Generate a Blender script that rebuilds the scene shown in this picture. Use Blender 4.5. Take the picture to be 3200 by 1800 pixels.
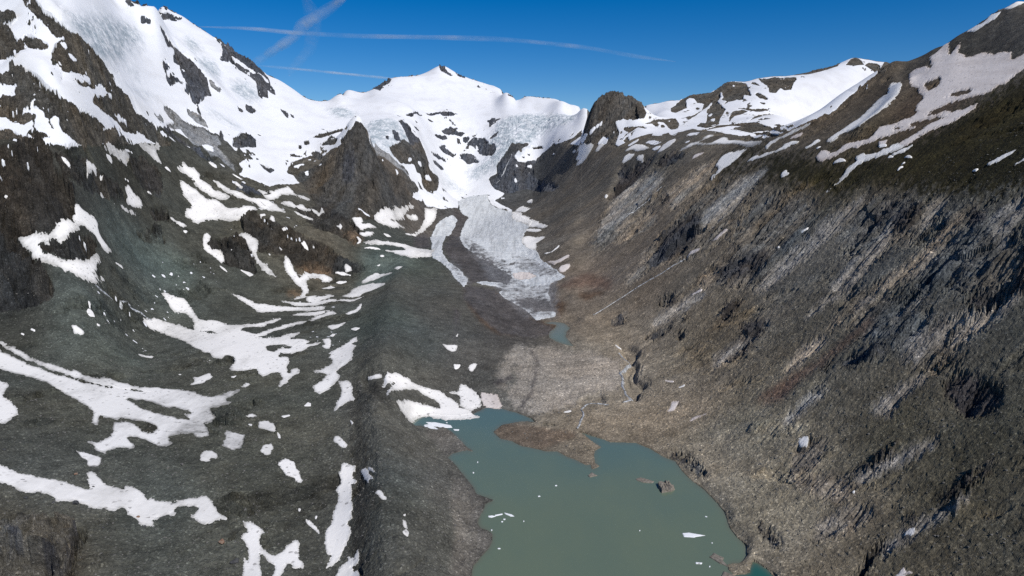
"""High valley with a glacier tongue, a silty lake and snow patches, seen from the air.
Everything is built from a terrain traced in image coordinates (estimated spot heights, plan outlines in metres)."""
import bpy, math
import numpy as np

for o in list(bpy.data.objects):
    bpy.data.objects.remove(o)
scene = bpy.context.scene
COL = scene.collection

# ---------------------------------------------------------------- camera
cam_data = bpy.data.cameras.new("camera")
cam_data.sensor_width = 36.0
cam_data.lens = 24.0
cam_data.clip_start = 1.0
cam_data.clip_end = 200000.0
cam = bpy.data.objects.new("camera", cam_data)
COL.objects.link(cam)
cam.location = (0.0, 0.0, 400.0)
cam.rotation_euler = (math.radians(90 - 10.5), 0.0, 0.0)
scene.camera = cam

# ---------------------------------------------------------------- sky and sun
SUN_ELEV, SUN_AZ = math.radians(45), math.radians(140)   # azimuth clockwise from the view direction
world = bpy.data.worlds.new("World")
scene.world = world
world.use_nodes = True
wn, wl = world.node_tree.nodes, world.node_tree.links
sky = wn.new("ShaderNodeTexSky")
sky.sky_type = 'NISHITA'
sky.sun_disc = False
sky.sun_elevation = SUN_ELEV
sky.sun_rotation = SUN_AZ
sky.altitude = 2600.0
sky.air_density = 1.0
sky.dust_density = 0.15
sky.ozone_density = 3.0
hsv = wn.new("ShaderNodeHueSaturation")
hsv.inputs["Saturation"].default_value = 1.48
hsv.inputs["Hue"].default_value = 0.507
wl.new(sky.outputs[0], hsv.inputs["Color"])
wl.new(hsv.outputs[0], wn["Background"].inputs["Color"])
wn["Background"].inputs["Strength"].default_value = 0.085
sun_data = bpy.data.lights.new("sun", 'SUN')
sun_data.energy = 4.1
sun_data.angle = math.radians(0.5)
sun_data.color = (1.0, 0.96, 0.90)
sun = bpy.data.objects.new("sun", sun_data)
COL.objects.link(sun)
sd = np.array([math.sin(SUN_AZ) * math.cos(SUN_ELEV), math.cos(SUN_AZ) * math.cos(SUN_ELEV), math.sin(SUN_ELEV)])
from mathutils import Vector
sun.rotation_euler = Vector(sd).to_track_quat('Z', 'Y').to_euler()
sun.location = Vector(sd) * 3000
scene.view_settings.view_transform = 'Standard'
scene.view_settings.look = 'None'
scene.view_settings.exposure = 0
scene.view_settings.gamma = 1.0
scene.cycles.max_bounces = 4
scene.cycles.diffuse_bounces = 2
scene.cycles.use_denoising = False

# ---------------------------------------------------------------- terrain core
# Plan coordinates in metres: x to the right across the valley, y up the valley, z above the lake.
EYE = 400.0                      # camera height above the lake
S0, S1, NC = -1.0, 1.04, 2440   # fan of sight lines, x = s*y
Y0, Y1, NR = 250.0, 9800.0, 1990 # distances along the valley
L0, L1 = np.log(Y0), np.log(Y1)
sv = np.linspace(S0, S1, NC)
yv = np.exp(np.linspace(L0, L1, NR))
GX = (yv[:, None] * sv[None, :]).astype(np.float32)
GY = np.repeat(yv[:, None], NC, 1).astype(np.float32)

def colrow(x, y):
    """plan metres -> fractional column / row of the sight line fan"""
    return (x / y - S0) / (S1 - S0) * (NC - 1), (np.log(y) - L0) / (L1 - L0) * (NR - 1)

_rng = np.random.RandomState(7)
_PERM = _rng.permutation(256).astype(np.int32)
_PERM = np.concatenate([_PERM, _PERM])
_ANG = _rng.rand(256) * 2 * np.pi
_GXT, _GYT = np.cos(_ANG).astype(np.float32), np.sin(_ANG).astype(np.float32)

def perlin(x, y, seed=0):
    xf, yf = np.floor(x), np.floor(y)
    xi, yi = xf.astype(np.int32) + seed * 37, yf.astype(np.int32) + seed * 91
    fx, fy = (x - xf).astype(np.float32), (y - yf).astype(np.float32)
    u, v = fx * fx * fx * (fx * (fx * 6 - 15) + 10), fy * fy * fy * (fy * (fy * 6 - 15) + 10)
    a0, a1 = _PERM[xi & 255], _PERM[(xi + 1) & 255]
    def g(a, yy, dx, dy):
        h = _PERM[(a + yy) & 255]
        return _GXT[h] * dx + _GYT[h] * dy
    y0, y1 = yi & 255, (yi + 1) & 255
    n0 = g(a0, y0, fx, fy); n0 += u * (g(a1, y0, fx - 1, fy) - n0)
    n1 = g(a0, y1, fx, fy - 1); n1 += u * (g(a1, y1, fx - 1, fy - 1) - n1)
    return (n0 + v * (n1 - n0)) * 1.4

def fbm(x, y, lam, octaves, seed=0, gain=0.5, ridged=False):
    out, amp, tot = 0, 1.0, 0.0
    f = 1.0 / lam
    for k in range(octaves):
        n = perlin(x * f + 13.7 * k, y * f - 7.3 * k, seed + k)
        if ridged:
            n = 1 - 2 * np.abs(n)
        out = out + n * amp
        tot += amp
        amp *= gain
        f *= 2.03
    return out / tot

def facets(x, y, lam, seed=0, jump=0.35):
    """broken rock: every cell of a jittered grid is a tilted plane with its own step in height"""
    gx, gy = x / lam, y / lam
    ix, iy = np.floor(gx).astype(np.int32), np.floor(gy).astype(np.int32)
    best = np.full(gx.shape, 9.0, np.float32)
    out = np.zeros(gx.shape, np.float32)
    for a in (-1, 0, 1):
        for b in (-1, 0, 1):
            h = _PERM[(_PERM[(ix + a + seed * 17) & 255] + iy + b + seed * 53) & 255]
            h2 = _PERM[h + 11]
            dx = gx - (ix + a + 0.15 + 0.7 * (h / 255.0).astype(np.float32))
            dy = gy - (iy + b + 0.15 + 0.7 * (h2 / 255.0).astype(np.float32))
            d = (dx * dx + dy * dy).astype(np.float32)
            hit = d < best
            best = np.where(hit, d, best)
            h3 = _PERM[h2 + 5]
            val = dx * _GXT[h3] + dy * _GYT[h3] + jump * (h3 / 127.5 - 1)
            out = np.where(hit, val, out).astype(np.float32)
    return out

def tps(pts, vals, lam=2e-4):
    n = len(pts)
    d2 = ((pts[:, None] - pts[None]) ** 2).sum(-1)
    K = np.where(d2 > 0, d2 * np.log(np.maximum(d2, 1e-12)), 0) + lam * np.eye(n)
    P = np.c_[np.ones(n), pts]
    A = np.zeros((n + 3, n + 3)); A[:n, :n] = K; A[:n, n:] = P; A[n:, :n] = P.T
    return np.linalg.solve(A, np.r_[vals, np.zeros(3)])

def tps_eval(w, pts, q):
    out = np.empty(len(q))
    for a in range(0, len(q), 20000):
        c = q[a:a + 20000]
        d2 = ((c[:, None] - pts[None]) ** 2).sum(-1)
        out[a:a + 20000] = (d2 * np.log(np.maximum(d2, 1e-12))) @ w[:-3] + w[-3] + c @ w[-2:]
    return out

def upsample(C, rows, cols):
    """smooth bicubic (Catmull-Rom) resampling of a coarse table"""
    def axis(M, n):
        m = M.shape[0]
        p = np.linspace(0, m - 1, n); i = np.clip(p.astype(int), 0, m - 2); f = (p - i)[:, None]
        g = lambda k: M[np.clip(i + k, 0, m - 1)]
        a, b, c, d = g(-1), g(0), g(1), g(2)
        return b + 0.5 * f * (c - a + f * (2 * a - 5 * b + 4 * c - d + f * (3 * (b - c) + d - a)))
    return axis(axis(C, rows).T, cols).T

SK = 1.6
def base_height(SPOT):
    """spot heights (x, y, z) from image coordinates at estimated distances -> height of every grid point"""
    sp = np.asarray(SPOT, float)
    q = np.c_[sp[:, 0] / sp[:, 1] * SK, np.log(sp[:, 1])]
    w = tps(q, (sp[:, 2] - EYE) / sp[:, 1])
    cs, cy = np.linspace(S0, S1, 380) * SK, np.linspace(L0, L1, 320)
    Q = np.c_[np.tile(cs, 320), np.repeat(cy, 380)]
    T = tps_eval(w, q, Q).reshape(320, 380)
    T = upsample(T, NR, NC)
    return (EYE + T * GY).astype(np.float32)

def fill_polygon(pts):
    """even-odd fill of a plan polygon on the grid -> (row slice, col slice, bool mask) with a margin"""
    p = np.asarray(pts, float).reshape(-1, 2)
    c, r = colrow(p[:, 0], p[:, 1])
    M = 20
    r0, r1 = int(max(0, np.floor(r.min()) - M)), int(min(NR, np.ceil(r.max()) + M + 1))
    c0, c1 = int(max(0, np.floor(c.min()) - M)), int(min(NC, np.ceil(c.max()) + M + 1))
    if r1 - r0 < 2 or c1 - c0 < 2:
        return None
    par = np.zeros((r1 - r0, c1 - c0 + 1), np.int32)
    for k in range(len(p)):
        ca, ra, cb, rb = c[k - 1], r[k - 1], c[k], r[k]
        if ra == rb:
            continue
        if ra > rb:
            ca, ra, cb, rb = cb, rb, ca, ra
        rows = np.arange(max(int(np.ceil(ra)), r0), min(int(np.ceil(rb)), r1))
        if len(rows) == 0:
            continue
        xc = ca + (cb - ca) * (rows - ra) / (rb - ra)
        ci = np.clip(np.ceil(xc).astype(int) - c0, 0, c1 - c0)
        np.add.at(par, (rows - r0, ci), 1)
    m = (np.cumsum(par, 1)[:, :-1] & 1).astype(np.float32)
    return slice(r0, r1), slice(c0, c1), m

def box(m, rad):
    if rad < 1:
        return m
    for ax in (0, 1):
        pad = [(0, 0), (0, 0)]; pad[ax] = (rad + 1, rad)
        cs = np.cumsum(np.pad(m, pad, mode='edge'), axis=ax, dtype=np.float64)
        n = m.shape[ax]
        hi = np.take(cs, np.arange(2 * rad + 1, n + 2 * rad + 1), axis=ax)
        lo = np.take(cs, np.arange(0, n), axis=ax)
        m = ((hi - lo) / (2 * rad + 1)).astype(np.float32)
    return m

def soft(m, rad=2, passes=2):
    for _ in range(passes):
        m = box(m, rad)
    return m

def smoothstep(a, b, x):
    t = np.clip((x - a) / (b - a), 0, 1)
    return t * t * (3 - 2 * t)

def line_field(pts, width):
    """0..1 field round a plan polyline, width in metres, with bounding slices"""
    p = np.asarray(pts, float).reshape(-1, 2)
    c, r = colrow(p[:, 0], p[:, 1])
    mc = int(np.ceil(width * 2.5 / p[:, 1].min() / (S1 - S0) * NC)) + 2
    mr = int(np.ceil(width * 2.5 / p[:, 1].min() / (L1 - L0) * NR)) + 2
    r0, r1 = int(max(0, r.min() - mr)), int(min(NR, r.max() + mr + 1))
    c0, c1 = int(max(0, c.min() - mc)), int(min(NC, c.max() + mc + 1))
    X, Y = GX[r0:r1, c0:c1], GY[r0:r1, c0:c1]
    d = np.full(X.shape, 1e9, np.float32)
    for k in range(len(p) - 1):
        a, b = p[k], p[k + 1]
        ab = b - a
        t = np.clip(((X - a[0]) * ab[0] + (Y - a[1]) * ab[1]) / max(ab @ ab, 1e-6), 0, 1)
        d = np.minimum(d, np.hypot(X - a[0] - t * ab[0], Y - a[1] - t * ab[1]))
    return slice(r0, r1), slice(c0, c1), np.exp(-(d / width) ** 2)

def shape_features(Z, CRESTS, CARVES):
    for pts, width, height in CRESTS:
        rs, cs, f = line_field(pts, width)
        Z[rs, cs] += height * f
    for pts, depth, rad in CARVES:
        g = fill_polygon(pts)
        if g is None:
            continue
        rs, cs, m = g
        Z[rs, cs] -= depth * soft(m, rad, 2)
    return Z

def fit_skyline(Z, SKYLINE):
    """raise or lower the crests so that the mountains close the view at the horizon angles (s, t) traced in image coordinates"""
    k = np.asarray(SKYLINE, float).reshape(-1, 2)
    tgt = np.interp(sv, k[:, 0], k[:, 1])
    on = smoothstep(k[0, 0] - 0.04, k[0, 0], sv) * (1 - smoothstep(k[-1, 0], k[-1, 0] + 0.04, sv))
    ly = np.log(yv)[:, None]
    cols = np.arange(NC)
    for _ in range(6):
        T = (Z - EYE) / GY
        jm = T.argmax(0)
        d = (tgt - T[jm, cols]) * on
        d = np.convolve(np.pad(d, 2, mode='edge'), np.ones(5) / 5, 'valid')
        f = (d[None, :] * np.exp(-((ly - ly[jm, 0][None, :]) / 0.09) ** 2)).astype(np.float32)
        for rad in (9, 9, 5):                      # no seams where one crest hands over to the next
            cs = np.cumsum(np.pad(f, ((0, 0), (rad + 1, rad)), mode='edge'), axis=1, dtype=np.float64)
            f = ((cs[:, 2 * rad + 1:] - cs[:, :-2 * rad - 1]) / (2 * rad + 1)).astype(np.float32)
        Z = Z + GY * f
    lim = EYE + GY * (tgt + 0.0004 + (1 - on) * 0.5)[None, :]
    return np.minimum(Z, lim).astype(np.float32)


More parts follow.
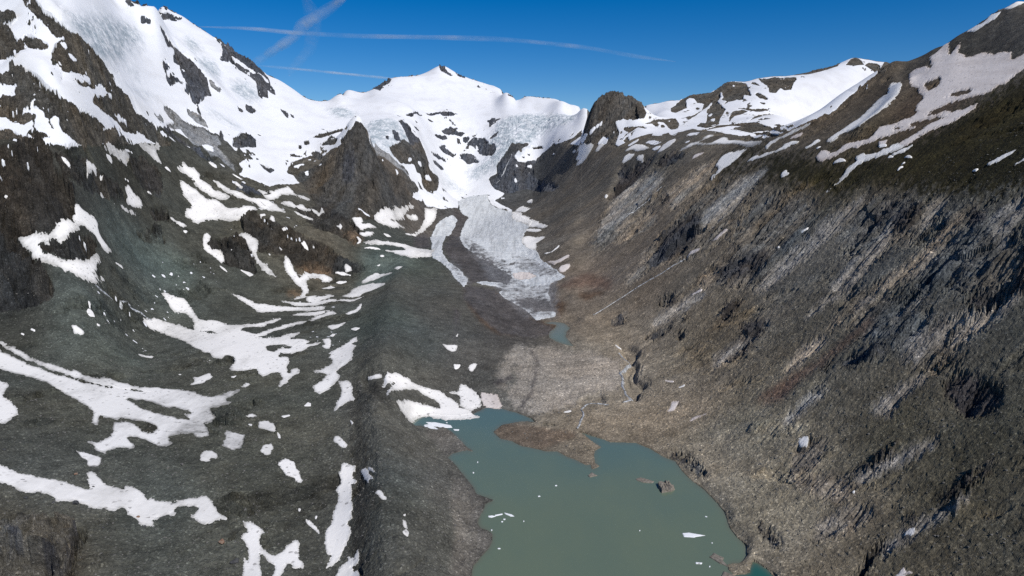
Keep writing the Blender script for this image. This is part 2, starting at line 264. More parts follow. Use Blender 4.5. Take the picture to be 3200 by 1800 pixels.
# ---------------------------------------------------------------- terrain data: image coordinates projected to metres at estimated distances
SPOT = [(-457.4,485,51),(-396.5,420.4,58.2),(-305,323.3,69),(-508.3,538.9,45),(-636.7,696.4,70),(-792,883.9,85),(-913.9,1033.5,110),(-981.4,1122.1,154.3),(-1058.6,1228.7,234.2),(-1132.2,1333.9,328.9),(-1223.4,1464.1,446.1),(-1348.9,1639.4,586.3),(-1585.3,1966.1,831.3),(-1825.2,2297.6,1080),(-407,491.9,46),(-352.7,426.3,53.2),(-271.3,327.9,64),(-452.2,546.5,40),(-513,630.7,50),(-575.6,717.5,60),(-717,912,75),(-861.5,1111.6,95),(-923.7,1203.7,136.4),(-996.3,1318,222.2),(-1065.6,1430.8,323.7),(-1151.4,1570.5,449.4),(-1269.5,1758.6,599.9),(-1362.7,1906.9,718.6),(-1482.2,2095,859.6),(-1706.5,2448.3,1124.6),(-355,498.7,41),(-307.7,432.2,48.2),(-236.7,332.5,59),(-394.4,554.1,35),(-447.6,639.7,45),(-530.3,771,50),(-645.2,954.1,60),(-710,1058,70),(-789.4,1193.3,124.1),(-842.3,1287.1,180.4),(-899.8,1391.1,253.3),(-945.7,1476.2,321.3),(-1027.5,1629.1,451.3),(-1132.9,1824.2,607.3),(-1224.1,1991.3,732.7),(-1343.9,2208.1,884.4),(-1522.5,2531.7,1111),(-311.1,505.5,36),(-269.7,438.1,43.2),(-207.4,337,54),(-345.7,561.7,30),(-441.9,738.9,40),(-577.6,987.8,48),(-746.5,1297.9,60),(-820.5,1442.2,110.5),(-909.9,1621.9,200.4),(-994.4,1795.1,304.3),(-1113.1,2041.1,464.2),(-1281.2,2386.1,671.2),(-1445.1,2718.8,854.2),(-1688.6,3208.1,1098.8),(-1891.3,3593.1,1139.6),(-2195.2,4170.6,1183.4),(-2870.7,5453.8,1260.8),(-259.4,512.4,31),(-224.8,444,38.2),(-172.9,341.6,49),(-288.2,569.3,25),(-368.5,749.1,35),(-485.9,1010.2,40),(-600.5,1265.2,45),(-702.1,1492.3,55),(-784,1684.3,112.6),(-875.3,1900.8,188.4),(-976.9,2144.1,285.7),(-1077.3,2389.4,408.4),(-1200.8,2691,559.2),(-1381.2,3127.1,755.4),(-1655.8,3787.3,1032.7),(-1783.5,4094.3,1161.6),(-1997.6,4585.6,1198),(-2318.6,5322.5,1230.4),(-3032,6960.2,1277.1),(-199.5,519.2,26),(-172.9,450,33.2),(-133,346.1,44),(-221.6,576.9,20),(-283.5,759.4,30),(-373.9,1024.2,35),(-493.4,1374.2,40),(-601.5,1693.7,60),(-644,1825.3,99.5),(-670.6,1910.8,142.2),(-736.1,2115.5,213.9),(-828.4,2401,299.5),(-956.3,2794.8,409.8),(-1165.1,3440.5,603.5),(-1438.3,4295.7,911.4),(-1611,4811.2,915),(-1869.9,5584.4,897.2),(-2445.2,7302.7,831.1),(-158.6,527.4,20),(-137.4,457.1,27.2),(-105.7,351.6,38),(-176.2,586,14),(-226.7,775.8,22),(-295,1032.7,32),(-386.1,1374.2,40),(-477.7,1718.6,55),(-534.6,1934.1,70),(-561.1,2042.9,124.4),(-594.2,2174.9,170.6),(-665.9,2455.7,240.8),(-728.8,2701.9,302.3),(-781.3,2917.6,410.2),(-898.6,3376.9,525),(-1076.4,4065.9,662.8),(-1255.3,4758.9,801.4),(-1405.9,5330,785.6),(-1631.8,6186.6,736.3),(-2133.9,8090.2,597),(-129.1,524.6,22),(-111.9,454.7,29.2),(-86.1,349.8,40),(-143.4,582.9,16),(-185.5,775.8,22),(-237.5,1015.8,38),(-314.2,1366.6,42),(-390.9,1718.6,55),(-446.1,1974,75),(-492.9,2202.1,154.8),(-542.2,2438,213.8),(-575.1,2597.1,261.5),(-615.6,2809,409.8),(-633.7,2912.8,524),(-639.8,2946.8,558),(-683.9,3150,480),(-759.9,3500,510),(-909.5,4200,683),(-1078.9,5000,832.7),(-1184.2,5500,938.8),(-1326.3,6160,929.5),(-1539.5,7150,885.9),(-2013.1,9350,754.9),(-92,497.3,42),(-79.7,431,49.2),(-61.3,331.5,60),(-102.2,552.6,36),(-115.4,633.1,40),(-132.1,734.8,42),(-149.5,840.7,46),(-174.6,993.4,46),(-207.6,1194.2,50),(-252.9,1470.7,60),(-319,1875.5,80),(-360.4,2130.3,100),(-415.7,2469.8,125),(-478.7,2859.6,165),(-510.3,3064.3,236.6),(-537,3248.5,356.4),(-571.2,3477,470.6),(-610,3728.7,558.7),(-679.8,4172.8,669.7),(-847.5,5228.8,880.9),(-1001.3,6207,1125.5),(-1121.5,6951.8,1129.1),(-1301.7,8069.1,1101.1),(-76.5,500.1,40),(-66.3,433.4,47.2),(-51,333.4,58),(-85,555.6,34),(-97,643.6,34),(-113.4,763.5,28),(-130.2,884.4,16),(-145.9,997.5,6),(-160.3,1106,20),(-175.5,1221.5,42),(-210.2,1479.3,58),(-268.6,1910.7,74),(-352.2,2532.7,118),(-446.7,3239.4,190),(-468,3407.8,257.3),(-502.6,3690.7,412.9),(-546.8,4044.6,572.2),(-595.6,4423.9,686),(-781.1,5837.1,968.6),(-902.7,6773.1,1202.6),(-1011,7585.9,1207.9),(-1173.5,8805,1179.2),(-55.7,516.4,28),(-48.3,447.6,35.2),(-37.2,344.3,46),(-61.9,573.8,22),(-71.4,671.8,18),(-84.4,804.5,8),(-91.4,876.7,2),(-105.6,1024.4,2),(-119.1,1166.6,14),(-131.3,1297.2,36),(-151.9,1513.9,50),(-193.1,1945.8,68),(-257.5,2622.5,108),(-337.9,3470.8,175),(-393.7,4061.2,230),(-422.3,4379,341.2),(-444.4,4632.9,468.2),(-469,4915,609.2),(-501.7,5281.7,755.9),(-580.9,6150.3,999.1),(-632.7,6726.1,1200.7),(-654.7,6975.2,1312.7),(-733.2,7812.2,1328.5),(-851.1,9067.7,1314.5),(-27.7,483.9,3.5),(-24,419.3,4.1),(-18.5,322.6,5),(-30.8,537.6,3),(-34.3,607.2,0),(-38.8,695,0),(-45.3,825.1,-2),(-56.5,1046.9,0),(-63.4,1184.7,8),(-68.9,1296.5,20),(-81.4,1548.5,42),(-97,1861.7,60),(-114.5,2215.5,88),(-134.9,2622.5,108),(-205.2,4032.4,185),(-221,4361.2,267.2),(-230.6,4565.5,338.7),(-242.7,4830.3,471.1),(-256.2,5124.3,618.1),(-277.4,5574.4,775.7),(-319,6441.9,992.5),(-349.8,7088.3,1186.4),(-391.8,7938.9,1185.6),(-454.7,9214.7,1145.9),(3.7,471.3,-1.5),(3.2,408.4,-0.9),(2.5,314.2,0),(4.1,523.7,-2),(4.7,610.3,-2),(6.2,825.1,-2),(7.5,1012.6,0),(8.6,1184.7,8),(10.2,1406.8,14),(11.7,1635,22),(14.5,2053,62),(18.1,2586.5,112),(22.6,3246.8,152),(28.4,4091.5,210),(29.2,4233.5,295.2),(30.4,4434,415.5),(32.1,4698.7,547.8),(34,4999.4,668.1),(36.3,5358.3,775.8),(40.3,5961,896.3),(45.2,6676.3,875.8),(52.4,7749.3,812.7),(101.3,4820,605.2),(106.9,5100,701.6),(113.9,5450,797.2),(125,6000,938.8),(140,6720,922.8),(162.5,7800,866.5),(22.2,471.3,-1.5),(19.2,408.4,-0.9),(14.8,314.2,0),(24.7,523.7,-2),(28.2,610.3,-2),(37.1,825.1,-2),(43.4,977.9,1),(48.6,1105.6,6),(53.6,1228.7,9),(61.1,1410.5,13),(69.8,1622.2,20),(79.2,1855.3,50),(91.8,2166.8,82),(108.8,2586.5,112),(122.9,2932.2,142),(137.7,3300,186.1),(166.2,4000,232.6),(175.8,4250,318.9),(183.3,4450,415.6),(192.6,4700,547.9),(204.1,5000,668.1),(217.7,5350,775.2),(243.3,6000,929),(272.5,6720,911.9),(316.3,7800,853.7),(258.4,4450,540),(276.4,4780,656.3),(299.7,5200,764.7),(333.3,5800,901.9),(373.3,6496,884.2),(433.3,7540,826.3),(40.7,471.3,-1.5),(35.3,408.4,-0.9),(27.1,314.2,0),(45.2,523.7,-2),(51.8,610.3,-2),(68,825.1,-2),(77.2,947.6,1),(86.4,1069.9,5),(98.3,1228.7,9),(112.3,1414.1,12),(128.6,1630.7,18),(138.6,1768.5,45),(149.9,1922.4,72),(161.3,2080,107.1),(179.7,2330,140.6),(199.7,2600,171.2),(225.6,2950,208.8),(255.1,3350,259.8),(276.8,3650,330.3),(294.6,3900,413.6),(319.3,4250,533.7),(344.2,4600,646.7),(369.4,4950,733.6),(409.4,5500,848.9),(458.5,6160,828.9),(532.2,7150,769.1),(696,9350,602.2),(47.8,471.3,4),(41.4,408.4,11.2),(31.9,314.2,22),(53.1,523.7,-2),(60.8,610.3,-2),(79.8,825.1,-2),(90.4,944.4,0.5),(101.4,1069.9,5),(115.5,1228.7,9),(131.9,1414.1,12),(149.1,1609.7,18),(161.9,1760.1,52),(171.7,1875.5,80),(187.6,2060,109.9),(204.7,2260,148.4),(225.5,2500,180),(251.5,2800,218.5),(281.7,3150,268.1),(311.7,3500,333.2),(337,3800,413.3),(366.2,4150,530.6),(391,4450,638.6),(429.6,4900,722.1),(476.7,5450,824),(533.9,6104,801.6),(619.7,7085,738.7),(810.4,9265,564.9),(59.1,519,1.5),(67.7,605.7,1),(73.3,661.4,1),(79,719,1),(89,818.9,1),(100,930.2,2.2),(110.1,1032,5.7),(124.6,1178.6,10),(138.3,1317,14),(152,1455.2,18.8),(166.9,1606.7,28.5),(184.7,1789.4,51.6),(203.2,1981.6,85.6),(226.1,2218.6,126.9),(252.8,2497,180.3),(289.8,2880,246.4),(338.6,3386.3,335.4),(401.1,4050,527.4),(424.6,4300,606.9),(462.9,4700,688.3),(520.8,5300,792),(598.9,6095,772),(838.4,8533,712),(65.9,519,1.5),(75.5,605.7,1),(81.7,661.4,1),(88.1,719,1),(99.2,818.9,1),(111.5,930.2,2.3),(122.7,1031.9,5.8),(138.9,1178.3,10.1),(154.2,1316.5,14.1),(169.2,1452.8,19.4),(185.2,1598.9,30.4),(203.8,1771,55.2),(224.3,1961.3,88.8),(246.9,2173.6,132.4),(274.7,2433.6,185.9),(311.8,2779.3,251.8),(360.6,3234.6,338.3),(386.3,3480,412.2),(402,3640,514.5),(407.3,3700,578),(412.6,3760,643.1),(445.7,4060.8,523.1),(579.4,5279,463.1),(72,519,1.5),(82.5,605.7,1),(89.3,661.4,1),(96.3,719,1),(108.4,818.9,1),(121.8,930.1,2.3),(134.1,1031.7,5.8),(151.8,1178,10.2),(168.4,1315.7,14.4),(184.6,1450.1,20.1),(201.2,1589.5,32.5),(220,1749.6,59.4),(242.5,1940.4,92.1),(264.8,2133,137.4),(293.4,2378.5,190.7),(330.3,2694.4,256.3),(380.1,3120.3,340.4),(406.4,3350,411.7),(429.6,3560,512),(437.9,3640,575.1),(442.3,3690,648.7),(444.6,3720,709.7),(480.1,4017.6,559.7),(624.2,5222.9,459.7),(80.5,519,1.5),(92.2,605.7,1),(99.8,661.4,1),(107.6,719,1),(121.1,818.8,1),(136.2,929.9,2.4),(149.9,1031.4,6),(169.5,1177.2,10.5),(187.9,1313.5,15),(205.3,1442.9,22),(222.7,1574,36.1),(241.8,1720.1,65.1),(265.6,1901.7,98.3),(288.2,2076.2,144.4),(317.9,2304.9,197.2),(354.2,2584.7,262.2),(405,2974.1,343.2),(433.9,3200,411.2),(469.5,3480,509.5),(484.2,3600,573.2),(490.4,3660,646.6),(493.6,3700,738.3),(533.1,3996,588.3),(693,5194.8,468.3),(88.9,519,1.5),(102,605.7,1),(110.3,661.4,1),(119,719,1),(133.9,818.7,1.1),(150.5,929.6,2.5),(165.6,1030.8,6.2),(187.2,1175.6,11),(207.2,1310.3,16),(225.3,1432.1,24.8),(243.3,1555.3,40.4),(262.7,1690.3,70.9),(286.5,1855,105.7),(310.1,2021.3,151.2),(340.7,2234.6,203.4),(376.6,2485.7,267.5),(427.7,2840.8,345.8),(461.7,3080,410.8),(507.1,3400,507),(529.3,3560,571.3),(539.2,3640,645.3),(543.9,3690,747.4),(587.4,3985.2,597.4),(763.6,5180.8,477.4),(98.1,519,1.5),(112.5,605.7,1),(121.7,661.4,1),(131.2,719,1),(147.7,818.5,1.2),(165.9,928.9,2.8),(182.4,1029.6,6.6),(206,1172.9,11.9),(227.4,1303.7,17.9),(245.9,1417.2,28.7),(264.4,1532.4,45.7),(284.2,1657.8,77.3),(307,1802.3,114),(334.2,1974.6,156.9),(363.6,2162.4,209.7),(400.5,2397,272.2),(449.9,2709.4,348.3),(489.5,2960,410.4),(547.8,3330,504.8),(577.3,3520,569.3),(591.5,3620,643.9),(598.4,3680,744.5),(646.2,3974.4,594.5),(840.1,5166.7,474.5),(106.6,519,1.5),(122.2,605.7,1),(132.2,661.4,1),(142.5,718.9,1.1),(160.4,818.3,1.3),(180,927.8,3.3),(197.9,1027.7,7.3),(223,1168.5,13.4),(245.4,1294.8,20.5),(264.1,1401,33),(282.8,1508.5,51.3),(303.2,1628,83.1),(324.6,1754.1,121.7),(356.4,1938.2,161.4),(383.6,2099.4,215.3),(421.2,2320.1,276.3),(468.7,2598,350.4),(510.3,2840,409.9),(582.7,3260,502.6),(620.1,3480,567.4),(640.9,3610,643.3),(649.4,3670,713.6),(701.3,3963.6,583.6),(911.7,5152.7,483.6),(112,519,1.5),(128.4,605.7,1),(138.9,661.4,1),(149.8,718.8,1.1),(168.5,818.1,1.4),(189,926.9,3.7),(207.6,1026.3,7.9),(233.5,1164.5,14.7),(256.6,1287.9,22.5),(275.3,1389.4,36),(293.9,1491.5,55.2),(314.9,1608.8,86.8),(336.5,1730.1,125.5),(368.3,1905.8,165.4),(395.8,2061,218.7),(433.8,2273.4,278.8),(480,2531.3,351.7),(521.1,2760,409.7),(601.1,3200,500.7),(644.2,3440,565.5),(672.4,3600,622.8),(682.1,3660,668.7),(736.7,3952.8,558.7),(957.7,5138.6,498.7),(119.5,519,1.5),(137,605.7,1),(148.2,661.3,1.1),(159.7,718.7,1.2),(179.6,817.5,1.7),(201.3,925.4,4.3),(220.8,1023,9.1),(247.5,1157.1,17.1),(271.1,1276,26),(289.9,1371.8,40.6),(308.7,1468.8,60.4),(330.5,1583,91.8),(352.6,1699.4,130.4),(382.4,1855.2,171.6),(411.8,2010.4,223.1),(450.2,2212.1,282.1),(495.9,2451.8,353.2),(535.8,2660,409.3),(621.1,3100,497.5),(699.1,3500,568.4),(796.9,4000,647.6),(933.3,4700,773.4),(1045.3,5264,755),(1213.3,6110,702.1),(1586.6,7990,555.3),(156.8,519,1.6),(179.7,605.3,1.2),(194.3,660.5,1.5),(209.1,716.7,2.3),(233.7,810.3,5.2),(258,903.8,13.5),(280.1,988.9,22.2),(308.6,1099.3,36.3),(332.4,1191.9,50.7),(354.4,1277.8,65.3),(374.1,1356.1,86.5),(398.8,1455.1,116.7),(424.3,1558.1,152.8),(450.2,1664.1,195.1),(482.6,1795.3,242),(524.5,1963.3,295.3),(566.1,2132.7,359.3),(600.5,2271.7,407.9),(617.1,2338,427.9),(681.2,2591.8,488.8),(916.6,3500,587.7),(1069.9,4100,698.8),(1221.7,4700,840),(1368.3,5264,829.6),(1588.2,6110,788.7),(2076.9,7990,668.6),(197.4,518.6,1.9),(225.6,603.4,2.5),(243.2,656.4,4.1),(260.1,707.7,7.3),(286.2,787.8,16.2),(310.2,862.5,31.2),(331,927.6,45.6),(359.9,1017.7,63.3),(384,1093.1,79.6),(405.7,1161,95.9),(429.4,1235.7,114.3),(457.9,1326.4,141.8),(485.7,1415.8,175.4),(516.8,1516.3,213.3),(546.9,1614.9,257.9),(580.3,1724.4,308.1),(632.6,1891.7,363.9),(669.9,2011.5,407),(716.2,2159.7,455.9),(990.8,3000,544.3),(1216.9,3700,659.5),(1534.1,4700,918.9),(1718.2,5264,918),(1994.4,6110,891.3),(2608,7990,802.8),(227.4,517.5,2.7),(258.7,599.3,5.2),(277,647.5,9.4),(294.4,693.8,15),(319.9,762.5,28.5),(344.1,828.6,45.7),(363.2,881.6,63.2),(390.9,957.2,83.3),(415.1,1023.2,100.1),(437.1,1083.4,116.2),(460.2,1147,134.8),(491.3,1232.4,160.1),(523.6,1322,190.2),(554.6,1409.3,226.5),(589.1,1506.5,267.4),(623.4,1604.4,314.5),(664.2,1720.1,367.2),(704.4,1831.8,406.4),(760.9,1990.1,468.2),(781.6,2047.9,489.4),(1216.5,3200,606.9),(1512.8,4000,767.9),(1844.1,4900,978),(2065.4,5488,981.5),(2397.3,6370,960.3),(3135,8330,882.8),(256.7,515.1,4.6),(289.2,590.7,10.9),(307.7,634.3,17.4),(324.5,674.4,25.7),(349.7,735.2,41.8),(373.9,794.1,60.5),(393.5,842.3,78.2),(417.6,901.9,101.6),(441.3,959.4,118.8),(462.9,1011.8,134.9),(486.7,1069.6,152.7),(517.1,1144,177.3),(551.5,1227.9,205.2),(587.4,1316.3,238),(621.3,1401.2,276.7),(660,1498,320.1),(702.5,1604.5,369.4),(734.8,1685.3,405.9),(788.9,1818.9,457.2),(850.6,1970.6,513.3),(1063.2,2463.3,473.3),(1594.9,3694.9,493.3),(1718.9,4000,724.3),(2129.6,5000,1040.9),(2385.2,5600,1050.6),(2768.5,6500,1038.1),(3620.4,8500,979.5),(284.1,509.8,8.7),(316.8,578.8,18.8),(334.8,617.2,27.7),(351.2,652.8,37.7),(376.5,707.8,55.1),(400.4,760.4,74.8),(420.5,805,92.4),(444.4,858.3,116),(463.9,901.9,135.7),(485.1,948.4,151.5),(508.4,999.4,169),(539.4,1067.2,192.2),(572.5,1140.1,219.1),(609.6,1221.8,249.6),(649.2,1309.6,284.8),(687.5,1395.5,325.6),(734.9,1501.3,371.3),(767.9,1575.2,405.5),(815.2,1680.9,452.9),(913,1896.2,533),(976.6,2038.3,596.3),(1220.7,2547.8,556.3),(1831,3821.8,576.3),(2053.4,4300,888.7),(2422.4,5100,1124.7),(2713,5712,1143.1),(3149.1,6630,1143.1),(4118,8670,1111.7),(306.6,503,13.9),(338.7,565.7,27.4),(356.5,600.8,37.6),(372.8,633.5,48.4),(397.7,683.5,67),(421.8,732.4,86.8),(441.8,773.2,104.6),(466.3,823.4,127.5),(485.3,862.6,147.2),(502.7,898.4,164.7),(525.4,944.1,181.7),(555.4,1004.6,204.4),(588.8,1071.8,229.9),(624.4,1144,259.2),(664.6,1225.4,292.2),(709.1,1315.9,329.8),(755.6,1411,373.1),(791.5,1484.2,405.2),(840.5,1584.4,449.9),(921.2,1749,522.7),(1004.1,1916.4,586.7),(1080.7,2073.9,662.5),(1350.9,2592.4,622.5),(2026.4,3888.6,622.5),(2600.8,5000,1081.1),(2912.9,5600,1095.6),(3381,6500,1090.4),(4421.3,8500,1047.8),(327.4,494.6,20.3),(358.7,551.6,36.6),(376.3,584.1,47.6),(392.7,614.5,59),(417.2,660.4,78.2),(441.4,705.9,98.2),(461.3,743.5,115.9),(485.7,789.9,138.6),(505.6,827.6,157.4),(522.6,860.1,174.7),(540.6,894.6,193.2),(569.6,948.8,215.3),(601.7,1008.8,239.9),(637.4,1075.5,267.6),(676.1,1148.1,299),(722.4,1234.5,334.2),(774,1331,374.6),(808.6,1396.5,404.9),(861.2,1495,447),(917.5,1601.1,494.7),(1020.5,1795.5,584.6),(1145.1,2031.2,696.2),(1259.6,2234.3,692.3),(1488.7,2640.5,653),(2061.2,3656.1,494.4),(350.6,482.1,29.9),(381.5,534,48.2),(398.9,563.5,60),(415.1,591.1,72),(439.6,633.2,91.5),(463.5,674.5,111.6),(483.4,709,129.1),(507.8,751.4,151.4),(527.7,786.1,169.6),(545.4,817,186),(563.3,848.4,203.9),(586.1,888.4,227),(615.8,939.6,250.9),(649.8,997.8,277.2),(688.7,1064.3,306.4),(733.2,1140.3,339.2),(787.3,1232.2,376.5),(827.5,1300.5,404.5),(877.5,1386.3,443.6),(937.8,1489.2,488.1),(1058.4,1698.1,593),(1225.9,1988.6,740.6),(1348.5,2187.5,741.9),(1593.7,2585.2,713.5),(2206.7,3579.5,583.6),(369.7,470.3,39),(400.3,518.3,58.6),(417.3,545.4,71),(433.4,571,83.1),(458,610.3,102.6),(481.5,648.2,122.8),(501.2,680.2,140.1),(525.8,719.9,161.8),(545.5,751.8,179.7),(562.9,780.1,195.6),(581.4,810.1,212.7),(604.1,847.2,235.1),(628.1,886.6,259.3),(659.5,936.9,284.7),(697,996.6,312.3),(741.6,1067,343.1),(793,1148.1,378.1),(832.4,1210.2,404.2),(890.3,1301.2,440.9),(947.4,1391.9,482.3),(1071.2,1590,580.7),(1210.6,1815.3,703.3),(1314,1982.6,795.8),(1445.4,2180.8,802.6),(1708.1,2577.3,785.6),(2365.1,3568.6,684.2),(386.6,459,47.7),(416.7,503.5,68.3),(433.7,528.9,80.9),(449.6,552.8,93.2),(474,589.5,112.8),(497.3,624.9,132.8),(517,654.7,149.9),(541.4,691.8,171.1),(561.1,721.7,188.5),(578.2,747.8,204.1),(596.4,775.5,220.7),(619.5,810.9,242.1),(643.4,847.6,265.5),(669.1,887.1,290.8),(704.3,939.7,317.3),(747.3,1003.4,346.5),(797.7,1077.9,379.4),(835,1133.1,404),(891.1,1215.4,438.2),(955.6,1310.1,477.5),(1079.8,1495.8,570),(1205.7,1687.2,681.9),(1398.5,1979.8,849.7),(1538.4,2177.7,862),(1818.1,2573.7,855.9),(2517.4,3563.6,781.8),(405.5,445.4,58.1),(435.1,486.5,79.5),(451.9,510,92.3),(467.7,532.1,104.7),(491.6,565.7,124.4),(515.1,598.8,144),(534.6,626.3,160.7),(558.6,660.4,181.5),(578,687.9,198.4),(595.1,712.1,213.4),(612.8,737.3,229.5),(635.4,769.4,250.2),(659.6,804,272.4),(685.4,840.8,296.5),(714.3,881.8,322.4),(753.4,936,350.1),(800.8,1001.2,380.9),(837.3,1051.3,403.7),(890,1123.2,435.3),(952.4,1208.3,471.5),(1081,1385.6,557.5),(1211,1568,661.9),(1498,1974.9,914.5),(1647.8,2172.4,933.3),(1947.4,2567.3,940.5),(2696.4,3554.8,899.5),(422,432.5,68),(451.5,471,89.7),(468.1,492.9,102.7),(483.6,513.4,115.1),(507.2,544.6,134.7),(530.5,575.4,154),(550,601.3,170.3),(573.7,632.7,190.6),(592.7,658,207.1),(609.4,680.3,221.8),(627,703.8,237.3),(649.1,733.4,257.2),(672.7,765,278.6),(698.9,799.9,301.5),(727.9,838.4,326.2),(760.7,881.7,353),(803.4,937.1,382.1),(837.7,981.3,403.4),(888.3,1046,432.9),(946.9,1120.7,466.3),(1082,1293.9,547),(1274.9,1547.9,699.3),(1601.7,1983.8,987.1),(1761.9,2182.1,1013.1),(2082.2,2578.9,1034.3),(2883,3570.8,1028.3)]
SKYLINE = [-0.5287,0.2220,-0.5239,0.2147,-0.5023,0.2111,-0.4831,0.2100,-0.4763,0.2069,-0.4567,0.1981,-0.4437,0.1881,-0.4227,0.1750,-0.4059,0.1634,-0.3859,0.1485,-0.3698,0.1400,-0.3596,0.1335,-0.3517,0.1271,-0.3454,0.1196,-0.3290,0.1136,-0.3166,0.1055,-0.3031,0.0963,-0.2950,0.0898,-0.2812,0.0844,-0.2728,0.0838,-0.2604,0.0844,-0.2499,0.0909,-0.2413,0.0947,-0.2327,0.0990,-0.2204,0.0974,-0.2081,0.0952,-0.2007,0.0985,-0.1863,0.1072,-0.1749,0.1142,-0.1619,0.1169,-0.1366,0.1180,-0.1225,0.1223,-0.1101,0.1287,-0.1028,0.1319,-0.0933,0.1319,-0.0822,0.1244,-0.0655,0.1169,-0.0460,0.1104,-0.0292,0.1061,-0.0135,0.0990,0.0000,0.0914,0.0056,0.0844,0.0101,0.0860,0.0169,0.0903,0.0282,0.0898,0.0535,0.0876,0.0659,0.0860,0.0790,0.0811,0.0914,0.0773,0.1045,0.0734,0.1090,0.0729,0.1128,0.0789,0.1228,0.0887,0.1350,0.0947,0.1445,0.0969,0.1546,0.0963,0.1677,0.0931,0.1774,0.0882,0.1833,0.0811,0.1862,0.0778,0.1974,0.0794,0.2114,0.0822,0.2254,0.0849,0.2378,0.0849,0.2449,0.0903,0.2532,0.0925,0.2756,0.0947,0.2839,0.0974,0.2947,0.1055,0.3040,0.1104,0.3140,0.1110,0.3292,0.1099,0.3402,0.1136,0.3607,0.1169,0.3875,0.1180,0.4162,0.1233,0.4437,0.1298,0.4626,0.1367,0.4750,0.1421,0.4816,0.1432,0.4873,0.1416,0.4985,0.1405,0.5059,0.1389,0.5212,0.1367,0.5367,0.1378,0.5535,0.1373,0.5653,0.1421,0.5760,0.1464,0.5863,0.1533,0.6023,0.1596,0.6101,0.1639,0.6228,0.1739,0.6323,0.1776,0.6461,0.1871,0.6564,0.1934,0.6639,0.1996,0.6793,0.2080,0.6974,0.2168]  # outline of the mountains read in image coordinates, as (s, t) pairs
CREST = [([-1397,2076,-1348,2044,-1296,2019,-1276,2013,-1262,2016,-1257,2021,-1253,2029,-1251,2071,-1247,2074,-1247,2082,-1243,2086,-1243,2096,-1237,2107,-1235,2136,-1230,2140,-1230,2151,-1224,2158,-1218,2156,-1212,2163,-1211,2228,-1186,2236,-1186,2273,-1189,2295,-1184,2325],55,38),([-1590,3075,-1567,3078,-1558,3085,-1553,3102,-1556,3178,-1564,3218,-1559,3232,-1549,3237,-1545,3253,-1524,3258,-1518,3272,-1507,3274,-1500,3285,-1476,3285,-1467,3294,-1435,3260,-1423,3252,-1376,3204],80,45),([-1243,1789,-1204,1773,-1182,1767,-1149,1745,-1122,1732,-1107,1729,-1102,1732,-1094,1743,-1087,1782,-1088,1798,-1088,1844,-1090,1859,-1088,1879,-1090,1895],45,28),([-642,2957,-637,2925,-633,2862,-648,2768,-668,2711,-675,2675],70,30),([1083,2021,1074,2021,1061,2028,1037,2034,992,2033,984,2036,974,2035,967,2040,958,2041,923,2011,914,2005,891,1985,874,1988,836,1983],45,14),([1027,1868,971,1784,962,1777,908,1733,889,1723,855,1709],25,12),([-329,2218,-318,1931,-298.8,1695.9,-284.6,1551,-258.8,1356.3,-237.9,1212.9,-228.1,1137.8],42,17),([-228.1,1137.8,-220.4,1081.7,-202.3,967.5,-187.5,869.9,-168.7,778.4,-145.8,672.9,-124.6,568.6],24,11),([-287,3364,-296,3214,-299,3095,-246,2486,-223,2246,-160,2058],60,8)]
CARVE = [([363,2592,402,2718,423,2778,465,2949,484,2842,507,2821,520,2818,561,2745,523,2646,511,2636,486,2605,457,2585,443,2586,427,2582,403,2586,391,2569,381,2559],38,7),
([506.3,766,518.3,764.7,526.6,746.6,526,722.9,526.6,702.6,515.3,684.6,502.1,686.5,490.8,700,493.2,726.4,497.6,750.6],5,7),
([720.4,1074.8,718.7,1053.4,701.4,1010.4,687.4,1009.5,694.1,1038.5],3,6),
([219.4,1403.5,245.8,1373.5,259,1333.4,251.8,1304.1,238.2,1282.2,243.2,1256.4,230.4,1216.2,227.4,1189.4,239.2,1157.4,234,1139.6,221,1124.8,212.1,1094.3,204.9,1082.3,200.5,1124.7,208.5,1195,209.4,1222.7,231,1274.1,223.8,1312.5,228.2,1366.1],12,2),
([110,1074.1,113.3,1091.4,133.3,1121,153.6,1119.8,154.3,1074.3,131.5,1075.9],5,2),
([-154.4,586.1,-157.9,622.3,-167.7,672.4,-193.3,778.1,-211.6,861.2,-246.7,1001.8,-271.2,1093.9,-264.7,1125.1,-229.5,1008.2,-211.6,921.3,-198.5,855.2,-179.6,771.4,-156.9,666,-152.1,632.3,-145.5,583.6],5,16),
([-256.2,1106.5,-236.8,1110.6,-224.5,1116.7,-208.6,1075.7,-177.4,953.7,-188.8,958,-195.1,963.1,-201.2,971.6,-207.9,983,-232.3,1033.1],9,4),
([-102.9,554.3,-96.4,563.9,-89.9,575.9,-84.1,595.1,-83,593.7,-87.8,573.4,-90.2,568.6,-95,559.7,-99.9,552.2],4,1),
([-171.4,802.9,-152.6,788.5,-151.9,785,-157.5,788.5,-169.2,797.8],3,1),
([-139,682.6,-130.7,680.2,-126.7,679.9,-122.9,680.2,-115.5,682.8,-103.7,682.3,-104.3,679.2,-108.4,678.3,-117,678.9,-124.7,676.8,-128.8,676.9,-137.3,678.9],3,1),
([-400.6,552.8,-413.8,582.1,-417.3,596.8,-424.5,619.5,-422,618.5,-408.8,582.8,-396,553.8],8,2),
([268.1,701.5,276,680.8,277,644.4,273.2,636.9,269.7,675.1,265.3,696.4],2,2)]
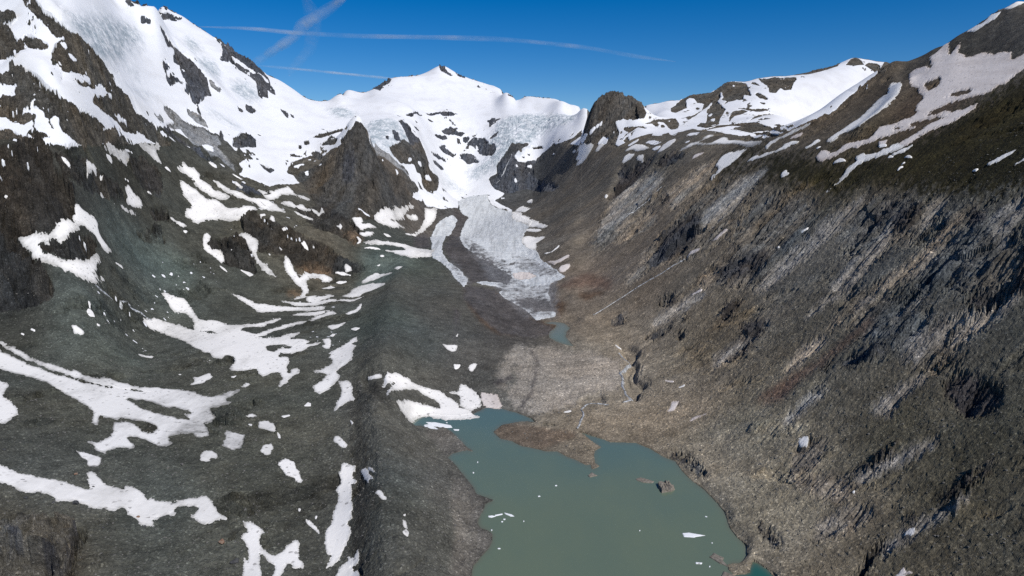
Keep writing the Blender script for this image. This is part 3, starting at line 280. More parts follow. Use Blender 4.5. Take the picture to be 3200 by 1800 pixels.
TINT = [(-781,1202,100,104,98),(-861,1646,104,108,102),(-614,969,100,98,88),(-372,664,104,104,96),(-481,673,104,102,94),(-343,803,100,98,88),(-367,1025,98,96,86),(-696,1766,92,92,84),(-913,1993,88,86,78),(-123,681,98,98,92),(-76,639,108,104,96),(-65,756,118,112,104),(-189,1328,96,98,94),(-151,1513,100,96,90),(-269,1421,92,98,92),(-380,2102,84,92,86),(-83,1288,104,98,92),(-6,1454,86,80,76),(-61,1149,104,100,94),(-488,2485,84,88,84),(100,1251,150,143,134),(22,1144,140,134,126),(82,1019,140,128,114),(208,1094,158,144,128),(233,1426,152,138,122),(268,1065,150,136,120),(269,848,156,144,128),(339,902,136,126,110),(320,717,146,134,116),(266,629,144,134,120),(354,650,128,116,100),(369,571,108,100,86),(439,633,94,88,74),(431,727,98,92,78),(500,672,90,86,74),(425,520,92,88,78),(234,1869,130,116,104),(352,1646,128,114,100),(436,1609,122,112,100),(362,1986,122,110,98),(293,2378,118,108,98),(148,2261,118,108,98),(433,2407,112,104,94),(377,1228,122,110,94),(449,1050,112,104,92),(526,1250,118,112,104),(521,957,104,100,92),(602,1124,112,108,102),(563,848,104,100,94),(632,967,108,106,100),(556,730,94,92,86),(677,918,104,102,96),(921,2648,92,84,74),(1697,3940,92,82,72),(949,1955,96,84,72),(805,1546,84,76,60),(1215,1970,84,80,74),(1265,1829,84,80,76),(917,1600,96,80,68),(-1011,1479,74,70,64),(-924,1273,76,74,68),(-1032,1822,80,76,68),(-1024,2121,84,82,74),(-723,1935,110,102,88),(-572,2089,108,98,84),(-660,2612,104,96,86),(-617,2779,112,100,88),(-747,2189,100,96,86),(-518,3121,110,100,92),(-438,577,96,88,76),(-289,623,110,108,98),(541,3655,118,106,94),(472,3582,112,102,92),(647,3234,108,100,90),(1190,4122,106,98,90),(700,2666,112,104,94),(29,4275,84,84,86),(243,3783,98,92,86),(-1131,1855,80,78,68),(-1219,1931,78,76,68),(-1366,3017,78,80,84),(-466,4341,92,90,92),(-591,3609,92,92,94),(-1254,3786,92,92,94),(-651,6943,120,112,106)]
COVER = [
('snow',[-2862,3211,-2888,3217,-2896,3223,-2550,2833,-2304,2551,-2077,2285,-1870,2039,-1716,1854,-1581.6,1691.9,-1466.8,1551.8,-1375.3,1438.8,-1319.5,1449.8,-1292,1460.4,-1267.5,1475.2,-1248.9,1498,-1214.9,1562.3,-1185.2,1586.7,-1164.4,1591.5,-1111.9,1564,-1066.2,1561.8,-1050.5,1564.7,-1038.6,1571.5,-1022.9,1598.3,-1020.7,1621.3,-1023.8,1653.6,-1045,1778,-1066,1898,-1095,1986,-1109,2052,-1123,2170,-1125,2249,-1159,2282,-1157,2326,-1161,2360,-1174,2411,-1180,2542,-1164,2661,-1158,2674,-1137,2668,-1134,2692,-1080,2668,-1056,2644,-1042,2642,-1060,2689,-1078,2702,-1101,2755,-1106,2807,-1122,2905,-1111,2922,-1095,2917,-1065,2868,-1050,2813,-1051,2756,-1075,2789,-1049,2684,-1022,2649,-1001,2614,-998,2533,-974,2508,-964,2470,-961,2433,-912,2439,-852,2434,-851,2512,-819,2669,-835,2687,-860,2731,-889,2727,-917,2896,-902,2949,-868,2997,-840,3013,-798,2951,-771,2950,-706,2880,-686,2883,-671,2896,-623,2917,-615,2932,-610,2960,-591,2905,-587,2941,-642,3281,-626,3272,-597,3270,-571,3288,-539,3334,-531,3358,-503,3407,-478,3409,-471,3236,-469,3401,-446,3398,-427,3371,-391,3412,-371,3422,-332,3469,-313,3504,-302,3582,-294,3712,-300,4052,-284,4123,-239,4123,-125,4094,-40,4094,-106,4170,-130,4257,-148,4360,-95,4364,-97,4469,-67,4500,0,4652,48,4637,143,4654,167,4645,190,4620,211,4575,249,4420,306,4246,347,4189,368,4178,420,4229,396,3738,475,4441,507,4712,509,4703,492,4712,479,4756,521,5381,500,5371,481,5391,439,5381,400,5401,381,5431,386,5815,338,5847,283,5901,200,6022,113,6067,54,6112,24,6100,-6,6180,-36,6191,-67,6260,-110,7083,-144,7044,-180,7123,-216,7162,-287,7189,-357,7189,-463,7215,-566,7189,-665,7136,-762,7136,-854,7096,-881,7057,-929,6941,-920,6653,-931,6519,-948,6436,-991,6341,-1095,6283,-1142,6237,-1174,6112,-1126,5730,-1137,5656,-1153,5614,-1174,5594,-1244,5573,-1259,5532,-1288,5553,-1310,5542,-1169,4853,-1182,4818,-1280,4712,-1320,4634,-1353,4541,-1404,4450,-1462,4393,-1502,4385,-1494,4321,-1528,4377,-1581,4369,-1653,4337,-1671,4313,-1744,4257,-1808,4187,-1921,4180,-1962,4141,-1976,4088,-1950,3955,-1958,3933,-1638,3258,-1666,3252,-1618,3129,-1665,3106,-1683,3083,-1721,3072,-1801,3187,-1818,3164,-1820,3140,-1816,3083,-1807,3043,-1779,2971,-1635,2710,-1639,2695,-1652,2695,-1690,2715,-1842,2827,-1963,2906,-2053,2955,-2159,3004,-2317,3060,-2639,3146,-2654,3146]),
('snow',[504,3282,529,3293,646,3301,664,3275,645,3236,653,3193,659,3136,675,3109,701,3154,686,2964,737,3071,757,3079,801,3111,794,2792,780,2688,778,2628,786,2556,824,2470,804,2366,756,2184,747,2121,745,2077,757,2027,783,1990,809,1967,872,1941,900,1950,943,1983,963,1995,1039,2020,1050,2032,2428,4679,2504,4804,2646,5054,2672,5082,2695,5082,1100,2066,1110,2058,1102,2062,2689,5082,2612,5082,2429,5129,2399,5120,2262,5045,2147,4898,2071,4835,1972,4773,1810,4712,1702,4703,1584,4729,1434,4729,1322,4712,1180,4660,1136,4652,1110,4634,1091,4643,1068,4634,923,4643,883,4626,702,3756,694,3749,691,3673,698,3651,675,3593,632,3575,577,3614,531,3630,540,3578,542,3531,496,3350]),
('gravelice',[-1165,2338,-1195,2428,-1200,2469,-1205,2577,-1165,2664,-1148,2649,-1123,2636,-1105,2606,-1078,2571,-1027,2529,-1004,2502,-975,2446,-1030,2480,-1052,2503,-1073,2486,-1110,2500,-1142,2503,-1158,2492,-1182,2432,-1185,2407]),
('snow',[-1181,2507,-1177,2561,-1145,2551,-1114,2531,-1087,2543,-1077,2513,-1100,2502,-1171,2509]),
('snow',[-1147,2259,-1151,2302,-1129,2385,-1132,2346,-1141,2316,-1143,2266]),
('snow',[-1182,2432,-1181,2503,-1169,2494,-1138,2498,-1148,2472,-1157,2468]),
('snow',[-1141,2410,-1130,2425,-1110,2430,-1120,2415]),
('snow',[-1095,2463,-1073,2461,-1043,2443,-1057,2441,-1078,2447]),
('snow',[-1056,2413,-1051,2431,-1030,2419,-1021,2401,-1040,2403]),
('snow',[-1035,2449,-1019,2451,-998,2436,-1013,2435]),
('snow',[-990,2426,-968,2416,-940,2393,-964,2405]),
('snow',[-954,2345,-946,2369,-887,2306,-901,2308,-929,2334]),
('snow',[-968,2371,-947,2354,-938,2335]),
('snow',[-1146,2563,-1130,2559,-1106,2544,-1091,2561,-1090,2525,-1112,2526]),
('snow',[-1186,2393,-1188,2420,-1182,2432,-1166,2371,-1160,2328]),
('slate',[-1154,2319,-1177,2395,-1155,2427,-1125,2462,-1116,2465,-1087,2469,-1049,2452,-1047,2422,-1088,2421,-1112,2431,-1124,2423,-1139,2394,-1144,2375,-1143,2345]),
('slate',[-926,2291,-921,2362,-873,2343,-834,2302,-910,2304]),
('rock',[-1387,2045,-1340,2034,-1323,2011,-1305,1998,-1289,1983,-1253,1979,-1232,1987,-1224,2007,-1219,2076,-1214,2087,-1209,2129,-1203,2147,-1194,2134,-1187,2180,-1173,2180,-1159,2240,-1160,2278,-1150,2279,-1137,2302,-1128,2333,-1123,2219,-1136,2126,-1126,2057,-1117,2016,-1123,1996,-1121,1961,-1101,1908,-1093,1876,-1098,1874,-1097,1844,-1112,1875,-1141,1952,-1176,2093,-1167,2003,-1141,1924,-1119,1848,-1109,1796,-1150,1929,-1161,1955,-1163,1940,-1143,1851,-1139,1827,-1142,1814,-1153,1813,-1161,1823,-1166,1806,-1193,1851,-1213,1900,-1223,1978,-1225,1929,-1239,1931,-1253,1944,-1289,1958,-1349,2002]),
('rock',[-1516,1983,-1496,2012,-1481,2021,-1462,2024,-1411,2013,-1382,1998,-1356,1973,-1362,1958,-1418,1971,-1447,1968,-1469,1956,-1486,1938]),
('rock',[-1480,1930,-1466,1950,-1448,1965,-1423,1972,-1403,1971,-1359,1945,-1324,1910,-1289,1878,-1261,1846,-1272,1847,-1305,1862,-1291,1846,-1253,1796,-1239,1780,-1265,1797,-1295,1825,-1318,1830,-1351,1821,-1362,1810,-1379,1782]),
('rock',[-1304,1912,-1285,1912,-1253,1894,-1221,1886,-1210,1863,-1223,1843,-1236,1846,-1253,1854,-1287,1885]),
('rock',[-1320,1902,-1295,1893,-1262,1860,-1254,1843,-1282,1862]),
('rock',[-1252,1765,-1221,1758,-1190,1747,-1159,1732,-1129,1712,-1110,1706,-1093,1706,-1083,1714,-1074,1737,-1071,1757,-1074,1823,-1072,1850,-1079,1906,-1097,1968,-1102,2023,-1085,1955,-1069,1907,-1062,1877,-1038,1737,-1027.8,1675.6,-1024.8,1656.5,-1028.9,1635.5,-1043.7,1625.3,-1060.9,1641.3,-1068,1658.1,-1077,1651.2,-1076.3,1634.3,-1085.9,1635.7,-1098.4,1649.9,-1124.6,1656,-1130.2,1665.9,-1107.7,1684.2,-1138.9,1673.1,-1134,1656,-1148.9,1641.4,-1114.8,1634.7,-1108.6,1623.9,-1121.4,1610.5,-1150.8,1617.4,-1175.6,1631.6,-1191.9,1629.8,-1212.6,1621.9,-1223.6,1613.2,-1243,1582.2,-1281.1,1638.4,-1268.3,1668.5,-1247.9,1690.2,-1216.9,1698.5,-1177.9,1690.6,-1206,1705,-1192,1714,-1215,1724,-1237,1729,-1273,1728,-1298,1713,-1313.1,1685.2,-1343,1729,-1334,1741,-1309,1757,-1290,1757,-1245,1746,-1235,1751]),
('rock',[-1227.4,1559.2,-1211.7,1581.8,-1195.6,1593.9,-1167.2,1601.3,-1150.1,1601.2,-1119.8,1584.7,-1052.1,1563.7,-1073.5,1559.6,-1113.9,1559.8,-1108.4,1569.3,-1140.6,1574.5,-1156,1572.1,-1185.2,1554.1,-1203.8,1524]),
('rock',[-1098.7,1589.2,-1079.9,1593.5,-1057.6,1592.8,-1046.7,1588.5,-1059.6,1577,-1070.2,1576.4,-1081.5,1577]),
('slate',[-1558,3013,-1554,3030,-1525,3048,-1520,3060,-1511,3141,-1494,3171,-1494,3196,-1485,3204,-1422,3192,-1380,3161,-1355,3158,-1337,3121,-1305,3069,-1299,3003,-1253,2810,-1265,2795,-1287,2828,-1312,2828,-1328,2908,-1365,2950,-1400,2998,-1425,3054,-1423,2993,-1450,3052,-1480,3138,-1480,3112,-1468,3040,-1488,3073,-1503,3066,-1508,3092,-1528,3003,-1531,3027,-1540,2973,-1547,3005]),
('slate',[-1820,3708,-1858,3841,-1875,3920,-1880,3976,-1868,3996,-1835,4016,-1805,3900,-1809,3775,-1796,3707]),
('slate',[-1975,4088,-1964,4134,-1883,3926]),
('slate',[-1632,3025,-1615,3055,-1589,3035,-1615,3022]),
('slate',[-1397,2848,-1412,2931,-1379,2848,-1378,2815]),
('slate',[-1382,2879,-1378,2903,-1366,2869]),
('slate',[-1358,2785,-1351,2919,-1338,2879,-1340,2834,-1322,2736,-1340,2753]),
('slate',[-1421,2903,-1428,2951,-1416,2915]),
('slate',[-1640,4033,-1638,4081,-1656,4178,-1637,4170,-1644,4233,-1639,4262,-1605,4217,-1627,4345,-1537,4377,-1471,4235,-1425,4151,-1356,3975,-1318,3921,-1279,3826,-1303,3810,-1322,3821,-1277,3698,-1292,3655,-1279,3616,-1297,3612,-1374,3804,-1412,3805,-1453,3777,-1489,3793,-1500,3771,-1518,3702,-1557,3855]),
('snow',[-1554,3942,-1526,3958,-1450,3941,-1435,3959,-1426,3995,-1421,3920,-1468,3891,-1485,3893,-1510,3878]),
('snow',[-1438,3992,-1423,4064,-1401,4044,-1370,4002,-1384,3949,-1405,3970]),
('snow',[-1211,1914,-1215,1941,-1205,1943,-1192,1898,-1201,1899]),
('snow',[-1187,1899,-1191,1931,-1182,1942,-1175,1910,-1181,1895]),
('snow',[-1060,1752,-1057,1769,-1057,1804,-1053,1779,-1055,1761]),
('snow',[-1067,1811,-1073,1856,-1073,1882,-1066,1823]),
('snow',[-1123,1965,-1148,2054,-1150,2099,-1145,2083]),
('snow',[-1156,2121,-1161,2165,-1159,2165,-1153,2120]),
('snow',[-1407,3022,-1407,3058,-1399,3044,-1395,3004]),
('snow',[-1116.5,1679.2,-1106.5,1686.2,-1101.1,1677.8]),
('gravelice',[-1257,2546,-1253,2563,-1240,2578,-1191,2568,-1173,2590,-1155,2666,-1120,2667,-1091,2622,-1125,2466,-1190,2496,-1201,2499,-1216,2490,-1237,2502]),
('gravelice',[-1247,2701,-1219,2729,-1197,2734,-1162,2683,-1191,2650,-1223,2652]),
('gravelice',[-1182,2320,-1223,2443,-1208,2436,-1184,2379,-1171,2334,-1173,2321]),
('gravelice',[-1354,3167,-1331,3192,-1322,3232,-1309,3154,-1338,3135]),
('slate',[-1258,3324,-1261,3423,-1234,3392,-1212,3282,-1229,3256]),
('slate',[-1260,3233,-1249,3238,-1234,3233,-1223,3192,-1235,3177]),
('slate',[-1088,2718,-1105,2845,-1100,2917,-1073,2926,-1034,2814,-1065,2656]),
('slate',[-1134,2703,-1133,2728,-1109,2696,-1108,2665]),
('serac',[-1250,1981,-1246,2012,-1258,2068,-1285,2132,-1335,2296,-1385,2452,-1426,2575,-1457,2657,-1500,2789,-1507,2852,-1500,2902,-1463,2824,-1428,2697,-1396,2608,-1337,2460,-1296,2335,-1224,2155,-1212,2107,-1217,2097,-1220,2065,-1232,1996]),
('serac',[-1419,3205,-1425,3257,-1507,3483,-1527,3612,-1461,3540,-1404,3372,-1400,3328,-1382,3254,-1379,3212,-1388,3201]),
('serac',[-1379,3458,-1374,3653,-1333,3685,-1288,3549,-1298,3411,-1336,3392]),
('serac',[-1300,2397,-1342,2561,-1314,2501,-1281,2364]),
('serac',[-1662,3663,-1646,3751,-1587,3621,-1572,3529,-1478,3266]),
('dirtysnow',[-1196,2143,-1198,2167,-1216,2241,-1251,2329,-1267,2380,-1275,2421,-1275,2487,-1265,2564,-1247,2374,-1214,2287,-1196,2208]),
('dirtysnow',[-1254,2820,-1237,2919,-1185,2951,-1151,2959,-1114,2958,-1142,2873,-1179,2835,-1198,2819]),
('slate',[-733,7136,-673,7136,-643,6850,-572,6862,-584,6777,-660,6777,-695,6851]),
('slate',[-568,7054,-543,7202,-471,7215,-465,6970,-528,6907]),
('slate',[-1139,5646,-1126,5730,-1173,6134,-1128,6260,-1097,6283,-1046,6163,-1021,5938,-1031,5825,-1028,5651,-994,5314,-1059,5480]),
('slate',[-346,6821,-280,6847,-319,6764]),
('slate',[-263,6797,-222,6829,-253,6764]),
('slate',[-224,6732,-166,6730,-203,6693]),
('slate',[-92,6815,-47,6007,-14,6090,21,6100,-30,5907]),
('slate',[-1207,3659,-1182,3677,-1155,3638,-1137,3562,-1166,3592]),
('slate',[-1161,3675,-1147,3677,-1120,3619,-1133,3612]),
('slate',[-1107,3026,-1084,3048,-1091,3014]),
('slate',[-648,4258,-618,4394,-638,4771,-621,4904,-608,4544,-609,4325,-640,4246]),
('slate',[-622,4965,-605,5043,-523,5318,-444,5414,-415,5432,-447,5304,-511,5190,-535,5215,-579,5020]),
('slate',[-687,4166,-663,4202,-656,4115]),
('slate',[-588,4885,-545,4962,-553,4907,-576,4841]),
('slate',[-600,4296,-582,4343,-583,4303]),
('slate',[-572,4457,-577,4758,-567,4515]),
('slate',[-560,4409,-555,4463,-552,4388]),
('slate',[-640,3945,-634,4090,-608,4029,-589,4008,-564,3948,-546,3934,-526,3993,-513,3929,-542,3745,-575,3797,-601,3866]),
('slate',[-575,4112,-570,4198,-559,4251,-561,4049]),
('slate',[-569,3989,-555,4004,-542,4035,-551,3971]),
('slate',[-630,3663,-606,3692,-576,3624,-591,3527]),
('slate',[-637,3523,-625,3543,-612,3465,-623,3458]),
('slate',[-495,4873,-465,4992,-439,5048,-383,5127,-412,5037,-336,5080,-359,4983,-406,4959,-468,4866]),
('slate',[-529,4619,-515,4713,-497,4778,-478,4827,-433,4864,-476,4735,-496,4713]),
('slate',[-352,4987,-313,5044,-302,4988,-327,4919,-345,4934]),
('slate',[-201,5324,-154,5274,-72,5265,-164,5126,-176,5258]),
('slate',[-160,4965,-89,4962,-109,4903,-151,4908]),
('slate',[-314,4941,-276,5024,-223,5009,-196,4988,-165,4911,-163,4851,-223,4900,-253,4910,-312,4901]),
('slate',[-298,5036,-251,5096,-269,5025]),
('serac',[-616,2940,-767,3743,-761,3794,-739,3811,-719,3839,-701,3882,-675,3888,-651,3909,-622,3862,-599,3850,-579,3788,-548,3749,-584,3485,-620,3410,-665,3361,-592,2913,-602,2929,-608,2929]),
('serac',[-592,2913,-664,3361,-618,3413,-589,3468,-579,3521,-561,3658,-535,3652,-558,3434,-569,3384,-544,3375,-556,3349,-582,3324,-611,3311,-643,3317,-590,2973]),
('serac',[-129,5168,-52,5167,61,5204,92,5225,180,5216,237,5161,261,5110,326,4896,348,4855,373,4850,409,4977,423,4567,404,4541,384,4492,283,4712,212,4789,187,4792,115,4650,48,4546,15,4439,-48,4409,-96,4440,-145,4485,-188,4468,-208,4446,-242,4470,-274,4475,-297,4530,-253,4587,-230,4603,-117,4641,-170,4856,-160,4965,-89,4981]),
('serac',[-1125,4247,-1106,4265,-1035,4272,-1016,4291,-990,4264,-961,4227,-930,4175,-921,4027,-984,4029,-1019,4086,-1082,4172]),
('crag',[-726,2939,-707,2917,-692,2905,-664,2896,-653,2916,-622,2924,-614,2933,-607,2926,-602,2929,-593,2909,-585,2921,-581,2957,-610,3242,-582,3157,-559,3177,-526,3251,-505,3389,-495,3420,-484,3445,-464,3436,-466,3377,-464,3290,-469,3210,-490,3028,-493,2842,-491,2738,-497,2558,-507,2483,-529,2405,-568,2356,-630,2309,-786,2627,-810,2685,-845,2700,-865,2755,-863,2796,-851,2858,-834,2870,-814,2873,-795,2896,-799,2950,-771,2940,-731,2883,-695,2858]),
('crag',[-939,3275,-930,3362,-935,3509,-932,3580,-925,3640,-901,3723,-694,2945,-669,2919,-697,2929,-887,3640,-896,3590,-899,3522,-886,3321,-888,3257]),
('crag',[-951,3186,-946,3249,-910,3136,-928,3122]),
('crag',[-848,3143,-842,3178,-853,3276,-871,3409,-739,2956,-744,2940,-811,3043,-840,3075]),
('crag',[-949,2964,-940,2998,-910,2996,-902,2975,-935,2951]),
('crag',[-915,2864,-897,2933,-880,2920,-890,2897,-904,2834]),
('crag',[-879,3031,-864,3050,-831,3005,-798,2943,-810,2942,-852,2987]),
('crag',[-893,2748,-890,2787,-873,2757,-878,2711]),
('crag',[-960,3131,-946,3136,-928,3067,-940,3070]),
('slate',[-966,2649,-952,2675,-913,2669,-909,2599,-935,2611]),
('slate',[-991,2691,-980,2700,-980,2658]),
('snow',[-899,2829,-892,2874,-881,2906,-858,2913,-872,2888,-882,2854]),
('snow',[-843,2815,-835,2860,-824,2803,-832,2791]),
('snow',[-825,2899,-804,2890,-780,2872,-795,2865,-788,2835,-803,2870]),
('snow',[-661,2762,-653,2762,-654,2757]),
('rock',[-598,3394,-588,3448,-580,3521,-576,3625,-530,3895,-520,3984,-497,3974,-482,3936,-451,3803,-430,3860,-427,4037,-394,3714,-395,3601,-401,3531,-431,3488,-451,3497,-478,3554,-490,3532,-502,3588,-544,3376,-554,3358,-578,3351]),
('slate',[-484,4546,-471,4645,-455,4719,-414,4704,-376,4728,-397,4655,-417,4636,-455,4578,-470,4572]),
('slate',[-515,4127,-508,4213,-472,4430,-438,4531,-424,4510,-454,4437,-486,4271,-496,4227,-509,4200]),
('slate',[-480,4067,-474,4219,-461,4315,-444,4359,-425,4387,-444,4260,-477,4137]),
('slate',[-363,4741,-326,4799,-292,4798,-257,4781,-218,4673,-265,4680,-298,4662]),
('slate',[-299,4920,-240,4921,-180,4884,-121,4808,-105,4698,-130,4652,-208,4758,-261,4873]),
('slate',[-466,4627,-441,4678,-414,4704,-447,4638]),
('snow',[-532,3524,-516,3623,-517,3553,-523,3525]),
('snow',[-487,3548,-470,3576,-460,3530,-462,3462,-477,3466]),
('snow',[-460,3617,-443,3689,-426,3673,-444,3605]),
('snow',[-441,3584,-429,3612,-430,3572]),
('snow',[-502,3671,-489,3730,-478,3681,-489,3643]),
('gravelice',[-593,2910,-660,3365,-621,3307,-552,3332,-538,3363,-525,3405,-515,3406,-504,3398,-528,3360,-547,3283,-559,3265,-584,3251,-628,3245,-587,2982,-587,2931]),
('snow',[-474,3331,-463,3430,-443,3424,-441,3368,-456,3300,-473,3253]),
('snow',[-408,3550,-381,3637,-368,3634,-353,3617,-325,3653,-312,3793,-308,4073,-281,4076,-279,3768,-282,3570,-328,3464,-360,3423,-402,3399,-431,3358,-432,3407,-390,3478]),
('snow',[-151,4083,-39,4099,-102,3993,-40,3893,-20,3848,0,3769,0,3547,-23,3720,-46,3791,-117,3917]),
('snow',[-575,3170,-550,3206]),
('snow',[-547,3245,-532,3260,-534,3219]),
('snow',[-604,3207,-592,3217,-590,3177]),
('snow',[-532,2781,-528,2827,-527,2794]),
('snow',[-532,2756,-524,2756,-518,2765,-519,2749]),
('snow',[-512,2864,-499,2904,-503,2878]),
('snow',[-576,2526,-562,2513,-535,2500,-521,2499,-508,2505,-524,2480,-539,2485,-555,2494]),
('slate',[-75,4509,-25,4506,27,4524,132,4615,164,4521,155,4452,135,4386,137,4269,166,4206,191,4097,230,3777,237,3618,245,3511,216,3530,188,3744,159,4023,139,4087,118,4122,97,4145,74,4156,0,4104,-33,4093,-106,4171,-126,4238,-148,4358,-91,4357,-100,4461]),
('dirtysnow',[-428,3992,-424,4179,-391,4341,-373,4346,-334,4326,-293,4267,-260,4234,-227,4179,-278,4227,-303,4233,-327,4224,-392,4141,-385,3842,-416,4054,-423,4034]),
('dirtysnow',[-445,3801,-447,4048,-437,4216,-420,4326,-395,4391,-367,4429,-337,4456,-306,4471,-351,4428,-371,4390,-411,4269,-426,4163,-424,3900,-433,3835]),
('dirtysnow',[-270,4521,-227,4563,-204,4570,-181,4571,-127,4533,-157,4431,-213,4463,-241,4464]),
('dirtysnow',[-463,3469,-399,3563,-329,3632,-360,3557,-394,3511,-438,3461]),
('crag',[511,4703,431,3818,442,3755,467,3811,532,3804,666,3756,683,3756,687,3690,700,3653,660,3585,623,3577,578,3612,529,3630,540,3576,541,3528,496,3349,459,3478,444,3512,411,3555,381,3636,368,3708,359,4063,379,4162,414,4198,387,3778,395,3714,402,3747]),
('rock',[641,3525,685,3562,798,3694,824,3713,870,3722,853,3577,781,3307,756,3326,782,3525,781,3611,755,3608,723,3573,693,3551]),
('rock',[710,3560,746,3594,748,3555,724,3516]),
('rock',[754,3557,774,3544,754,3467,743,3486]),
('rock',[570,3563,631,3501,650,3489,665,3437,652,3416,636,3436,624,3477,597,3444,577,3453,565,3532]),
('rock',[865,3700,988,3836,1091,4047,1131,4148,1095,4038,980,3778,926,3680,931,3756]),
('rock',[1108,4005,1179,4152,1217,4275,1217,4183,1168,3844,1040,3515,943,3194,894,3118,852,3075,860,3253,896,3389,934,3466,943,3418,1007,3622]),
('rock',[937,4158,1068,4486,1127,4652,1257,4686,1316,4712,1333,4695,1366,4721,1443,4729,1441,4629,1464,4612,1492,4608,1495,4534,1423,4263,1365,4015,1367,3916,1407,3880,1372,3869,1364,3919,1362,3985,1364,4080,1351,4128,1315,4003,1242,4047,1236,4139,1257,4249,1220,4170,1197,4217,1173,4169,1114,4069,1091,4047,1148,4213,1117,4250,1132,4371,1109,4416,1081,4381,1029,4144,998,4098,921,3960,907,4008]),
('rock',[1068,4103,1090,4157,1102,4132,1078,4068]),
('rock',[1396,4070,1423,4097,1424,4040,1437,3960,1421,3933,1391,3968]),
('rock',[1516,4488,1509,4378,1482,4221,1479,4293,1484,4393]),
('rock',[1630,4721,1601,4564,1623,4489,1642,4475,1731,4455,1763,4414,1732,4314,1670,4210,1622,4111,1573,4091,1568,4134,1504,4034,1474,4048,1506,4151,1520,4277,1540,4397]),
('rock',[1188,3853,1221,3810,1275,3781,1316,3783,1395,3804,1309,3722,1268,3719,1251,3725,1236,3782,1218,3798]),
('rock',[1082,3501,1173,3740,1230,3765,1245,3708,1161,3577,1120,3535,1035,3319,977,3156]),
('rock',[790,2916,827,2993,861,3054,922,3149,1005,3119,1065,3081,1075,2938,1081,2901,1092,2888,788,2057,785,1992,787,1969,777,1998,776,2024,778,2056,792,2124,1042,2837,984,2804,935,2739,929,2765,926,2802,928,2904,904,2909,942,2975,971,3013,996,3035,954,3071,913,3049,870,3016]),
('rock',[935,2739,993,2770,784,2153,770,2079,769,2042,774,1990,761,2013,755,2032,756,2064,763,2113,778,2188,946,2715]),
('rock',[1036,3109,1069,3157,1108,3221,1267,3627,1352,3729,1475,3813,1410,3762,1341,3697,1143,3202,1116,3178,1092,3164]),
('rock',[1084,3115,1127,3144,1134,3112,1144,3090,1106,3084]),
('rock',[1121,3696,1154,3774,1142,3691,1127,3662]),
('rock',[669,3135,708,3185,705,3121,681,3075]),
('rock',[1105,2953,1131,2996,1136,2943,1123,2929]),
('rock',[1024,3165,1058,3185,1031,3145]),
('rock',[1183,3614,1220,3630,1193,3589]),
('rock',[2174,4639,2358,4966,2465,5120,2400,4910,2313,4679,2228,4617,2195,4617]),
('rock',[2307,4661,2395,4788,2472,4819,2453,4741,1060,2031,1057,1997,1045,2005,1039,2020,2309,4528]),
('rock',[1835,4721,1894,4738,2061,4826,2100,4853,2142,4889,2262,5045,2359,5101,2130,4655,1984,4525,1858,4462,1841,4480,1812,4534,1830,4643]),
('rock',[1116,2975,1140,2996,814,2105,1113,2921]),
('rock',[808,2082,812,2040,802,1988,795,2012]),
('snow',[1001,3541,1022,3584,1030,3548,975,3397]),
('snow',[1052,3774,1087,3819,1066,3743,1038,3701]),
('snow',[1285,4363,1290,4340,1259,4206,1241,4191]),
('snow',[1366,4472,1361,4377,1353,4338,1354,4406]),
('snow',[1394,4501,1389,4405,1373,4391]),
('snow',[1555,4490,1523,4341,1513,4204,1483,4084,1503,4239,1521,4341]),
('snow',[703,2814,742,2899,748,2845,750,2778,701,2661,697,2739]),
('snow',[641,2588,659,2578,650,2559,638,2570]),
('snow',[586,3073,608,3101,621,3029,627,2908,594,2918,592,3018]),
('snow',[528,3200,557,3236,596,3266,573,3198,553,3181,535,3175]),
('snow',[571,2853,594,2859,602,2814,581,2779,572,2810]),
('snow',[340,4119,363,4112,408,4135,383,3710,396,3671,413,3655,450,3653,482,3667,465,3645,414,3639,381,3666,368,3691,356,4034]),
('snow',[432,3529,469,3584,486,3518,467,3451,451,3497]),
('snow',[630,3628,666,3623,669,3612,639,3618]),
('snow',[561,3731,582,3728,575,3713]),
('snow',[424,3703,438,3686,435,3682]),
('snow',[13,4467,52,4561,126,4659,153,4658,179,4641,203,4606,226,4540,247,4437,267,4365,229,4426,211,4471,189,4490,167,4488,102,4455,38,4407]),
('snow',[236,4353,262,4262,274,4161]),
('snow',[12,4246,24,4236,42,4201,18,4208]),
('snow',[0,4384,38,4377,50,4350]),
('snow',[82,4390,130,4423,126,4381,94,4379]),
('snow',[90,4303,115,4346,112,4318]),
('snow',[52,4255,74,4272,67,4250]),
('snow',[258,3917,271,3856,271,3812]),
('snow',[282,3854,301,3814,297,3801]),
('rock',[39,4547,65,4571,61,4519]),
('rock',[94,4543,123,4539,110,4509]),
('rock',[51,4482,84,4504,80,4472]),
('rock',[125,4628,173,4618,196,4584,212,4509,191,4553,168,4582,144,4589]),
('veg',[655,1931,684,1907,715,1891,730,1781,740,1718,771.6,1564.4,818.6,1490.3,883.7,1492.2,941.6,1504,990.1,1510.5,1092.2,1514.4,1128,1500.3,1205.2,1459.8,1275.5,1433.3,926.1,1013,858.6,932,800.8,861.9,785.2,889.8,779.9,910.5,775.9,964.3,771.7,1039.5,755.8,1062.6,737.2,1106.8,736.4,1180.3,732.4,1319.8,701.4,1409.6,685.3,1461.4,653.6,1591,642.4,1691.4,640,1733,604,1801,602,1966,633,1963]),
('veg',[617,2145,665,2146,703,2082,730,1996,729,1929,714,1940,681,1982,659,2001,626,2019,584,2023]),
('wetrock',[710.5,1396.9,720.3,1303.4,713.2,1208.8,699.6,1127.3,662.5,1087.3,635.8,1121.3,598.8,1140.1,596.6,1204.8,623.2,1303.9,681,1373.4]),
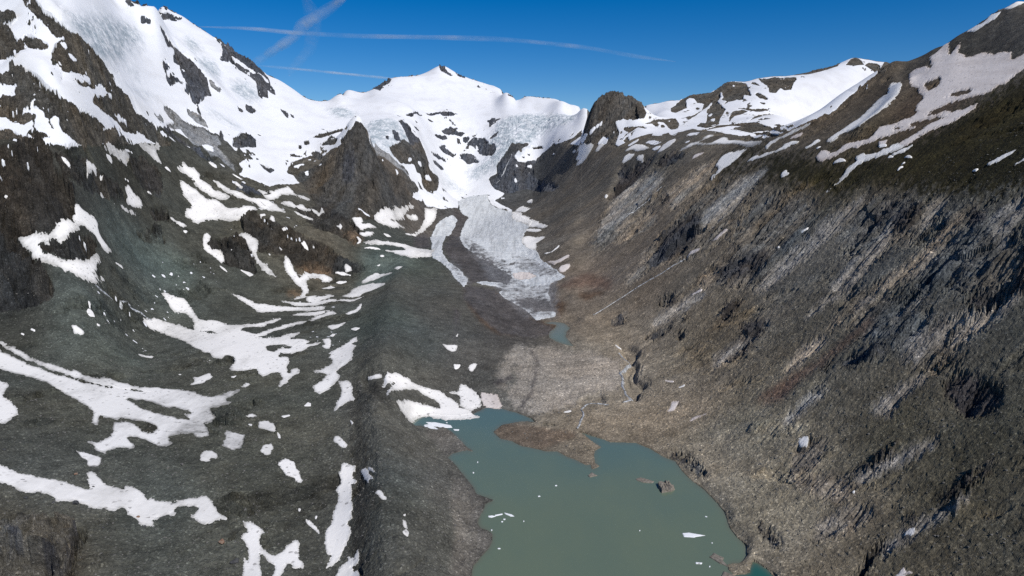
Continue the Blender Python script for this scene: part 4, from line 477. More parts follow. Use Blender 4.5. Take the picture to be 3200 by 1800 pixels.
('wetrock',[710.8,1133.7,728.2,1087.5,714.2,1009.2,685.3,925.4,656.9,876.6,625.4,819.9,603.2,872,594.6,895.1,584.1,933.5,578.8,959.1,586.4,1007.3,590.9,1033.8,642.1,1025.2]),
('wetrock',[611,1711,622.3,1668.6,652.1,1570.6,659.1,1491.7,601.3,1375.6,518.9,1315.1,464.6,1357.7,459.3,1363.1,439.2,1507.4,526.2,1584.7]),
('wetrock',[533.7,1135,565.9,1012.3,555.3,912.7,553.7,867.6,538.7,781.2,508.9,806.5,498.3,841,490.4,886.5,493.9,924,498.2,957.1,507.4,1002.7]),
('wetrock',[390,2575,458,2572,479,2565,498,2371,503,2333,456,2174,304,2075,276,2099,257,2110,270,2229,304,2323]),
('wetrock',[416,1838,501,1977,565,1959,630,1867,597,1724,535.3,1635.1,465.5,1630.4,402.3,1681.7,366,1716,345,1747,359,1852]),
('slab',[655,1378,681.6,1370.5,708.9,1385.1,703.7,1370,666.5,1332.8,631,1322,592.6,1302,558.1,1290.6,503.2,1288,491.6,1289.2,469.2,1304.5,508.9,1339.6,553.1,1361,571.8,1366.1,604.1,1368.2,624.2,1385.6]),
('slab',[614.4,1173,665.3,1210.8,709.7,1233.2,701.9,1202.8,666.2,1173.2,584.6,1110,546,1092.4,533.7,1135,581.5,1171.1]),
('slab',[695.6,1161.6,735.5,1190.9,739,1158.6,699.6,1127.3,669.4,1110.7]),
('slab',[701.4,1010.4,724.7,1015.1,757.2,1018.1,719.4,962.2,692.2,945.2,668.1,917.8,682.8,970.3]),
('slab',[525,1830,625,1891,663,1848,672,1819,625,1772,598,1749,551,1728,514,1725,492,1733,494,1790]),
('slab',[390,2575,442,2561,474,2510,506,2468,516,2364,493,2281,432,2250,386,2216,311,2222,278,2237,354,2459]),
('slab',[524.4,1031.7,545.7,1043.7,553.3,1037.4,556.5,1033.2,546.4,1009.4,530.5,1002.5,517.5,1010.7]),
('slab',[479.5,1098.2,518,1112.7,543.6,1100.7,546.9,1087.7,485.8,1087]),
('slab',[508.5,866,526.2,869.9,533.6,868.3,551.2,862.9,567.6,850.2,588.1,845.9,580.6,837.1,560.6,838,521.7,830.1,504,818.4,502.2,837.2]),
('slab',[439.4,796.5,461.1,801.4,493.4,798.4,509.1,790.4,496.6,783.7,473,780.8,454.4,770.1,447.3,762.6,439.8,774,438.9,783.7]),
('slab',[560.6,838,603.6,833.9,630.7,828,619.8,811.2,584.6,803.2,539.1,810.2]),
('tanslab',[494,2195,502,2191,558,2187,597,2195,633,2158,607,2075,542,2030,477,1997,467,2013,486,2115]),
('tanslab',[337,2230,407,2159,437,2063,420,1991,382,2006,347,2010,314,2024,335,2106]),
('tanslab',[665.9,1067.3,696.7,1071.2,707.8,1065.8,679.6,1042.1,619.9,1015.1,609.7,1012.3,585.8,1010.4,565.9,1012.3,556.3,1050.8,602.5,1048.5,635.4,1056.7]),
('tanslab',[542,938.9,575.4,938.6,576.3,921.8,555.4,915.9,537,916.8,533.2,918.6,526.1,922.9]),
('tanslab',[486.8,1024.9,507.1,1025.4,506.2,1013.7,493.9,1008.4,484.5,1012.8]),
('tanslab',[304,1779,336,1757,347,1760,334,1715,302,1702,291,1708]),
('tanslab',[422.8,1523.7,446.1,1498.1,449.3,1463.7,425.3,1451.4,410.9,1476.6]),
('tanslab',[359.6,809.1,385.9,787.2,358.6,749.2,329.7,761.7]),
('tanslab',[327.6,756.3,373.6,718.3,371.7,682.3,351.3,682.4,329,730.7]),
('tanslab',[323.9,666,345.1,668.3,365.3,668.7,372.7,643.3,340.3,635.8,307.8,639.8]),
('slab',[328.5,1469.2,372,1473.1,410.4,1458.2,412.9,1427.8,348.9,1428.8,308.2,1420.9,302.8,1447.2]),
('slab',[350.6,1161.7,377.5,1166.7,408.5,1168.5,451.6,1174.5,448.6,1154.6,399.2,1129.3,345.9,1115.2]),
('slab',[438.2,1011.8,468.5,1008.9,469.1,983.6,435.1,975.4,401.7,972.2]),
('slab',[371.7,874,415,886.7,423.5,870.5,384.3,857.1,356.9,850.9]),
('slab',[374.5,710.9,414.2,706.8,436.3,700.3,457.3,693.2,454.9,685.3,408.7,689.2,376.9,693.5]),
('slab',[352.1,601.6,391.5,607.7,408.9,606.7,434.1,604.4,433.5,596.3,387.5,595,349.6,587.7]),
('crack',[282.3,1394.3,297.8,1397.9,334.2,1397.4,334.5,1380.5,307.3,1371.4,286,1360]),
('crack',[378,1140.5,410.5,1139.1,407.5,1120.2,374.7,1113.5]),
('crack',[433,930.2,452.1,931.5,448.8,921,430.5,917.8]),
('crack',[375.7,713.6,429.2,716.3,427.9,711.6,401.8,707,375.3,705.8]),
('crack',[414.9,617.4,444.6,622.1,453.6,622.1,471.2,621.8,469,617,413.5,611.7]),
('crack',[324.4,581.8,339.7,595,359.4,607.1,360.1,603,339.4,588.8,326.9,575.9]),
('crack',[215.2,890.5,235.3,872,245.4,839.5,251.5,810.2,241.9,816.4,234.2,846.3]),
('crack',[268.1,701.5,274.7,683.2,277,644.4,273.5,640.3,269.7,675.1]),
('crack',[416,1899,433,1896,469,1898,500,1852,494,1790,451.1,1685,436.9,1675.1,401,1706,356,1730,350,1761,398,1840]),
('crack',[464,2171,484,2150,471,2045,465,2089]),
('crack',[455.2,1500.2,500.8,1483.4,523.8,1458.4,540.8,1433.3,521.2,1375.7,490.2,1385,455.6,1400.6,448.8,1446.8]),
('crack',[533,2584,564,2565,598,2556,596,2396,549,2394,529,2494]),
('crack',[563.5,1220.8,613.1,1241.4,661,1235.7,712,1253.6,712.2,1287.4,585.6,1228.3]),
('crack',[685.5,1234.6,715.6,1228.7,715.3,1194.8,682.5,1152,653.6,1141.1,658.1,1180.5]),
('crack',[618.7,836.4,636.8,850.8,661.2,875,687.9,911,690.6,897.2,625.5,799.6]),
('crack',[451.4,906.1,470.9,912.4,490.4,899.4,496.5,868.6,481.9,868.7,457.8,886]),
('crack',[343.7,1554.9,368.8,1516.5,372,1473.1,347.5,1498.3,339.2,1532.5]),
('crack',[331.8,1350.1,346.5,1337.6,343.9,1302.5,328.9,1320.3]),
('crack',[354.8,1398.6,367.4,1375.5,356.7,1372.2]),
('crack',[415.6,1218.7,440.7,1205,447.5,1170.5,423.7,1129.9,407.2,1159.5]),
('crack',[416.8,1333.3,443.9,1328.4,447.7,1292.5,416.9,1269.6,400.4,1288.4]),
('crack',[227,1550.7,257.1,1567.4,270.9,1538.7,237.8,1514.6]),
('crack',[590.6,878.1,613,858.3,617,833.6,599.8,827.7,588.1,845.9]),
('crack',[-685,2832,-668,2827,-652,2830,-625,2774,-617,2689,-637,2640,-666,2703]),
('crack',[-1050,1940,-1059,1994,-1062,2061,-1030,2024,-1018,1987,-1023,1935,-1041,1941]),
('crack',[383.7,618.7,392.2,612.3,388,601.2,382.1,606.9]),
('cliff',[-1207.2,1473,-1181.7,1530.8,-1168.3,1545.2,-1144.5,1557.3,-1072,1559.7,-1050.4,1564.5,-1024.1,1555.1,-1010.7,1523.4,-965.8,1520.4,-943.1,1485.2,-933.2,1459.8,-925.6,1452.2,-922.7,1426.6,-929.1,1369.4,-957.2,1367,-966.6,1359.2,-1012.5,1355.9,-1034.7,1346.4,-1050.5,1329.4,-1076.5,1282.8]),
('cliff',[-1092.1,1257.3,-1075.8,1278,-1054.3,1319.9,-1036.7,1343.1,-1016.2,1354.1,-989.4,1357.4,-873.5,1271.6,-852.5,1251.7,-845.8,1229.9,-868.3,1218.5,-925.6,1200.2,-935.9,1188,-960.1,1138.7,-981.4,1105.8]),
('cliff',[-1024.1,1555.1,-1013.7,1577.9,-1011,1600.3,-1013.5,1631.9,-1002.2,1665.8,-1003,1762,-995,1780,-984,1744,-967.8,1652.7,-967.2,1626.8,-958.3,1562.4,-968.4,1532.2,-985.7,1521.6]),
('cliff',[-1053,1905,-1066,1949,-1083,2021,-1092,2081,-1068,2108,-1017,2006,-1020,1897,-1033,1878]),
('cliff',[-981,1853,-983,1955,-956,1907,-957,1854,-968,1835]),
('cliff',[-936.5,1689.1,-949,1810,-913,1800,-909,1769,-919,1733,-920,1700]),
('cliff',[-866,1917,-831,1961,-797,1984,-730,1923,-686,1805,-707,1810,-773,1811,-829,1866]),
('cliff',[-937,1338.7,-921.5,1350.5,-913.4,1362,-900.5,1352.3,-896.4,1368.2,-894.9,1388.7,-898,1429.2,-901.1,1446.5,-893.7,1465.9,-869.9,1407.2,-859.3,1352.3,-861.1,1343.5,-867.5,1331,-876.9,1323.3,-904.7,1326.3,-920.8,1330.8]),
('cliff',[-862,2174,-742,2129,-614,2117,-579,2108,-506,2056,-450,2044,-434,1993,-466,1990,-497,1981,-545,1958,-568,1923,-580,1893,-647,1936,-673,1913,-704,1908,-760,1956,-818,2063]),
('cliff',[-732,2299,-689,2432,-671,2469,-604,2402,-559,2366,-514,2296,-489,2208,-498,2159,-607,2221,-676,2240]),
('knoll',[-545.6,634.9,-510.1,626.7,-497.7,637.1,-470.3,628.8,-457.5,630.2,-441.9,627.4,-424.5,619.5,-418.3,607.7,-414.7,589.5,-395.5,544.9,-412,537.1,-456.7,519.2,-491.2,563.3]),
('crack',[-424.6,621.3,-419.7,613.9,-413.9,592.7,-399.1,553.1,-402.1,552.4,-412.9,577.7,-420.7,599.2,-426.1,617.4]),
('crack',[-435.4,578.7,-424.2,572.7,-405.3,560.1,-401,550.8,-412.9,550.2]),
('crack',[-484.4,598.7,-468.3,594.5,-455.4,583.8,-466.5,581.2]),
('tanrock',[-550,2250,-501,2249,-487,2166,-512,2167]),
('tanrock',[-611,1891,-585,1943,-562,1975,-543,1988,-526,1965,-555,1945,-585,1893]),
('tanrock',[-584,1746,-557,1767,-545,1729,-569,1722]),
('bedrock',[9.6,1324,25,1380.8,48.2,1404.6,94.1,1395.8,123.8,1351.2,157.6,1362,184,1314.1,210,1297.4,203.1,1194.9,179.9,1126.5,139,1129,115.9,1103.5,106,1069.2,72.2,1053.2,32.9,1030.7,1.3,1076.6,-9,1138.6,8.6,1184.8,5.3,1250.4]),
('bedrock',[-24.9,1247.4,-6.5,1346.2,10.2,1417.7,35.2,1392.9,25.6,1326.2,1.5,1273.3,-5.8,1185.7,-18.1,1139.4,-27.4,1186.8]),
('darkmor',[35,1381.5,47.6,1314.3,40.3,1205.9,32.5,1134.5,18,1091.3,11,1059,15.6,1058.4,35.7,1124.9,45.4,1205.9,52.4,1314.4,43.1,1376.1]),
('darkmor',[-34.6,1186.8,1.5,1216.7,1.5,1201.7,-26.9,1164.1]),
('darkmud',[101,1786,127,1758,144,1734,129.7,1673.3,113.4,1651.9,102,1714]),
('darkmud',[172,1786,183,1793,204,1792,223,1780,258,1744,249,1745,230,1741,211,1733,191,1718]),
('darkmud',[0,1719,32.6,1664.4,55.5,1615.6,105,1595,99.9,1551.1,45.4,1515.6,0,1474.7]),
('darkmud',[-129,1829,-97,1823,-34,1824,0,1719,0,1474.7,-38.8,1471.1,-74.6,1531.2,-103.4,1631.1]),
('redscree',[523,966.9,519.8,952,476.9,939.8,412.9,930.1,377,905.5,362.8,921.8,351.2,947.9,375.5,954.2,403.7,958.8,441.2,949.8]),
('redscree',[216,1949,255,1860,268,1816,258,1744,243,1772,218,1809,199,1820,159,1824,149,1827,110,1856,169,1879,180,1894,204,1937]),
('greenscree',[-734.4,1149.3,-720.1,1158.6,-712.2,1168,-679.9,1179.7,-661,1176.2,-645.2,1168.1,-645.9,1153.2,-659.6,1156.8,-671.4,1157,-701.5,1148.9]),
('greenscree',[-459,2123,-391,2160,-379,2162,-366,2149,-337,2111,-324,2100,-313,2098,-325,1872,-329,1847,-348,1774,-364,1797,-378,1813,-406,1838,-433,1854,-434,1923,-431,1979]),
('greenscree',[-907.2,1498.9,-910.5,1543,-923.1,1664.6,-919,1705,-910,1737,-893,1759,-871,1772,-829,1741,-795,1711,-802,1615.9,-827.2,1624.6,-842.2,1626.7,-860.6,1622.1,-875.4,1611.3,-882.5,1599.3,-886.9,1582.6,-891,1519.9]),
('darkmor',[-295,3539,-257,3505,-218,3443,-234,3137,-196,2557,-181,2473,-132,2280,-98,2212,-36,2097,0,2002,-50,1937,-106,1912,-122,1842,-125,1947,-136,1983,-206,2172,-236,2317,-234,2460,-283,3094]),
('darkmor',[-418,2938,-391,3035,-374,3068,-299,2475,-279,2332,-309,2340,-337,2330,-367,2568]),
('darkmor',[-129,1850,-96,1850,-64,1858,2,1751,30.6,1681.1,50.4,1622,91.8,1582.4,102,1519,45.8,1466.5,10.6,1474.9,-24.7,1472.9,-72.5,1556.8,-125,1717]),
('darkmor',[-140.2,1607.7,-123.1,1570.4,-119.7,1437.6,-112.5,1296.4,-116.6,1298.4,-125,1449.6]),
('wetdebris',[-153.9,581.4,-165.2,651.1,-175.4,707.1,-199.4,811.2,-234.6,937.9,-262.4,1050.4,-256.5,1082.1,-236.7,1022.1,-219.2,961.6,-193.8,839.7,-171,744.3,-151.7,674.1,-142.4,617.9,-141.8,589.8,-140.5,571]),
('wetdebris',[-253.3,1086.3,-231.2,1076.5,-224.5,1075.8,-218.5,1078.9,-201.7,1039.8,-193.7,1008.2,-184,976.3,-175.9,945.2,-185.4,940.7,-190.6,940.7,-197,946.3,-204.5,956.6,-214,975.3,-225.9,1004.3,-241.4,1053.6]),
('wetdebris',[-159.2,714,-144.2,685.9,-131.8,667.8,-135.4,653.7,-145,659.8,-155.8,670.6,-167.6,715.5]),
('ribs',[-324,1910,-317,1928,-312,1954,-274,2126,-258,2168,-219,2225,-164,2043,-136,1964,-108,1857,-106.8,1401,-106.2,1274.4,-119.1,1166.7,-143.6,1153.9,-161.2,1141,-177.6,1124,-193,1103.9,-213.1,1102.7,-224.2,1107.7,-237.5,1122.6,-247.1,1143.2,-252.7,1175.6,-305,1514.4,-321,1863]),
('ribs',[-153.4,682.6,-152.4,716.6,-153.6,774.2,-152.3,836.4,-156.6,882.8,-145.8,904.9,-137.7,916.4,-128.9,924.8,-119.4,928.7,-110.6,911.9,-89,862.7,-56.5,794.3,-31.8,742.6,-20.6,676,-34.7,629,-41.7,600.9,-63.5,572,-75.5,560.3,-90.7,551.5,-100.1,548.9,-113.8,551.8,-128.6,559.2]),
('ribs',[-219.6,923.3,-205.6,906.9,-199.4,901.7,-193.7,898.3,-188.6,898.1,-184.2,901.2,-176.8,914.6,-166.3,942,-142.7,947.7,-138.5,946.9,-129.6,941.9,-120.3,933.5,-100.8,905.5,-86.3,880.3,-97.4,852,-106.6,815.6,-112.5,795,-121.3,768.5,-128.2,735.7,-130.9,728.1,-139,722.8,-147.8,721.9,-158.2,728.2,-171,744.3]),
('silt',[-28.4,970.1,-15.3,997.7,6.2,1002.6,60.2,977.5,95.2,965.7,93.4,945.1,72,931.9,42,904.4,12.8,918.4,0,935.2,-17.5,944.4]),
('bank',[-130,962.8,-125.5,971.2,-120.5,975.5,-109.7,978.4,-92.9,978.7,-50.9,896.5,-66.8,895.8,-82.5,892.4,-89.5,879.7,-111.7,929]),
('bank',[-77.1,829.7,-60.4,812.5,-33.2,765,-33.2,736,-38.7,706.6,-21,674.5,-40.2,602.3,-47.7,593.9,-58.2,578.7,-61,668.6,-72.3,735]),
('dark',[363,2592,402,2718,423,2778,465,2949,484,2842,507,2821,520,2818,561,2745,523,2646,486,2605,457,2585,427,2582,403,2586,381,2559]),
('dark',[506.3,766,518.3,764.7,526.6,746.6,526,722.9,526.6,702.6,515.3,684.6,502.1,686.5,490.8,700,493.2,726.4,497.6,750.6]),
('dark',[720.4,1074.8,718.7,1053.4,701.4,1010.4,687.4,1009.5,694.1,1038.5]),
('ice',[-294,3712,-300,4052,-284,4123,-262,4126,-147,4097,-136,3988,-117,3899,-47,3768,-23,3699,0,3537,16,3289,31,3203,87,3001,64,2875,52,2781,36,2480,62,2354,84,2305,96,2184,120,2045,154,1931,135,1906,112,1901,99,1820,104,1749,102.9,1692.7,111.6,1670,108.5,1652,57.9,1615.6,49.2,1648.5,32.3,1695.5,0,1751,-20,1776,-37,1822,-20,1892,0,2001,-36,2096,-62,2150,-106,2206,-170,2376,-197,2549,-238,3144,-238,3211,-218,3445,-260,3499]),
('ice',[-289,3399,-265,3344,-284,3112,-245,2482,-243,2350,-227,2226,-203,2135,-150,2015,-127,1933,-126,1865,-132,1828,-147,1887,-165,1938,-183,2012,-215,2102,-247,2165,-267,2226,-283,2401,-307,2544,-362,3062,-357,3245,-328,3344]),
('ice',[-106,1900,-83,1926,-32,1934,2,1897,26,1837,2,1841,-42,1878,-81,1885]),
('dirtyice',[-197,2549,-216,3142,-202,3062,-157,2493,-117,2270,-35,2121,-5,2053,14,2001,58,1900,93,1912,127,1918,110,1644.2,70.5,1638.8,41.1,1638.7,18.8,1694.3,-30,1796,-48,1878,-130,2265,-167,2407,-181,2466]),
('dirtyice',[-200,2173,-158,2041,-136,1976,-125,1934,-129,1829,-163,1960,-184,2031]),
('dirtyice',[-159,2550,-137,2495,-117,2455,-89,2368,-52,2267,0,2192,0,2015,-36,2110,-88,2174,-144,2307]),
('dirtyice',[0,2316,40,2271,66,2235,86,2187,95,2155,112,2074,149,1946,136,1912,73,1986,33,2078,0,2131]),
('dirtyice',[0,1784,21,1785,53,1782,104,1742,103,1685.6,75.5,1688.1,26,1733]),
('moraine_rim',[-176,2074,-125,1947,-132,1828,-139,1888,-137,1944])]
PATCH = [
('snow tongue hanging between two dark spurs high on the mountainside',[-1042,1773,-1052,1813,-1057,1840,-1057,1886,-1066,1939,-1072,1968,-1055,1913,-1046,1891,-1043,1859,-1044,1830,-1041,1811,-1040,1776],[]),
('curled snow scrap under the hanging tongue on dark rock',[-1035,1771,-1039,1798,-1036,1800,-1029,1784,-1030,1773],[]),
('wide snow chute narrowing to a point above the dark buttress',[-1105,2035,-1112,2067,-1121,2150,-1125,2202,-1126,2251,-1116,2202,-1113,2171,-1085,2149,-1082,2126,-1096,2111,-1100,2101,-1107,2058],[]),
('thin white snow line between the hanging tongue and the wide chute',[-1061,1883,-1064,1909,-1079,1958,-1084,1985,-1086,2008,-1087,2048,-1082,1986,-1077,1961,-1067,1926],[]),
('blocky snow patch alone in the middle of the dark cliff',[-1003.2,1628.6,-1006.6,1650.6,-1005.6,1667.2,-1002.5,1675.9,-993.4,1651,-985.4,1603.6,-990.1,1605.5,-996.2,1624.3],[]),
('slanting snow patch on the brown cliff near the skyline chute',[-1009.9,1553.6,-1005.3,1561.4,-991.7,1561.8,-990.8,1549.2,-998.6,1549],[]),
('tiny snow fleck on the cliff below the blocky patch',[-989.1,1657.1,-997.7,1684.5,-995.2,1685.4,-987.6,1661.6],[]),
('kite shaped snow patch at the foot of the dark cliff',[-1007,1797,-1015,1825,-1012,1828,-1007,1826,-1004,1837,-996,1853,-983,1822,-981,1742,-987,1755,-994,1785,-999,1782],[]),
('long thin snow streak slanting below the cliff towards the scree',[-959.6,1586.1,-967.2,1625.8,-966.3,1654.8,-968.5,1671.5,-972,1766,-965,1773,-964.2,1651.5],[]),
('short snow line beside the dark buttress on the scree',[-1019,1898,-1013,1923,-1004,1941,-1008,1922],[]),
('hairline of snow over the kite shaped patch',[-1023,1807,-1023,1837,-1020,1852,-1021,1816],[]),
('small snow wedge right under the tip of the wide chute',[-1076,2138,-1077,2165,-1063,2167],[]),
('ragged snow band above the great fan on the slope',[-1076,2227,-1075,2259,-1086,2290,-1079,2295,-1065,2285,-1062,2329,-1054,2301,-1045,2305,-1023,2304,-1036,2287,-1024,2266,-1003,2268,-983,2258,-920,2242,-915,2211,-928,2188,-1017,2212,-1027,2236,-1050,2235,-1066,2216],[]),
('great fan of avalanche snow spreading on the mountainside',[-1046,2170,-1034,2183,-1024,2186,-994,2186,-969,2169,-955,2172,-945,2201,-907,2165,-879,2156,-853,2170,-858,2194,-820,2198,-812,2175,-827,2149,-819,2135,-824,2100,-833,2081,-858,2062,-885,2063,-910,2024,-905,2006,-915,1983,-938,1985,-953,1983,-965,2035,-965,2065,-980,2089,-997,2095,-1014,2116],[]),
('stepped snow band running along the slope beyond the great fan',[-1005,2313,-982,2312,-941,2289,-904,2294,-857,2271,-813,2294,-733,2240,-757,2215,-770,2207,-784,2202,-805,2199,-832,2230,-864,2237,-901,2249,-923,2249,-962,2276],[]),
('short snow ribbon below the point of the great fan',[-961,1921,-936,1931,-921,1943,-923,1906,-942,1909,-951,1906],[]),
('small snow dab below the short ribbon on green scree',[-916,1896,-911,1916,-905,1891],[]),
('hourglass snow gully falling from the corner of the dark cliff',[-933.2,1459.8,-942.1,1484.8,-931.9,1481.3,-923.3,1512.6,-919.7,1516.3,-914.6,1509.9,-908,1493.4,-902.8,1490.6,-899.3,1490.5,-896.1,1494.6,-891.4,1496.1,-886.1,1514,-879.4,1472.3,-882.3,1460.9,-891.7,1468.9,-898,1467.5,-915.2,1426.4,-922.7,1426.6,-925.6,1452.2],[]),
('large forked snowfield wrapped round a dark rock knob under the cliff',[-989.5,1357.6,-962,1358,-955.2,1367,-942.5,1365.6,-925.4,1369.7,-926.6,1385.6,-925.1,1396.7,-926.4,1405.9,-919.9,1421.4,-912.7,1428.2,-903.5,1431,-900.9,1406.3,-903.4,1384.4,-898,1384.6,-896,1374.1,-897.4,1364.6,-902.7,1349.6,-909.3,1364.7,-916.9,1354.7,-918.3,1346.8,-940.1,1340.7,-932.7,1334.6,-919.6,1328.8,-899.9,1317.8,-883.6,1318.7,-875.7,1321.2,-870.7,1325.1,-863.3,1337.2,-859.4,1355.6,-861.7,1369.6,-872.1,1411.7,-872.4,1442.1,-862.9,1414,-858.5,1395.9,-851.4,1382.4,-846.2,1353.4,-843.4,1354.6,-839.3,1366,-842.1,1390.6,-837.8,1385.8,-833.7,1358.7,-830,1345.5,-828,1351.3,-828.6,1329.5,-830.1,1320.7,-838.7,1305.5,-847.1,1299.8,-865,1295.6,-881.3,1297.3,-900.6,1302.3,-925.8,1312.6,-944.8,1325.2,-963.1,1339.6],[]),
('hook of snow on the scree beside the forked snowfield',[-871.9,1463.2,-871.7,1482.2,-868.9,1501.8,-863.5,1505.9,-868.1,1489.1],[]),
('upright ragged snow patch on the edge of the brown rock bench',[-873,1922,-876,1956,-864,1953,-854,1921,-850,1892,-827,1868,-813,1880,-792,1861,-777,1823,-777,1808,-800,1826,-824,1840,-844,1857,-862,1895],[]),
('thin snow tail under the upright ragged patch',[-784,1799,-760,1785,-743,1769,-762,1777],[]),
('long snow gully splitting the brown rock bench',[-800,1993,-791,2007,-737,1976,-725,1941,-716,1899,-702,1872,-674,1860,-660,1842,-632,1822,-646,1813,-678,1832,-702,1852,-722,1892],[]),
('crook of snow caught on the near dark cliff at the frame edge',[-1066.6,1419.7,-1062.5,1425.8,-1058.8,1439.6,-1049.9,1435.1,-1057.2,1423.6,-1064.8,1416.7],[]),
('ragged snow crumbs at the lower lip of the brown rock bench',[-744,1812,-720,1802,-687,1798,-694,1781],[]),
('narrow snow strip on the rock above the great fan',[-1058,2414,-1045,2424,-1020,2400,-1040,2402],[]),
('slim snow streak beside the dirty glacier edge',[-992,2424,-946,2408,-935,2396,-957,2402],[]),
('pointed snow streak on the slope above the stepped band',[-968,2369,-932,2352,-893,2316,-913,2318],[]),
('lobed snow bench along the rock step below the first butte',[-879,2367,-856,2358,-837,2371,-826,2411,-830,2444,-825,2549,-796,2511,-779,2480,-762,2519,-729,2502,-733,2466,-755,2468,-771,2453,-786,2446,-801,2395,-793,2348,-807,2301,-829,2299,-838,2315,-819,2369,-846,2329],[]),
('stepped snow bench lower on the same rock step',[-777,2298,-774,2342,-758,2364,-737,2340,-731,2397,-707,2351,-687,2373,-662,2358,-678,2444,-654,2385,-653,2323,-677,2336,-689,2334,-759,2294],[]),
('feathered snow wedge ending on the grey slope',[-843,2263,-828,2277,-787,2239,-765,2249,-733,2240,-757,2215,-770,2207,-784,2202,-805,2199,-824,2226],[]),
('thin wavy snow line under the stepped bench',[-730,2278,-694,2277,-651,2267,-664,2244,-695,2253],[]),
('drop shaped snow patch on the grey slope',[-760,2144,-765,2176,-753,2163,-739,2129,-726,2113,-745,2119],[]),
('flat little snow oval beside the drop shaped patch',[-794,2149,-782,2166,-774,2153,-786,2142],[]),
('round snow spot under the drop shaped patch',[-706,2087,-704,2111,-692,2098,-695,2080],[]),
('snow patch like two fingers on the dark rock bench',[-649,2069,-633,2055,-637,2081,-621,2054,-609,2038,-621,2032],[]),
('tiny snow fleck beside the two fingered patch',[-613,2077,-605,2084,-603,2071],[]),
("small twin snow flames on the butte's foot",[-595,2285,-566,2249,-564,2270,-584,2305,-571,2265],[]),
('snow sliver in the cleft of the rock bench',[-682,1977,-664,1960,-661,1947],[]),
('snow sliver on the brown rocks left of the deep snow gully',[-696,1917,-679,1907,-676,1898],[]),
('deep white gully of snow running round the foot of the brown rocks',[-637,1891,-647,1936,-631,1922,-613,1896,-605,1877,-594,1868,-582,1844,-584,1887,-594,1886,-562,1934,-552,1946,-541,1954,-528,1947,-514,1936,-527,1916,-533,1900,-551,1909,-566,1881,-561,1836,-544,1794,-534,1760,-533,1714,-550,1702,-579.6,1692.3,-553,1711,-547,1736,-561,1790,-583,1812,-607,1839,-629,1868],[]),
('triangle of snow banked against the end of the brown rocks',[-496,1992,-501,2018,-494,2029,-471,1998,-490,1984],[]),
('low snow apron along the base of the brown rocks',[-523,1977,-495,1981,-465,1961,-500,1965],[]),
('snow crescent curled round the orange rock corner',[-509,2219,-487,2200,-485,2175,-496,2153,-490,2180],[]),
('broad flat snowfield reaching the ice tongue across the valley floor',[-479,2189,-466,2222,-423,2295,-390,2368,-375,2384,-358,2370,-339,2351,-312,2333,-261,2292,-260,2202,-273,2192,-284,2174,-314,2104,-325,2104,-338,2113,-352,2130,-367,2152,-380,2168,-396,2174,-410,2174,-400,2186,-380,2203,-368,2204,-343,2195,-370,2305,-411,2256,-432,2216,-463,2173],[]),
('thin snow line under the broad flat snowfield',[-473,2144,-444,2173,-414,2182,-435,2159],[]),
('snow bank with a scalloped edge at the foot of the far rock bench',[-559,2379,-532,2416,-519,2384,-524,2346,-507,2383,-500,2412,-488,2412,-478,2419,-484,2379,-491,2347,-499,2321,-504,2282,-535,2331],[]),
('striped snow patch on dark green scree beside the rock corner',[-505,2252,-473,2342,-466,2287,-476,2256,-487,2231],[]),
('speckled snow dash on the dark green scree',[-453,2398,-443,2436,-430,2433,-437,2385],[]),
('streaky snow fan at the foot of the first butte',[-512,2506,-504,2682,-498,2737,-496,2910,-489,3067,-469,3160,-447,3224,-456,3161,-477,3055,-471,2960,-476,2884,-468,2740,-473,2634,-461,2673,-461,2791,-453,2892,-438,2960,-447,2903,-448,2805,-438,2622,-448,2572,-462,2548,-475,2518,-498,2488],[]),
('upright snow column leading down from the basin beside the ice',[-423,3329,-406,3368,-389,3399,-370,3421,-370,3282,-384,3154,-402,3005,-414,2965,-424,2916,-419,2991,-412,3053,-407,3195],[]),
('square snow block between the streaky fan and the snow column',[-472,3023,-462,3071,-437,3151,-430,3131,-456,3029],[]),
('flat snow dash below the upright snow column',[-409,2582,-405,2650,-426,2891,-418,2945,-407,2983,-411,2887,-385,2593,-397,2575],[]),
('snow commas in a row on the green moraine',[-408,2032,-397,2049,-399,2032],[]),
('small snow patch shaped like a fish on the moraine',[-343,1964,-336,1976,-319,1976,-318,1953,-326,1914],[]),
('small snow oval under the broad flat snowfield',[-415,2118,-405,2130,-398,2119,-407,2107],[]),
('feathered diagonal snow streak on the green moraine',[-430,1908,-417,1952,-394,1970,-384,1951,-369,1940,-352,1920,-333,1889,-365,1909,-379,1907,-402,1897,-420,1885],[]),
('swept snow streak just below the feathered one',[-448,1751,-433,1784,-439,1858,-421,1878,-385,1867,-370,1849,-335,1792,-345,1792,-353,1787,-380,1781,-391,1774,-401,1736,-424,1737],[]),
('little snow dash beyond the low apron',[-502,1911,-494,1926,-468,1922,-486,1904],[]),
('snow edge pinched between scree and the foot of the gully snow',[-523,1825,-512,1865,-505,1881,-489,1870,-495,1842,-505,1838],[]),
('white snow chute falling from the hummocks beside the dark wall',[324,3906,338,3887,352,3854,362,3734,376,3662,390,3606,406,3566,424,3541,409,3522,396,3512,384,3506,373,3508,362,3513,332,3564,330,3599,342,3594,353,3576,338,3640,330,3783,340,3684,354,3643,342,3857],[]),
('narrow snow chute right beside the broader one',[402,3470,424,3497,446,3517,462,3472,433,3447,411,3468],[]),
('domed snow patch on the brink of the slope',[503,3118,524,3141,539,3152,561,3153,575,3032,573,2890,547,2950,532,3007,533,3064],[]),
('snow parallelogram on the lip of the black cliff',[467,2964,490,3037,512,3035,522,2944,498,2923,482,2939],[]),
('small rounded snow patch on the lip of the black cliff',[514,2878,525,2894,540,2864,525,2781],[]),
